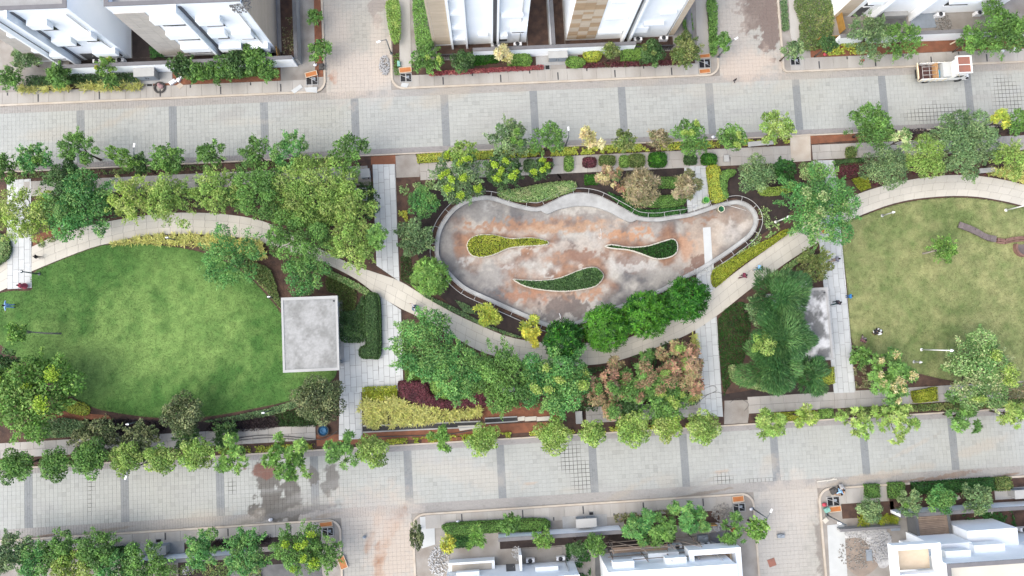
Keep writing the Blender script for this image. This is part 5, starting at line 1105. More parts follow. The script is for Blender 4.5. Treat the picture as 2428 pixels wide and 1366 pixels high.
bed('dark green clipped hedge hooked round beside the square pavilion', [(868, 700), (880, 694), (894, 698), (899, 715), (901, 760), (900, 843), (880, 850), (855, 848), (850, 832), (856, 822), (866, 818), (864, 790), (862, 740)], 1.0, 'clip', 'dark', 520, H)
bed('purple curved hedge below the middle garden trees', [(944, 908), (958, 904), (995, 906), (1013, 915), (1020, 935), (1045, 946), (1080, 950), (1110, 938), (1135, 925), (1180, 935), (1180, 955), (1150, 963), (1100, 968), (1060, 972), (1020, 968), (975, 955), (950, 938)], .55, 'clip', 'purple', 480, H)
bed('bright lime half-round hedge inside the purple hedge, left', [(1022, 905), (1035, 898), (1052, 905), (1056, 925), (1060, 945), (1040, 942), (1022, 925)], .5, 'clip', 'bright', 480, H)
bed('bright lime half-round hedge inside the purple hedge, right', [(1062, 920), (1085, 910), (1125, 908), (1135, 918), (1125, 938), (1095, 948), (1065, 944)], .5, 'clip', 'bright', 480, H)
bed('yellow-green shrub block at the corner of the lower garden', [(859, 918), (942, 914), (940, 944), (900, 950), (860, 950)], .5, 'shrub', 'yellowgreen', 360)
bed('straw yellow spiky plants in front of the trench, left clump', [(853, 955), (880, 948), (905, 955), (912, 985), (900, 1010), (865, 1010), (852, 990)], .6, 'spiky', 'straw', 420)
bed('straw yellow spiky plants in a long row before the trench', [(905, 955), (940, 945), (990, 958), (1060, 975), (1120, 966), (1138, 970), (1135, 988), (1040, 1000), (960, 1008), (915, 1008)], .6, 'spiky', 'straw', 420)
bed('green grassy patch under the dense blue-green tree', [(958, 850), (985, 850), (1010, 900), (960, 902)], .25, 'grass', 'bright')
bed('yellow spiky band along the top of the green lawn', [(264, 578), (333, 562), (435, 556), (500, 558), (560, 566), (625, 578), (630, 605), (600, 612), (560, 595), (480, 585), (400, 580), (320, 577)], .35, 'spiky', 'straw', 380)
bed('dull green shrub band between lawn and soil', [(470, 590), (520, 605), (580, 645), (630, 690), (668, 735), (660, 700), (640, 640), (600, 620), (540, 590)], .5, 'shrub', 'moss')
bed('cream variegated strip along the path above the clipped hedge', [(760, 632), (790, 645), (845, 670), (882, 695), (868, 700), (820, 675), (765, 648)], .4, 'shrub', 'variegated', 420)
bed('grassy red-tinged plants between pavilion and clipped hedge', [(775, 655), (830, 680), (845, 700), (835, 745), (805, 745), (800, 700), (775, 690)], .5, 'grass', 'moss', 480)
bed('dark green shrubs right of the square pavilion', [(806, 745), (840, 735), (862, 700), (864, 800), (848, 812), (806, 806)], .6, 'shrub', 'dark', 420)
bed('black feathery grasses below the left lawn', [(490, 1010), (520, 995), (600, 985), (650, 985), (660, 1010), (600, 1022), (500, 1025)], .5, 'grass', 'black', 380)
bed('dark grasses left of the olive tree', [(205, 1000), (300, 995), (375, 1000), (385, 1025), (300, 1028), (200, 1022)], .5, 'grass', 'black', 380)
bed('silver shrubs beside the black grasses', [(480, 1000), (560, 985), (650, 965), (700, 950), (705, 965), (640, 985), (560, 998)], .35, 'shrub', 'sage', 380)
bed('dark green shrubs below the large olive tree', [(650, 985), (720, 965), (760, 1000), (745, 1012), (660, 1012)], .4, 'grass', 'dark', 460)
bed('silver shrubs under the glossy tree', [(60, 1000), (150, 990), (200, 1000), (195, 1035), (80, 1040)], .5, 'shrub', 'sage', 330)
bed('yellow-green low cushion below the lawn', [(155, 948), (200, 958), (212, 970), (205, 984), (170, 980), (150, 965)], .25, 'clip', 'yellow', 420, H)
bed('lime hedge strip along the path right of the pond', [(1692, 640), (1730, 618), (1780, 588), (1830, 565), (1862, 545), (1873, 550), (1820, 588), (1750, 635), (1696, 680)], .5, 'clip', 'yellowgreen', 460, H)
bed('white-flecked hedge bank above the pond, left', [(1180, 455), (1230, 447), (1290, 435), (1350, 429), (1366, 436), (1362, 450), (1330, 462), (1290, 475), (1240, 478), (1195, 470)], .5, 'clip', 'variegated', 480, H)
bed('dark glossy ground cover along the pond above the seat ledge', [(1440, 455), (1500, 480), (1530, 498), (1620, 490), (1622, 505), (1560, 515), (1515, 512), (1470, 485)], .35, 'shrub', 'darkgrass', 420)
bed('small green clipped block by the pink-leaved tree', [(1387, 415), (1416, 414), (1417, 436), (1388, 437)], .45, 'clip', 'mango', 480, H)
bed('green hedge bank under the brown trees above the pond', [(1470, 440), (1520, 462), (1615, 465), (1618, 485), (1540, 490), (1490, 470)], .5, 'clip', 'mid', 420, H)
bed('green hedge strip between brown trees above the pond', [(1560, 420), (1610, 420), (1612, 445), (1562, 445)], .45, 'clip', 'mid', 420, H)
bed('yellow-lime hedge strip right of the green bin', [(1678, 396), (1705, 394), (1712, 440), (1724, 470), (1690, 478), (1682, 440)], .5, 'clip', 'yellow', 460, H)
bed('curved dark green hedge beside the yellow-lime hedge', [(1706, 415), (1722, 403), (1745, 403), (1740, 415), (1726, 425), (1724, 450), (1728, 466), (1714, 470), (1706, 445)], .6, 'clip', 'mid', 460, H)
bed('wavy lime hedge under the pale trees right of the pond', [(1800, 440), (1830, 445), (1875, 440), (1882, 452), (1840, 462), (1805, 460)], .45, 'clip', 'lime', 420, H)
bed('yellow-green leafy ground cover round the pond end', [(1800, 490), (1830, 500), (1850, 540), (1830, 560), (1780, 590), (1740, 612), (1700, 635), (1760, 590), (1800, 545)], .3, 'cover', 'variegated', 110)
bed('dark red clipped cushion beside the right walkway', [(1984, 398), (1998, 390), (2052, 386), (2056, 405), (2040, 415), (2000, 425), (1986, 414)], .5, 'clip', 'maroon', 480, H)
bed('dark green hedge strip above the dark red cushion', [(1980, 380), (2050, 374), (2052, 386), (1982, 394)], .5, 'clip', 'dark', 460, H)
bed('yellow-green shrubs below the dark red cushion', [(2020, 425), (2058, 415), (2065, 445), (2040, 455)], .4, 'shrub', 'yellowgreen', 360)
bed('yellow spiky bank along the right ring path', [(2340, 405), (2400, 395), (2480, 420), (2480, 450), (2428, 432), (2370, 415)], .5, 'spiky', 'straw', 380)
bed('purple-brown groundcover beside the right ring path', [(2060, 410), (2240, 400), (2335, 405), (2335, 416), (2240, 412), (2140, 426), (2070, 440)], .2, 'cover', 'maroon', 200)
bed('variegated hedge at the left edge beside the white walkway', [(-30, 560), (0, 555), (19, 575), (18, 605), (0, 622), (-30, 635)], .6, 'clip', 'variegated', 460, H)
bed('green strappy plants on the red soil by the left path', [(85, 575), (160, 540), (165, 552), (95, 588)], .35, 'cover', 'moss', 150)
bed('dark grass patch left of the old pavilion', [(1702, 760), (1760, 715), (1780, 760), (1765, 850), (1720, 930), (1716, 930)], .12, 'grass', 'darkgrass', 330)
bed('lime hedge curving under the lower left conifer', [(1730, 872), (1742, 866), (1755, 885), (1800, 912), (1860, 925), (1850, 935), (1790, 922), (1740, 905)], .5, 'clip', 'variegated', 460, H)
bed('lime hedge at the lower right corner of the conifers', [(1930, 905), (1978, 870), (1980, 908), (1940, 918)], .5, 'clip', 'yellow', 440, H)
bed('variegated shrubs along the path above the conifers', [(1850, 640), (1890, 610), (1925, 590), (1930, 600), (1890, 625), (1858, 655)], .3, 'shrub', 'variegated', 330)
bed('straw edging plants at the top of the lower right walkway', [(1637, 795), (1648, 790), (1655, 825), (1646, 830)], .4, 'spiky', 'straw', 420)
bed('straw edging plants beside the pink trees', [(1640, 930), (1658, 925), (1660, 950), (1635, 955)], .4, 'spiky', 'straw', 420)
bed('silver grey shrubs along the path left of the pond', [(1010, 698), (1040, 712), (1075, 728), (1120, 752), (1160, 772), (1215, 792), (1240, 800), (1215, 798), (1146, 773), (1069, 737), (1005, 703)], .35, 'shrub', 'sage', 420)
bed('silver grey shrubs on the dark soil below the pond rail', [(1080, 712), (1110, 722), (1130, 745), (1100, 740)], .3, 'shrub', 'sage', 360)
bed('short grass wedge between walkway and pond path', [(950, 610), (972, 600), (978, 640), (1000, 690), (950, 664)], .12, 'grass', 'dark', 330)
bed('yellow speckled plants at the middle walkway, top right', [(945, 440), (1030, 425), (1035, 450), (985, 450), (948, 470)], .3, 'cover', 'variegated', 150)
bed('yellow speckled plants at the middle walkway, below the blue-green shrub', [(945, 500), (965, 500), (968, 525), (946, 528)], .3, 'cover', 'yellow', 200)
bed('shade ferns under the left tree belt', [(90, 470), (660, 420), (880, 440), (880, 520), (700, 540), (560, 500), (380, 500), (270, 515), (120, 545)], .45, 'cover', 'dark', 120)
bed('green grass border beside the top of the middle walkway', [(850, 432), (884, 430), (888, 500), (870, 500)], .12, 'grass', 'moss', 300)
bed('low shade plants under the lower garden trees', [(965, 830), (1100, 830), (1300, 870), (1450, 865), (1620, 800), (1655, 900), (1650, 960), (1400, 975), (1200, 960), (1150, 920), (980, 890)], .35, 'cover', 'dark', 110)
bed('ground cover strip along the upper kerb, left', [(20, 412), (872, 372), (872, 384), (20, 424)], .3, 'cover', 'moss', 130)
bed('yellow-green block at the start of the upper kerb strip', [(989, 366), (1056, 362), (1056, 381), (990, 385)], .5, 'clip', 'yellow', 420, H)
bed('yellow-green flowering strip along the upper kerb above the pond', [(1056, 362), (1690, 333), (1690, 350), (1056, 381)], .4, 'cover', 'yellow', 330)
bed('sparse strip along the upper kerb before the cream crossing', [(1690, 333), (1872, 324), (1872, 340), (1690, 350)], .3, 'cover', 'yellow', 150)
bed('dark purple strip along the upper kerb at right', [(2120, 308), (2440, 292), (2440, 315), (2120, 330)], .3, 'cover', 'black', 220)
bed('yellow-green ground cover along the lower kerb, left', [(500, 1062), (745, 1052), (745, 1066), (500, 1078)], .3, 'cover', 'yellowgreen', 130)
bed('yellow-green young shrubs along the lower kerb by the trench', [(915, 1042), (1210, 1025), (1210, 1038), (915, 1055)], .35, 'cover', 'yellowgreen', 220)
bed('yellow-green strip along the lower kerb under the street trees', [(1200, 1025), (1700, 1000), (1700, 1010), (1200, 1037)], .35, 'cover', 'yellow', 180)
bed('lime hedge along the lower kerb beside the lower right walkway', [(1840, 980), (1935, 975), (1936, 994), (1842, 998)], .5, 'clip', 'yellowgreen', 420, H)
bed('small lime bush on the lower kerb below the right walkway', [(1945, 972), (1975, 970), (1978, 990), (1946, 993)], .5, 'clip', 'bright', 420, H)
bed('mixed green strip along the lower kerb at right', [(2005, 968), (2440, 945), (2440, 962), (2005, 985)], .4, 'shrub', 'moss', 260)
bed('yellow-lime hedge block below the right lawn', [(2165, 930), (2222, 918), (2225, 950), (2170, 955)], .6, 'clip', 'yellowgreen', 440, H)
bed('brown and green plants at the corner of the right lawn', [(2020, 830), (2060, 840), (2090, 860), (2060, 920), (2030, 920)], .3, 'cover', 'brown', 260)
bed('beige shrubs at the bottom of the right lawn', [(2370, 915), (2440, 905), (2440, 945), (2380, 945)], .4, 'shrub', 'brown', 300)
# planting squares on the footpath above the pond
for (px, py, w_, h_, pal, l) in ((1349, 387, 20, 34, 'bright', 'bright green bush'), (1398, 384, 30, 22, 'purple', 'dark purple bush'), (1440, 380, 36, 24, 'moss', 'olive flowering bush'), (1481, 382, 22, 26, 'bright', 'small light green bush'), (1510, 380, 36, 30, 'moss', 'speckled green bush'), (1560, 378, 40, 34, 'mango', 'large bright green bush'),
                                 (1638, 378, 28, 22, 'dark', 'dark grey-green bush'), (1682, 377, 34, 26, 'mango', 'round green bush'), (1300, 388, 20, 26, 'purple', 'small purplish bush'), (1255, 392, 24, 28, 'sage', 'small grey bush'), (2020, 360, 22, 24, 'moss', 'small round bush beside the right walkway')):
    bed(f'{l} in a planting square on the footpath' if 'walkway' not in l else l, [(px - w_ / 2, py - h_ / 3), (px - w_ / 4, py - h_ / 2), (px + w_ / 4, py - h_ / 2), (px + w_ / 2, py - h_ / 3), (px + w_ / 2, py + h_ / 3), (px + w_ / 4, py + h_ / 2), (px - w_ / 4, py + h_ / 2), (px - w_ / 2, py + h_ / 3)], .55, 'clip', pal, 480, 'bush', name='clipped_bush')
# upper house beds
def ubed(x0, x1, y0, y1, m, label): sheet('planting_soil', [(x0, y0), (x1, y0), (x1, y1), (x0, y1)], .05, .14, m, label, 'soil')
ubed(-45, -37, 27.68, 29.05, M_SOIL, 'planting soil before the far left house'); ubed(-33.5, -20.5, 27.68, 29.05, M_REDSOIL, 'red planting soil before the stone panel house'); ubed(-7, 6.2, 27.68, 29.1, M_SOIL, 'planting soil before the upper middle houses, left'); ubed(9.3, 23, 27.68, 29.1, M_SOIL, 'planting soil before the upper middle houses, right')
ubed(35.5, 84, 27.78, 29, M_REDSOIL, 'red planting soil behind the truck'); ubed(-17.6, -16.1, 27.9, 45, M_REDSOIL, 'red soil strip beside the upper left street'); ubed(-8.8, -7.2, 28.5, 45, M_SOIL, 'soil strip right of the upper left street'); ubed(23.6, 25.3, 28.6, 45, M_SOIL, 'soil strip left of the upper right street')
ubed(-49, -31, -19.5, -18.65, M_SOIL, 'planting soil at the lower left pavement'); ubed(-30, -18, -19.5, -18.65, M_DARKSOIL, 'dark planting soil right of the lower left cabinet'); ubed(12.3, 22, -20, -18.8, M_SOIL, 'planting soil under the trees by the scaffold'); ubed(34.6, 40, -20.4, -18.95, M_SOIL, 'planting soil before the lower right wall'); ubed(39.6, 84, -19.75, -17.45, M_SOIL, 'planting soil along the lower right kerb')
sheet('planting_soil', [(-20.3, 30.4), (-18.7, 30.4), (-18.7, 44), (-20.3, 44)], .05, .13, M_SOIL, 'bare earth strip beside the stone panel house', 'soil'); sheet('planting_soil', [(5.4, 29.6), (7.6, 29.6), (7.6, 45), (5.4, 45)], .05, .13, M_SOIL, 'bare earth left of the dividing wall', 'soil'); sheet('planting_soil', [(8.2, 29.6), (9.3, 29.6), (9.3, 45), (8.2, 45)], .05, .13, M_SOIL, 'bare earth right of the dividing wall', 'soil')
sheet('planting_soil', [(42.5, -22.7), (54, -22.7), (54, -20.2), (42.5, -20.2)], .05, .13, M_SOIL, 'weedy earth yard behind the lower right wall', 'soil')
sheet('planting_soil', [(-42, 29.45), (-18.8, 29.45), (-18.8, 30.7), (-42, 30.7)], .05, .125, M_DARKSOIL, 'dark earth strip between the upper left houses and their wall', 'soil')
sheet('planting_soil', [(-35.6, 30.72), (-32.5, 30.72), (-32.5, 45), (-35.6, 45)], .05, .128, M_DARKSOIL, 'dark gap between the two upper left houses', 'soil')
sheet('planting_soil', [(-4.2, 29.5), (5.3, 29.5), (5.3, 30.7), (-4.2, 30.7)], .05, .125, M_SOIL, 'dark earth strip before the stone-clad corner house', 'soil')
sheet('planting_soil', [(9.35, 29.5), (20.8, 29.5), (20.8, 30.7), (9.35, 30.7)], .05, .125, M_SOIL, 'dark earth strip before the checkered panel house', 'soil')
sheet('planting_soil', [(9.6, -22.25), (17.4, -22.25), (17.4, -20), (9.6, -20)], .05, .125, M_DARKSOIL, 'dark earth under the bamboo scaffolding', 'soil')
sheet('planting_soil', [(-.3, -21.2), (9.4, -21.2), (9.4, -20), (-.3, -20)], .05, .122, M_DARKSOIL, 'earth yard behind the bottom centre wall', 'soil')
sheet('planting_soil', [(-32, -23), (-19, -23), (-19, -20), (-32, -20)], .05, .122, M_DARKSOIL, 'dark earth yard behind the lower left wall', 'soil')
bed('dark hedge in the gap between the upper left houses', [(352, 108), (372, 108), (388, 134), (355, 136)], .8, 'shrub', 'darkgrass', 380)
bed('dry scrub on the bare yard beside the stone panel house', [(668, 40), (702, 40), (706, 130), (672, 130)], .15, 'cover', 'brown', 60)
bed('yellow spiky strip along the far left pavement', [(45, 205), (338, 195), (338, 210), (45, 218)], .4, 'spiky', 'straw', 420)
bed('dark shrubs behind the yellow spiky strip', [(60, 180), (330, 172), (330, 194), (60, 204)], .6, 'shrub', 'dark', 300)
bed('green shrub bank along the wall before the stone panel house', [(425, 165), (640, 155), (655, 175), (560, 185), (440, 188)], .6, 'shrub', 'mid', 300)
bed('red flowering strip before the upper middle houses, left', [(1018, 170), (1288, 154), (1290, 164), (1018, 180)], .4, 'shrub', 'red', 420)
bed('dark red flowering strip before the upper middle houses, right', [(1383, 150), (1625, 141), (1625, 153), (1383, 161)], .4, 'shrub', 'maroon', 420)
bed('bright green hedge along the white wall, left of the cream tree', [(1120, 122), (1180, 118), (1182, 142), (1122, 150)], .9, 'clip', 'mango', 420, H)
bed('bright green hedge along the white wall, right of the cream tree', [(1200, 120), (1250, 120), (1262, 140), (1255, 153), (1205, 150)], .9, 'clip', 'bright', 420, H)
bed('round yellow-green bush right of the white cabinet', [(1385, 120), (1398, 111), (1420, 112), (1428, 125), (1420, 140), (1395, 142), (1386, 132)], .8, 'clip', 'yellow', 440, 'bush', name='clipped_bush')
bed('low round green bush below the yellow-green bush', [(1343, 140), (1360, 133), (1384, 140), (1386, 152), (1365, 159), (1345, 152)], .6, 'clip', 'bright', 440, 'bush', name='clipped_bush')
bed('bright green hedge along the white wall between dark trees', [(1472, 107), (1528, 106), (1532, 136), (1475, 141)], .9, 'clip', 'bright', 420, H)
bed('leafy hedge between pavement and upper left street', [(915, 0), (945, 0), (950, 60), (946, 95), (930, 98), (918, 50)], 1.1, 'shrub', 'light', 420, H)
bed('leafy tall planting along the flank of the stone-clad corner house', [(978, -20), (1002, -20), (1015, 60), (1028, 105), (1000, 130), (985, 100)], 1.3, 'shrub', 'mid', 420, H)
bed('hedge strip left of the upper right street', [(1676, 0), (1700, 0), (1702, 60), (1700, 125), (1684, 125), (1682, 60)], .7, 'shrub', 'mid', 420, H)
bed('green climbers beside the low dark wall', [(1620, 50), (1640, 30), (1645, 70), (1625, 80)], .8, 'shrub', 'mid', 380)
bed('weedy green patch beside the upper right street', [(1885, 0), (1970, 0), (1972, 90), (1930, 120), (1900, 110), (1895, 50)], .4, 'shrub', 'moss', 260)
bed('silvery ground cover strip right of the upper right street', [(1850, 0), (1866, 0), (1872, 70), (1856, 75)], .3, 'shrub', 'sage', 330)
bed('yellow-green weeds along the ochre hoarding', [(1940, 100), (2050, 98), (2060, 125), (1960, 130)], .4, 'cover', 'yellow', 220)
bed('grass patch at the foot of the lamp beside the upper left street', [(932, 128), (946, 126), (948, 178), (934, 180)], .2, 'grass', 'mid', 330)
# lower house beds
bed('dark hedge along the lower left pavement', [(180, 1310), (318, 1295), (318, 1318), (200, 1330)], .6, 'clip', 'darkgrass', 420, H)
bed('dark purple shrub strip right of the lower left cabinet', [(470, 1284), (640, 1270), (640, 1290), (480, 1305)], .5, 'grass', 'black', 420)
bed('long green hedge before the bottom centre wall', [(1058, 1244), (1180, 1236), (1292, 1232), (1292, 1258), (1180, 1262), (1080, 1272), (1056, 1262)], .7, 'clip', 'mid', 440, H)
bed('dark green hedge below the long green hedge', [(1070, 1275), (1120, 1270), (1125, 1295), (1080, 1300)], .5, 'clip', 'darkgrass', 420, H)
bed('brown twiggy shrubs under the lower middle trees', [(1455, 1220), (1600, 1208), (1605, 1232), (1460, 1240)], .4, 'cover', 'brown', 260)
bed('squarish green hedge block, left of two at lower right', [(2054, 1151), (2086, 1150), (2088, 1180), (2056, 1182)], .7, 'clip', 'mid', 460, H)
bed('squarish green hedge block, right of two at lower right', [(2110, 1147), (2145, 1146), (2148, 1180), (2112, 1182)], .7, 'clip', 'mid', 460, H)
bed('long dark hedge along the lower right kerb', [(2165, 1147), (2358, 1134), (2362, 1162), (2170, 1172)], .7, 'clip', 'darkgrass', 440, H)
bed('brownish hedge end at the lower right edge', [(2364, 1134), (2398, 1132), (2404, 1162), (2366, 1164)], .7, 'clip', 'moss', 440, H)
bed('yellow-green spiky strip under the lower right round trees', [(2035, 1225), (2120, 1225), (2130, 1236), (2040, 1242)], .4, 'spiky', 'yellowgreen', 420)
bed('weeds in the yard behind the lower right wall', [(2280, 1220), (2400, 1210), (2410, 1250), (2300, 1262)], .2, 'cover', 'darkgrass', 300)
bed('weeds in the lower left plot', [(380, 1340), (620, 1330), (620, 1400), (380, 1400)], .3, 'cover', 'moss', 120)
bed('weeds beside the heap of white rubble at bottom', [(1340, 1290), (1400, 1285), (1400, 1366), (1360, 1380), (1345, 1330)], .3, 'cover', 'darkgrass', 260)

# ================================================================== STREET FURNITURE AND LOOSE THINGS
def lid(px, py, w, h, ang, label, z=.2, m=M_ORANGE):
    e = empty('pit_cover', label, 'board', (*P(px, py, z), z), R(ang), group='orange plywood pit covers')
    MB().box(-w / 2, w / 2, -h / 2, h / 2, 0, .03).build('sheet', m, e)
    f = MB()
    for q in ((-w / 2, w / 2, -h / 2, -h / 2 + .06), (-w / 2, w / 2, h / 2 - .06, h / 2), (-w / 2, -w / 2 + .06, -h / 2 + .06, h / 2 - .06), (w / 2 - .06, w / 2, -h / 2 + .06, h / 2 - .06)): f.box(*q, .031, .06)
    f.build('frame', M_STONE_L, e)
lid(738, 176, 1.25, .55, 12, 'tilted orange cover by the pit left of upper left street', .3); lid(961, 166, 1.3, .6, 3, 'orange cover by the pit right of the upper left street')
lid(1671, 133, 1.15, .45, 3, 'upper orange cover by the pit left of the upper right street'); lid(1671, 169, 1.2, .5, 3, 'lower orange cover by the pit left of the upper right street')
lid(773, 1243, 1.3, .5, 3, 'orange cover by the pit left of the lower left street'); lid(812, 1334, .75, 1.25, 18, 'loose orange board lying on the lower left street edge', .2)
lid(1750, 1183, 1.2, .6, 3, 'orange cover by the pit left of the lower right street'); lid(1980, 1207, 1.25, .58, 3, 'lower orange cover by the pit right of the lower right street'); lid(1989, 1167, 1.2, .5, 3, 'upper orange cover by the pit right of lower right street')
lid(1739, 1256, .7, .5, 30, 'small orange board under the sparse tree at bottom right', .2)
def cabinet(px, py, w, d, h, face, label):
    e = empty('meter_cabinet', label, 'cabinet', (*P(px, py), .14), R(0), group='pale utility cabinets on the pavements')
    MB().box(-w / 2, w / 2, -d / 2, d / 2, 0, h).build('body', M_CONC, e); MB().box(-w / 2 - .08, w / 2 + .08, -d / 2 - .08, d / 2 + .08, h + .001, h + .1).build('top_slab', M_ROOFRIM, e)
    for s in (-1, 1):
        y0, y1 = sorted((face * d / 2, face * (d / 2 + .03))); dr = MB().box(s * w / 4 - w / 4 + .05, s * w / 4 + w / 4 - .05, y0, y1, .1, h - .1).build('door', M_SLATEPANEL, e)
        y0, y1 = sorted((face * (d / 2 + .03), face * (d / 2 + .06))); MB().box(s * .12 - .02, s * .12 + .02, y0, y1, h * .45, h * .6).build('handle', M_FRAME, dr)
    MB().box(-w / 2 - 1.3, w / 2 + 1.3, -d / 2 - .35, d / 2 + .1, -.08, .04).build('plinth', M_CONC, e)
cabinet(358, 184, 1.9, .75, 1.25, -1, 'pale concrete cabinet before the upper left white wall'); cabinet(1320, 140, 1.85, .7, 1.1, -1, 'pale concrete cabinet before the upper middle white wall')
cabinet(384, 1296, 1.9, .7, 1.2, 1, 'pale concrete cabinet before the lower left white wall'); cabinet(1386, 1232, 1.9, .7, 1.1, 1, 'pale concrete cabinet before the bottom centre white wall'); cabinet(2405, 1165, 1.8, .7, 1.1, 1, 'pale concrete cabinet at the lower right edge')
def lamp(px, py, h, label, kind='street', az=0, m=M_POLE):
    e = empty('lamp_post', label, 'lamp', (*P(px, py), .1), az)
    MB().lathe([(0, 0), (.16, 0), (.16, .08), (.09, .12), (0, .12)], k=12).build('base', m, e)
    MB().tube([(0, 0, .1), (0, 0, h)], [.075, .05], 10).build('pole', m, e)
    if kind == 'street':
        MB().tube([(0, 0, h - .1), (.3, 0, h + .1), (.75, 0, h + .15)], [.04, .035, .03], 8).build('arm', m, e)
        hd = MB().box(.62, 1.0, -.08, .08, h + .12, h + .18).build('lamp_head', M_LAMP, e); MB().box(.66, .96, -.06, .06, h + .1, h + .119).build('diffuser', M_LAMP, hd)
    else:
        hd = MB().lathe([(0, h - .02), (.13, h - .02), (.15, h + .1), (.1, h + .18), (0, h + .18)], k=12).build('lamp_head', m, e); MB().box(-.14, .14, -.05, .05, h + .185, h + .23).build('panel', M_LAMP, hd)
lamp(928, 128, 3.4, 'street lamp right of the upper left side street', az=R(200)); lamp(1702, 136, 3.4, 'street lamp left of the upper right side street', az=R(30)); lamp(1783, 1205, 3.7, 'street lamp left of the lower right side street', az=R(60)); lamp(1959, 1220, 3.9, 'street lamp right of the lower right side street', az=R(160))
lamp(364, 389, 3.8, 'street lamp at the upper kerb beside the bright plume-shaped tree', az=R(80)); lamp(351, 1096, 3.4, 'street lamp at the lower kerb between two light green trees', az=R(250)); lamp(1340, 347, 3.2, 'street lamp at the upper kerb above the pond', az=R(90))
lamp(95, 650, 2.6, 'garden lamp beside the far left white walkway', 'garden'); lamp(649, 706, 1.3, 'short garden lamp at the right end of the green lawn', 'garden'); lamp(645, 972, 2.4, 'garden lamp in the black grasses below the lawn', 'garden'); lamp(336, 998, 2.4, 'garden lamp left of the olive tree below the lawn', 'garden'); lamp(421, 571, 2.0, 'garden lamp in the yellow band above the lawn', 'garden')
lamp(2090, 512, 1.9, 'garden lamp on the right lawn near the ring path', 'garden', m=M_STEEL); lamp(2383, 499, 3.4, 'tall white lamp at the upper right of the right lawn', 'garden', m=M_WPOLE); lamp(2183, 829, 4.6, 'tall white lamp leaning into the big pale tree', 'garden', m=M_WPOLE); lamp(1838, 527, 3.0, 'white lamp left of the big blue-green junction tree', 'garden', m=M_WPOLE); lamp(2165, 858, 1.0, 'short bollard lamp below the right lawn', 'garden', m=M_STEEL)

# timber bench sculpture on the right lawn
e = empty('timber_bench', 'long weathered timber bench snaking across the right lawn', 'bench')
path = smooth(PP([(2275, 532), (2312, 547), (2340, 562), (2363, 567)], .5), 3, False)
for i, (a, b) in enumerate(zip(path, path[1:])):
    an = math.atan2(b[1] - a[1], b[0] - a[0]); l = math.hypot(b[0] - a[0], b[1] - a[1]); MB().obox(((a[0] + b[0]) / 2, (a[1] + b[1]) / 2), l - .015, .62 + .04 * math.sin(i), .32, .5 + .01 * (i % 2), an).build('board', M_TIMBER, e)
for i in (1, 5, 8):
    a = path[i]; MB().obox(a, .14, .45, .1, .32, -.35).build('support', M_TIMBER, e)
path = PP([(2366, 570), (2384, 573), (2405, 568), (2428, 566), (2460, 566)], .4)
for i, (a, b) in enumerate(zip(path, path[1:])):
    an = math.atan2(b[1] - a[1], b[0] - a[0]); l = math.hypot(b[0] - a[0], b[1] - a[1])
    for s in (-.17, .03, .2): MB().obox(((a[0] + b[0]) / 2 - s * math.sin(an), (a[1] + b[1]) / 2 + s * math.cos(an)), l - .02, .16, .12, .36 + .05 * (s > 0), an).build('log', M_RUSTWOOD, e)
e = empty('timber_trough', 'hollow curved timber trough at the right lawn edge', 'trough', (*P(2425, 588, .3), .12))
o_ = arc(0, 0, .95, 150, 390, 16); i_ = arc(0, 0, .75, 150, 390, 16)
ribbon(o_, i_, 0, .5, False).build('wall', M_RUSTWOOD, e); MB().prism(arc(0, 0, .76, 150, 390, 16), 0, .12).build('floor', M_TIMBER, e)

# tub, coil, hoses, trench
e = empty('water_tub', 'blue tub in a dark ring beside the lower left footpath', 'tub', (*P(767, 1021, .3), .1))
MB().lathe([(0, .02), (.5, .02), (.56, .35), (.6, .38), (.52, .4), (.46, .1), (0, .1)], k=24).build('drum', M_HOSE, e); MB().lathe([(.455, .37), (.42, .2), (0, .2)], k=24).build('liner', M_BLUE, e); MB().lathe([(.3, .22), (.32, .3), (.26, .3), (.24, .24), (0, .24)], k=20).build('basin', M_BLUE, e)
e = empty('hose_coil', 'black hose coil on the upper left pavement below the cabinet', 'coil', (*P(379, 208, .2), .165))
for k in range(5):
    r0 = .42 + .045 * k; MB().tube([(r0 * math.cos(t) , r0 * math.sin(t), .05 + .045 * (k % 3) + .01 * math.sin(3 * t)) for t in np.linspace(0, 6.4, 30)], .028, 6).build('loop', M_HOSE, e)
tag(MB().sphere((*P(382, 205, .3), .3), .3, 10, (1, .8, .6)).sphere((*P(377, 201, .3), .32), .2, 8, (1, 1.2, .7)).build('cloth_bundle', mat('pink_cloth', (.42, .27, .27), .9, .2, 8, .3)), 'pinkish cloth bundle inside the black hose coil', 'cloth')
def hose(pts, r, label, z=.16, m=M_HOSE): return tag(MB().tube([(p[0], p[1], z) for p in smooth(PP(pts, z), 5, False)], r, 6).build('hose', m), label, 'hose')
hose([(560, 1040), (620, 1032), (680, 1035), (735, 1040), (762, 1042), (785, 1032), (800, 1022)], .035, 'upper grey hose running to the blue tub', .19); hose([(560, 1045), (640, 1038), (700, 1042), (740, 1046)], .03, 'lower grey hose beside the blue tub', .19)
hose([(880, 1036), (960, 1034), (1060, 1030), (1130, 1018)], .04, 'black pipe beside the dug trench', .16); hose([(1650, 930), (1662, 925), (1690, 915), (1700, 925), (1680, 935), (1662, 940)], .015, 'thin dark cable looped on the lower right walkway', .17)
hose([(1660, 950), (1680, 935), (1700, 930), (1715, 935)], .018, 'dark cable crossing the lower right walkway', .17); hose([(1730, 955), (1750, 945), (1775, 958), (1765, 975)], .015, 'thin cable on the stained lower crossing', .16)
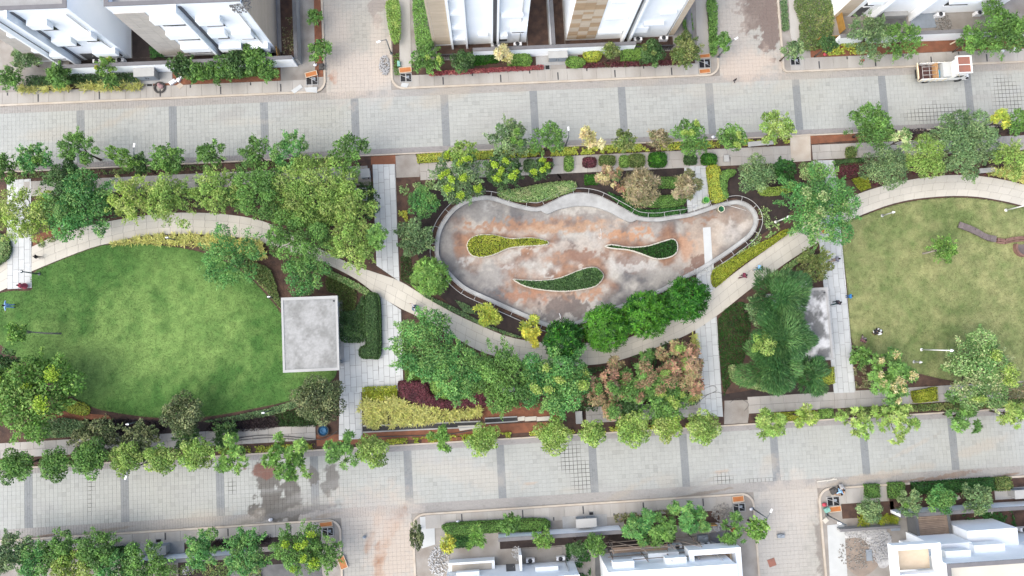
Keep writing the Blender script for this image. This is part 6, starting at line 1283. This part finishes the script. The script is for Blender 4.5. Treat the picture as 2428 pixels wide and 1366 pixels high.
def trench(q, label):
    e = empty('trench', label, 'trench'); w = PP(q)
    w = w if sum(a[0] * b[1] - b[0] * a[1] for a, b in zip(w, w[1:] + w[:1])) > 0 else w[::-1]
    MB().prism(w, .06, .115, False).build('wet_bottom', M_SHADEMUD, e); ribbon(offset(w, -.12), w, .06, .2).build('edge', M_CONC, e)
trench([(861, 1011), (1140, 1000), (1140, 1010), (861, 1023)], 'long dark water trench below the straw yellow plants'); trench([(1150, 993), (1226, 989), (1227, 997), (1150, 1002)], 'short dark trench beside pale concrete slabs')
for i, (a, b) in enumerate(((1228, 1244), (1245, 1272), (1273, 1303))): tag(MB().prism(PP([(a, 989), (b, 987), (b, 997), (a, 999)], .2), .08, .2).build('trench_slab', M_CREAM), f'pale concrete slab, {ORD[i]} from left beside the short trench', 'slab', 'pale slabs covering the trench')
tag(MB().prism(PP([(1085, 1010), (1140, 1008), (1142, 1014), (1090, 1022)], .2), .08, .18).build('trench_slab', M_CREAM), 'broken pale slab between the two trenches', 'slab', 'pale slabs covering the trench')
def stone_bench(px, py, w, d, h, ang, label, m=M_ROOFRIM):
    e = empty('bench', label, 'bench', (*P(px, py, h), .1), R(ang)); MB().box(-w / 2, w / 2, -d / 2, d / 2, h - .1, h).build('seat', m, e)
    for s in (-1, 1): MB().box(s * w * .36 - .08, s * w * .36 + .08, -d / 2 + .05, d / 2 - .05, 0, h - .1).build('leg', M_CONC, e)
stone_bench(158, 538, 1.1, .5, .5, 3, 'white bench in the tree belt beside the left ring path'); stone_bench(866, 411, .95, .9, .9, 3, 'white plant box by the top of the middle walkway'); stone_bench(1373, 990, .65, 1.25, .6, 0, 'white upright box beside the lower left end of footpath')
stone_bench(2340, 404, 1.6, .5, .5, 2, 'white bench above the right ring path'); stone_bench(1803, 340, 2.7, .5, .6, 3, 'long white bench at the upper kerb near the cream crossing'); stone_bench(1205, 922, 1.3, .7, 1.6, 5, 'white box glimpsed through the lower garden trees'); stone_bench(1722, 376, .5, .7, .4, 0, 'small white block on the footpath above the pond')
tag(MB().prism(PP([(736, 430), (880, 425), (880, 440), (736, 440)]), .05, .14).build('path_slab', M_YARD), 'grey slab strip behind the tree belt', 'slab', None, 'structure')
e = empty('water_pit', 'dark square tank opening in the grass beside the middle walkway', 'tank', (*P(857, 461, .2), .08)); MB().box(-.5, .5, -.55, .55, 0, .04).build('water', M_SHADEMUD, e)
f = MB()
for q in ((-.62, .62, -.67, -.55), (-.62, .62, .55, .67), (-.62, -.5, -.55, .55), (.5, .62, -.55, .55)): f.box(*q, 0, .22)
f.build('rim', M_CONC, e)
def dish(px, py, r, label): 
    e = empty('satellite_dish', label, 'dish', (*P(px, py, 1.6), .1)); MB().tube([(0, 0, 0), (0, 0, 1.5)], .05, 8).build('pole', M_WPOLE, e); MB().lathe([(0, 1.55), (r * .5, 1.58), (r, 1.72), (r * .97, 1.74), (r * .5, 1.62), (0, 1.59)], k=20).build('bowl', M_LAMP, e)
dish(1903, 676, .45, 'white dish above the weathered pavilion roof')
# small scattered litter and blocks
def block(px, py, w, d, h, ang, m, name, label, cat, z=.15):
    mb = MB().obox((0, 0), w, d, 0, h, 0); mb.obox((w * .18, d * .12), w * .5, d * .45, h + .001, h * 1.35, .3); o = mb.build(name, m); o.location = (*P(px, py, z), z); o.rotation_euler = (0, 0, R(ang)); return tag(o, label, cat)
def bag(px, py, r, m, label, z=.15):
    o = MB().sphere((0, 0, r * .6), r, 10, (1, .8, .6)).sphere((r * .5, r * .2, r * .5), r * .6, 8, (1, 1, .7)).tube([(0, 0, r), (.02, .02, r * 1.5)], [r * .25, r * .35], 6).build('bag', m); o.location = (*P(px, py, z), z); return tag(o, label, 'bag', 'rubbish bags on the pavements')
bag(2058, 133, .2, M_BAG, 'white bag on the pavement behind the truck, left'); bag(2044, 144, .2, M_REDBAG, 'red and white bag on the pavement left of the truck'); bag(1955, 130, .22, M_REDBAG, 'red bag on the soil before the ochre hoarding'); bag(2375, 122, .22, M_BAG, 'white bag on the pavement at far upper right, left one'); bag(2404, 118, .24, M_BAG, 'white bag on the pavement at far upper right, right one')
bag(642, 1232, .2, M_BAG, 'white bag on the lower kerb left of the lower left street'); bag(1085, 1237, .2, M_BAG, 'white bag at the end of the long green hedge'); bag(1953, 1196, .25, M_REDBAG, 'red and white sack beside the lower right pit'); bag(1690, 326, .22, M_BAG, 'white bag at the upper kerb between two round trees'); bag(748, 155, .2, M_BAG, 'white bag by the lower street tree, upper left'); bag(864, 1273, .2, M_SLATEPANEL, 'grey bag on the lower left street'); bag(1780, 1207, .2, M_BAG, 'white sack under the lamp by the lower right street')
block(1959, 1208, .55, .45, .3, 20, M_TEAL, 'crate', 'teal crate beside the lower right pit', 'crate'); block(946, 153, .3, .55, .3, 0, M_TEAL, 'crate', 'teal crate beside the pit right of upper left street', 'crate'); block(1956, 1233, .5, .45, .2, 35, M_CREAM, 'stone_block', 'pale square block at the lower right street corner', 'block')
block(763, 160, .5, .6, .3, 0, M_HOSE, 'tyre_stack', 'dark rubber bundle beside the tilted orange cover', 'bundle'); block(1974, 1163, .6, .55, .4, 20, M_HOSE, 'motor', 'dark motor beside the workers at the lower right corner', 'machine'); block(1960, 1139, 2.1, .12, .06, 4, M_CREAM, 'plank', 'pale plank lying on the road at lower right corner', 'plank', .06)
block(1830, 1334, .75, .75, .03, 15, M_RUST, 'board', 'faded reddish board on the lower right street', 'board', .06); block(2060, 1316, .6, 1.1, .1, 0, M_SLATEPANEL, 'steel_box', 'slate blue steel box in the dusty lower right plot', 'box'); block(2122, 1252, .9, .5, .1, 0, M_SLATEPANEL, 'steel_box', 'slate panel beside the low wall, lower right', 'box')
block(1664, 1274, 1.0, .6, .5, 0, M_SLATEPANEL, 'steel_box', 'slate blue box at the scaffolded house', 'box'); block(1688, 1290, .6, .6, .6, -20, M_ROOFRIM, 'panel', 'pale tilted panel beside the slate blue box', 'panel'); block(735, 1332, .9, .45, .3, -5, M_SLATEPANEL, 'panel', 'pale grey panel under the lower left corner trees', 'panel')
for px, py, l in ((2346, 1238, 'left'), (2330, 1246, 'lower'), (2350, 1216, 'upper'), (2271, 1180, 'isolated')): block(px, py, .4, .35, .06, 20, M_CREAM, 'stepping_stone', f'{l} pale square stone in the lower right garden', 'stone')
for i, (px, py) in enumerate(((1850, 1270), (411, 196), (426, 188))): block(px, py, .7, .35, .25, 30 * i, M_BAG if i else M_SLATEPANEL, 'scrap', ['grey scrap on the lower right street', 'white machine part beside the hose coil', 'white pump beside the dark leafy tree'][i], 'scrap')
tag(MB().prism(PP([(417, 203), (427, 196), (436, 203), (426, 211)], .2), .17, .19).build('flat_stone', M_KERB), 'cream diamond-shaped stone slab on the upper left pavement', 'slab')
for q, l in (([(690, 215), (712, 200), (718, 207), (698, 222)], 'pale slab lying askew left of the tilted orange cover'), ([(722, 208), (752, 206), (752, 220), (726, 218)], 'pale slab below the pit left of upper left street'), ([(953, 196), (970, 198), (965, 208), (950, 205)], 'pale slab below the pit right of upper left street')): tag(MB().prism(PP(q, .2), .17, .21).build('loose_slab', M_SLAB), l, 'slab')
e = empty('bamboo_pole', 'brown bamboo pole lying at the lower right street edge', 'pole'); a = P(1763, 1259, .2); b = P(1800, 1278, .3); MB().tube([(*a, .2), (*b, .3)], .05, 8).build('pole', M_PLANK, e); MB().tube([(*a, .28), ((a[0] + b[0]) / 2, (a[1] + b[1]) / 2 + .1, .35), (*b, .38)], .035, 8).build('pole', M_STONE_L, e)
for i, (p0, p1) in enumerate((((2253, 105), (2285, 88)), ((2335, 100), (2360, 84)))): a = P(*p0, .2); b = P(*p1, .9); tag(MB().tube([(*a, .15), (*b, .9)], .08, 8).build('timber_prop', M_STONE_L), f'tan timber prop leaning on the wall, {["left", "right"][i]} of the small green tree', 'prop')
# rubble heaps
def rubble(px, py, rx, ry, n, m, label, hh=.3, size=(.04, .13)):
    cx, cy = P(px, py); mb = MB(); rnd = random.Random(px)
    for i in range(n):
        r = math.sqrt(rnd.random()); a = rnd.random() * 6.28; s = rnd.uniform(*size); x = cx + r * math.cos(a) * rx * SC; y = cy + r * math.sin(a) * ry * SC; z = .1 + hh * (1 - r) * rnd.random(); t = rnd.random() * 3
        mb.obox((x, y), s * rnd.uniform(.6, 1.6), s, z, z + s * .7, t)
    return tag(mb.build('rubble', m), label, 'rubble', None, 'stuff')
rubble(912, 156, 13, 24, 260, M_RUBBLE_W, 'heap of white broken stone beside the upper left street'); rubble(2085, 1290, 28, 45, 500, M_RUBBLE_W, 'white rubble in the dusty lower right plot'); rubble(2050, 1262, 50, 12, 360, M_RUBBLE_W, 'white plaster debris along the low dark wall', .1); rubble(1360, 1325, 22, 22, 260, M_RUBBLE_W, 'white rubble heap beside the bottom centre terrace')
rubble(1040, 1330, 24, 34, 300, M_RUBBLE_W, 'white debris left of the bottom centre house'); rubble(1712, 1215, 26, 22, 300, M_RUBBLE_G, 'grey-brown rubble beside the lower right pit cover'); rubble(2235, 60, 22, 30, 340, M_RUBBLE_G, 'grey rubble beside the unfinished house'); rubble(572, 12, 24, 18, 200, M_DARKCONC, 'dark debris on the terrace roof of the stone panel house'); rubble(445, 1352, 14, 10, 80, M_RUBBLE_W, 'white scraps in the lower left yard')
rubble(2030, 1310, 45, 40, 260, M_RUBBLE_G, 'brown debris in the dusty lower right plot', .12); rubble(1690, 1250, 28, 10, 160, M_RUBBLE_W, 'building scraps behind the ochre plywood sheet'); rubble(1225, 1310, 12, 16, 100, M_RUBBLE_W, 'scraps beside the bottom centre wall')
o = bpy.data.objects['rubble']
for ob in bpy.data.objects:
    if ob.get('label') == 'dark debris on the terrace roof of the stone panel house':
        c = P(572, 12, 10.3); c0 = P(572, 12); ob.location = (c[0] - c0[0], c[1] - c0[1], 10.2)
# sheds, decks
e = empty('plank_deck', 'brown plank deck roof behind the lower right wall', 'shed', (0, 0, 0)); q = PP([(2172, 1222), (2248, 1218), (2256, 1272), (2180, 1284)], 1.6)
for i in range(14):
    t0, t1 = i / 14 + .004, (i + 1) / 14 - .004; L_ = lambda a, b, t: (a[0] + (b[0] - a[0]) * t, a[1] + (b[1] - a[1]) * t)
    MB().prism([L_(q[0], q[3], t0), L_(q[1], q[2], t0), L_(q[1], q[2], t1), L_(q[0], q[3], t1)], 1.5, 1.56 + .01 * (i % 3)).build('plank', M_PLANK, e)
for a, b in ((q[0], q[3]), (q[1], q[2])): MB().obox(((a[0] + b[0]) / 2, (a[1] + b[1]) / 2), math.hypot(b[0] - a[0], b[1] - a[1]), .3, .1, 1.62, math.atan2(b[1] - a[1], b[0] - a[0])).build('side_wall', M_DARKCONC, e)
sheet('patio', PP([(2155, 62), (2222, 60), (2224, 66), (2225, 100), (2158, 70)]) if 0 else PP([(2156, 24), (2222, 22), (2224, 66), (2158, 70)]), .09, .14, M_SLATEPANEL, 'slate blue paved patch before the unfinished house', 'patio'); sheet('patio', PP([(2075, 20), (2140, 10), (2150, 62), (2085, 66)]), .09, .135, M_DARKCONC, 'grey driveway before the unfinished house', 'patio')
sheet('driveway', PP([(545, 1345), (760, 1330), (770, 1400), (545, 1420)]), .09, .13, M_DARKCONC, 'dark slatted driveway at the lower left plot', 'driveway'); sheet('driveway', PP([(1410, 1300), (1460, 1300), (1470, 1400), (1412, 1400)]), .09, .13, M_DARKCONC, 'dark driveway left of the scaffolded house', 'driveway'); sheet('driveway', PP([(1680, 1262), (1745, 1258), (1745, 1300), (1690, 1305)]), .09, .13, M_GREYTRIM, 'stained concrete apron right of the scaffolded house', 'driveway')
sheet('patio', PP([(1960, 1245), (2000, 1240), (2010, 1400), (1968, 1400)]), .09, .13, M_SLAB, 'pale paved strip beside the lower right street', 'patio'); sheet('patio', PP([(996, 1225), (1030, 1222), (1032, 1290), (1000, 1300)]), .09, .15, M_SLAB, 'white paved strip right of the lower left street', 'patio'); sheet('patio', PP([(718, 0), (745, 0), (748, 170), (722, 175)]), .09, .15, M_YARD, 'grey footpath left of the upper left street', 'patio'); sheet('patio', PP([(946, 0), (972, 0), (976, 160), (948, 160)]), .09, .15, M_PAVE, 'grey footpath right of the upper left street', 'patio'); sheet('patio', PP([(1648, 0), (1674, 0), (1682, 130), (1652, 132)]), .09, .15, M_PAVE, 'grey footpath left of the upper right street', 'patio'); sheet('patio', PP([(1868, 0), (1886, 0), (1900, 80), (1880, 110), (1872, 80)]), .09, .15, M_PAVE, 'grey footpath right of the upper right street', 'patio')
sheet('plaster_spill', smooth(PP([(1985, 1255), (2040, 1246), (2090, 1252), (2112, 1280), (2108, 1335), (2085, 1345), (2070, 1310), (2040, 1275), (2000, 1275)]), 5), .09, .122, mat('plaster_dust', (.62, .62, .61), .9, .2, 1.5, .1, (.42, .41, .40), fine=9), 'white plaster dust spilled in the lower right plot', 'plaster')
sheet('dirt_patch', smooth(PP([(1995, 1290), (2030, 1275), (2065, 1300), (2080, 1340), (2040, 1366), (2005, 1340)]), 5), .09, .117, mat('brown_dirt', (.33, .27, .22), .95, .2, 1.2, .3, (.24, .2, .17)), 'brown dirt patch in the lower right plot', 'dirt')
# bamboo scaffolding
e = empty('scaffolding', 'rickety bamboo scaffolding before the lower middle white house', 'scaffold')
rnd = random.Random(4); SX = [10.6, 13.4, 16.0, 18.6]; ys_ = (-21.9, -20.9)
for x_ in SX:
    for y_ in ys_: MB().tube([(x_ + rnd.uniform(-.1, .1), y_, .1), (x_ + rnd.uniform(-.25, .25), y_ + rnd.uniform(-.1, .1), 4.6)], .05, 6).build('upright', M_BRANCH, e)
    MB().tube([(x_, ys_[0] - .2, 2.2), (x_, ys_[1] + .3, 2.3)], .04, 6).build('transom', M_BRANCH, e)
for z_ in (1.3, 2.5, 3.8):
    for y_ in ys_: MB().tube([(SX[0] - .5, y_, z_), ((SX[0] + SX[-1]) / 2, y_ + .05, z_ - .08), (SX[-1] + .6, y_, z_ + rnd.uniform(-.3, .3))], .045, 6).build('ledger', M_BRANCH, e)
for a, b in zip(SX, SX[1:]): MB().tube([(a, -20.9, .4), (b, -20.9, 4.2)], .04, 6).build('brace', M_BRANCH, e)
for y_ in (-21.2, -21.5): MB().box(SX[0], SX[2], y_ - .12, y_ + .12, 2.32, 2.36).build('plank', M_PLANK, e)

# ================================================================== TRUCK
e = empty('truck', 'white open-bed truck with rusty roof rack parked on upper road', 'truck', (*P(2222, 178, .0), .045), R(0))
T = lambda *q: MB().box(*q)
T(-2.7, 2.5, -.45, .45, .42, .58).build('chassis', M_RUBBER, e)
T(-2.6, .55, -.82, .82, .62, .72).build('bed_floor', M_REDBROWN, e)
for s in (-1, 1):
    sd = T(-2.6, .55, min(s * .82, s * .88), max(s * .82, s * .88), .58, 1.28).build('side_panel', M_TRUCKWHITE, e)
    for k in range(5): T(-2.5 + k * .62, -2.42 + k * .62, min(s * .88, s * .92), max(s * .88, s * .92), .58, 1.3).build('rib', M_TRUCKCREAM, sd)
T(.49, .55, -.82, .82, .72, 1.5).build('headboard', M_TRUCKWHITE, e)
tg = MB().add([(-2.66, -.86, .62), (-2.66, .86, .62), (-3.08, .86, 1.45), (-3.08, -.86, 1.45), (-2.60, -.86, .62), (-2.60, .86, .62), (-3.02, .86, 1.49), (-3.02, -.86, 1.49)], [(0, 3, 2, 1), (4, 5, 6, 7), (0, 4, 7, 3), (1, 2, 6, 5), (3, 7, 6, 2), (0, 1, 5, 4)]).build('tailgate', M_TRUCKCREAM, e)
MB().add([(-2.61, -.72, .68), (-2.61, .72, .68), (-2.97, .72, 1.41), (-2.97, -.72, 1.41), (-2.57, -.72, .69), (-2.57, .72, .69), (-2.93, .72, 1.43), (-2.93, -.72, 1.43)], [(0, 3, 2, 1), (4, 5, 6, 7), (0, 4, 7, 3), (1, 2, 6, 5), (3, 7, 6, 2), (0, 1, 5, 4)]).build('panel', M_TRUCKPLY, tg)
for y_ in (-.45, 0, .42): MB().tube([(-2.5, y_, 1.35), (-1.0, y_, 1.35)], .022, 6).build('cage_bar', M_STEEL, e)
for x_ in (-2.5, -1.75, -1.0): MB().tube([(x_, -.8, .7), (x_, -.8, 1.35), (x_, .8, 1.35), (x_, .8, .7)], .022, 6).build('cage_hoop', M_STEEL, e)
for x_ in (-1.05, -.9): T(x_, x_ + .07, -.8, .8, .72, 1.4).build('cross_board', M_TRUCKPLY, e)
MB().sphere((-.62, -.1, .95), .32, 10, (.8, 1.3, .7)).sphere((-.55, -.5, .9), .2, 8).build('tarpaulin', M_SKYBLUE, e)
T(-.42, .42, -.78, .74, .73, 1.55).build('tool_box', M_SLAB, e)
cab = MB()
prof = [(.6, .5), (.6, 2.0), (.75, 2.1), (1.55, 2.1), (1.95, 1.45), (2.5, 1.2), (2.62, .95), (2.62, .45)]
n = len(prof); cab.add([(a, -.82, b) for a, b in prof] + [(a, .82, b) for a, b in prof], [tuple(range(n)), tuple(range(2 * n - 1, n - 1, -1))] + [(i, n + i, n + (i + 1) % n, (i + 1) % n) for i in range(n)])
cb = cab.build('cab', M_TRUCKWHITE, e)
MB().add([(1.585, -.7, 2.06), (1.585, .7, 2.06), (1.965, .7, 1.46), (1.965, -.7, 1.46)], [(0, 3, 2, 1)]).build('windscreen', M_GLASS, cb)
for s in (-1, 1):
    d_ = T(.75, 1.75, min(s * .82, s * .845), max(s * .82, s * .845), .55, 1.95).build('door', M_TRUCKWHITE, cb); T(.85, 1.6, min(s * .845, s * .855), max(s * .845, s * .855), 1.3, 1.85).build('side_window', M_GLASS, d_)
    T(2.6, 2.66, s * .6 - .13, s * .6 + .13, .75, .95).build('headlight', M_LAMP, e); MB().tube([(1.85, s * .84, 1.6), (2.0, s * 1.02, 1.65)], .02, 6).build('mirror_arm', M_RUBBER, e); T(1.95, 2.05, s * 1.06 - .07, s * 1.06 + .07, 1.45, 1.75).build('mirror', M_RUBBER, e)
    for x_ in (-1.6, 1.9):
        w = MB(); prof_w = [(.16, -.1), (.34, -.1), (.37, -.06), (.37, .06), (.34, .1), (.16, .1)]; w.lathe(prof_w, k=20); o = w.build('wheel', M_RUBBER, e); o.location = (x_, s * .76, .36); o.rotation_euler = (R(90), 0, 0)
        h_ = MB().lathe([(0, -.05), (.17, -.05), (.17, .05), (0, .05)], k=16).build('rim', M_STEEL, o)
T(2.6, 2.72, -.85, .85, .42, .62).build('bumper', M_TRUCKWHITE, e)
rk = T(.32, 1.78, -.86, .86, 2.55, 2.62).build('roof_rack', M_RUST, e)
f = MB()
for q in ((.26, 1.84, -.92, -.82), (.26, 1.84, .82, .92), (.26, .38, -.82, .82), (1.74, 1.84, -.82, .82)): f.box(*q, 2.5, 2.76)
f.box(.38, 1.74, -.03, .03, 2.6, 2.68); f.build('rack_frame', M_TRUCKWHITE, rk)
for x_ in (.5, 1.6):
    for y_ in (-.8, .8): MB().tube([(x_, y_, 1.9), (x_, y_, 2.55)], .03, 6).build('rack_post', M_TRUCKWHITE, rk)
MB().tube([(.4, -.86, 2.5), (1.4, -.9, 1.4)], .025, 6).build('brace', M_TRUCKCREAM, rk)

# ================================================================== PEOPLE
def cap(mb, a, b, ra, rb, k=10):
    a = Vector(a); b = Vector(b); d = b - a; n = max(2, int(d.length / .04)); mb.tube([a + d * (i / n) for i in range(n + 1)], [ra + (rb - ra) * i / n for i in range(n + 1)], k); mb.sphere(a, ra, k); mb.sphere(b, rb, k)
def remesh(mb, vox):
    o = bpy.data.objects.new('tmp', mb.mesh('tmp')); C.objects.link(o); md = o.modifiers.new('r', 'REMESH'); md.mode = 'VOXEL'; md.voxel_size = vox; md.use_smooth_shade = True
    sm = o.modifiers.new('s', 'SMOOTH'); sm.factor = .5; sm.iterations = 2
    bpy.context.view_layer.update(); me = bpy.data.meshes.new_from_object(o.evaluated_get(bpy.context.evaluated_depsgraph_get())); bpy.data.objects.remove(o); return me
def pose(name):
    J = dict(hip=(0, 0, .92), ch=(0, 0, 1.30), nk=(0, 0, 1.46), hd=(.02, 0, 1.60))       # facing +X
    if name == 'walk': L = [((0, .09, .92), (.16, .1, .52), (.06, .1, .1)), ((0, -.09, .92), (-.02, -.1, .5), (-.30, -.1, .16))]; A = [((0, .19, 1.4), (-.1, .25, 1.14), (-.02, .25, .9)), ((0, -.19, 1.4), (.08, -.25, 1.13), (.26, -.22, .96))]
    elif name == 'stand': L = [((0, .09, .92), (.02, .1, .5), (0, .11, .08)), ((0, -.09, .92), (.02, -.1, .5), (0, -.11, .08))]; A = [((0, .19, 1.4), (-.02, .26, 1.12), (.08, .27, .87)), ((0, -.19, 1.4), (-.02, -.26, 1.12), (.1, -.25, .88))]
    elif name == 'arms': L = [((0, .09, .92), (.05, .12, .5), (0, .15, .08)), ((0, -.09, .92), (.02, -.1, .5), (-.05, -.13, .08))]; A = [((0, .19, 1.4), (.06, .43, 1.22), (.2, .55, 1.05)), ((0, -.19, 1.4), (.06, -.43, 1.22), (.2, -.55, 1.05))]
    elif name == 'sit':
        J = dict(hip=(0, 0, .14), ch=(.02, 0, .52), nk=(.05, 0, .68), hd=(.09, 0, .82)); L = [((0, .09, .14), (.36, .2, .38), (.5, .14, .08)), ((0, -.09, .14), (.38, -.22, .28), (.3, .0, .1))]; A = [((.03, .19, .62), (.14, .27, .38), (.34, .2, .4)), ((.03, -.19, .62), (-.1, -.27, .36), (-.16, -.28, .1))]
    else:   # squat
        J = dict(hip=(-.1, 0, .32), ch=(.14, 0, .66), nk=(.24, 0, .78), hd=(.32, 0, .90)); L = [((-.1, .1, .32), (.3, .2, .48), (.05, .16, .09)), ((-.1, -.1, .32), (.3, -.2, .48), (.05, -.16, .09))]; A = [((.18, .19, .74), (.36, .26, .5), (.5, .16, .3)), ((.18, -.19, .74), (.36, -.26, .5), (.52, -.14, .32))]
    body = MB(); shirt = MB(); trou = MB(); hair = MB(); shoe = MB(); eye = MB()
    def ell(mb, a, b, ra, rb):   # torso: three tapered columns side by side
        for s, w in ((-1, .6), (0, .0), (1, .6)): cap(mb, (a[0], a[1] + s * ra * w, a[2]), (b[0], b[1] + s * rb * w, b[2]), ra * .8, rb * .8)
    ell(body, J['hip'], J['ch'], .125, .15); cap(body, J['ch'], J['nk'], .1, .055); cap(body, J['nk'], J['hd'], .05, .055)
    hx, hy, hz = J['hd']; body.sphere((hx, hy, hz + .04), .1, 12, (1.0, .82, 1.18)); body.sphere((hx + .1, hy, hz + .02), .02, 6); body.sphere((hx + .075, hy, hz - .035), .03, 6); body.sphere((hx, hy + .085, hz + .03), .022, 6, (.6, .6, 1.2)); body.sphere((hx, hy - .085, hz + .03), .022, 6, (.6, .6, 1.2))
    for s in (-1, 1): eye.sphere((hx + .092, hy + s * .034, hz + .05), .012, 6)
    eye.sphere((hx + .098, hy, hz - .03), .014, 6, (.4, 1.6, .4))
    hair.sphere((hx - .018, hy, hz + .065), .105, 14, (1.0, .88, 1.08)); hair.sphere((hx - .05, hy, hz + .02), .085, 10, (.8, .95, 1.1))
    ell(shirt, (J['hip'][0], 0, J['hip'][2] + .03), J['ch'], .145, .165)
    for (a, b, c) in L:
        cap(body, a, b, .082, .058); cap(body, b, c, .056, .038); cap(body, c, (c[0] + .14, c[1], .05 if c[2] < .12 else c[2] - .06), .04, .03)
        cap(trou, a, b, .1, .076); cap(trou, b, (c[0] * .85 + b[0] * .15, c[1] * .85 + b[1] * .15, c[2] * .85 + b[2] * .15), .074, .06)
        cap(shoe, (c[0] - .04, c[1], max(.045, c[2] - .04)), (c[0] + .16, c[1], .045 if c[2] < .12 else c[2] - .07), .048, .042)
    cap(trou, (J['hip'][0], -.06, J['hip'][2]), (J['hip'][0], .06, J['hip'][2]), .135, .135)
    for (a, b, c) in A:
        cap(body, a, b, .05, .04); cap(body, b, c, .038, .027); a_ = Vector(b); c_ = Vector(c); d = (c_ - a_).normalized(); side = Vector((d.y, -d.x, 0)).normalized() if abs(d.z) < .99 else Vector((1, 0, 0)); p = c_ + d * .04; cap(body, c_, p + d * .03, .028, .03)
        for k, (off_, ln) in enumerate(((-.026, .06), (-.009, .075), (.009, .07), (.026, .055))): q = p + d * .045 + side * off_; cap(body, q, q + d * ln * .6 + Vector((.012, 0, -.004)), .009, .008, 6); cap(body, q + d * ln * .6 + Vector((.012, 0, -.004)), q + d * ln + Vector((.03, 0, -.006)), .008, .007, 6)
        q = p + side * -.03; cap(body, q, q + d * .03 + side * -.035 + Vector((.015, 0, 0)), .011, .009, 6)
        cap(shirt, a, b, .066, .056); m_ = tuple(np.array(b) * .75 + np.array(c) * .25); cap(shirt, b, m_, .055, .05)
    return dict(body=remesh(body, .013), shirt=remesh(shirt, .02), trousers=remesh(trou, .02), hair=remesh(hair, .016), shoes=remesh(shoe, .018), face=eye.mesh('face'))
POSES = {}
def cloth(c): return mat('cloth_%02x%02x%02x' % tuple(int(x * 255) for x in c), c, .9, .08, 14)
M_SKIN = mat('skin', (.26, .15, .095), .6, .05, 10); M_HAIR = mat('hair', (.012, .011, .011), .5, .1, 20)
def person(px, py, ps, face_, shirt, trous, label, s=1.0, z=.14, extra=None):
    if ps not in POSES: POSES[ps] = pose(ps)
    e = empty('person', label, 'person', (*P(px, py), z), R(face_)); e.scale = (s, s, s)
    for k, m in (('body', M_SKIN), ('shirt', cloth(shirt)), ('trousers', cloth(trous)), ('hair', M_HAIR), ('shoes', cloth((.05, .045, .04))), ('face', M_HAIR)):
        me = POSES[ps][k]
        if not me.materials: me.materials.append(None)
        o = bpy.data.objects.new(k, me); C.objects.link(o); o.parent = e; o.material_slots[0].link = 'OBJECT'; o.material_slots[0].material = m
    if extra: MB().lathe([(.36, .35), (.3, .7), (.18, 1.0), (.19, 1.35), (.12, 1.42), (.1, 1.3), (.12, .95), (.3, .35)], k=16).build('dress', cloth(extra), e)
    return e
LB = (.28, .45, .72)
person(37, 726, 'arms', 180, LB, LB, 'person in light blue walking on the left edge of the green lawn'); person(99, 611, 'walk', 170, (.03, .03, .035), (.03, .03, .035), 'small person in black walking on the left ring path', .68); person(66, 679, 'stand', 180, (.55, .1, .15), (.5, .3, .3), 'person in pink dress at the end of the far left walkway', .85, extra=(.55, .1, .15))
person(986, 731, 'arms', 200, (.62, .58, .6), (.14, .22, .3), 'person in pale top and flaring blue-grey skirt on the curved path', extra=(.14, .22, .3)); person(1047, 758, 'walk', 150, (.75, .75, .76), (.10, .10, .11), 'person in white shirt walking on the curved path below the pond')
person(1790, 638, 'walk', 5, (.24, .48, .75), (.16, .26, .32), 'person in light blue shirt walking on the path right of pond'); person(1755, 656, 'walk', 10, (.19, .035, .07), (.12, .04, .06), 'person in dark red walking on the path right of pond')
person(1940, 553, 'walk', 20, (.6, .09, .05), (.5, .4, .35), 'person in red shirt emerging under the big blue-green tree', .95); person(1970, 618, 'walk', 0, (.22, .23, .30), (.45, .33, .24), 'person in grey top and tan trousers on the right walkway'); person(1973, 719, 'walk', 20, (.05, .045, .06), (.07, .12, .12), 'person in dark clothes beside the weathered pavilion'); person(2004, 704, 'stand', 0, (.04, .25, .6), (.05, .12, .3), 'person in bright blue shirt at the edge of the right lawn', .8)
person(2040, 808, 'sit', 60, (.22, .11, .13), (.3, .26, .27), 'person in faded pink sitting on the right lawn'); person(2070, 786, 'sit', 10, (.03, .03, .035), (.7, .72, .74), 'person in black and white sitting on right lawn, left one of pair'); person(2080, 788, 'sit', 170, (.7, .74, .78), (.05, .05, .06), 'person in white top sitting on right lawn, right one of pair')
person(1985, 1160, 'squat', 250, (.3, .5, .7), (.05, .06, .09), 'person in light blue squatting on the orange cover, lower right'); person(1988, 1150, 'squat', 270, (.5, .49, .47), (.06, .05, .05), 'person in grey squatting at the kerb, lower right'); person(1739, 194, 'walk', 90, (.04, .04, .045), (.04, .04, .045), 'tiny figure in black on the upper road by the side street', .5, .05)
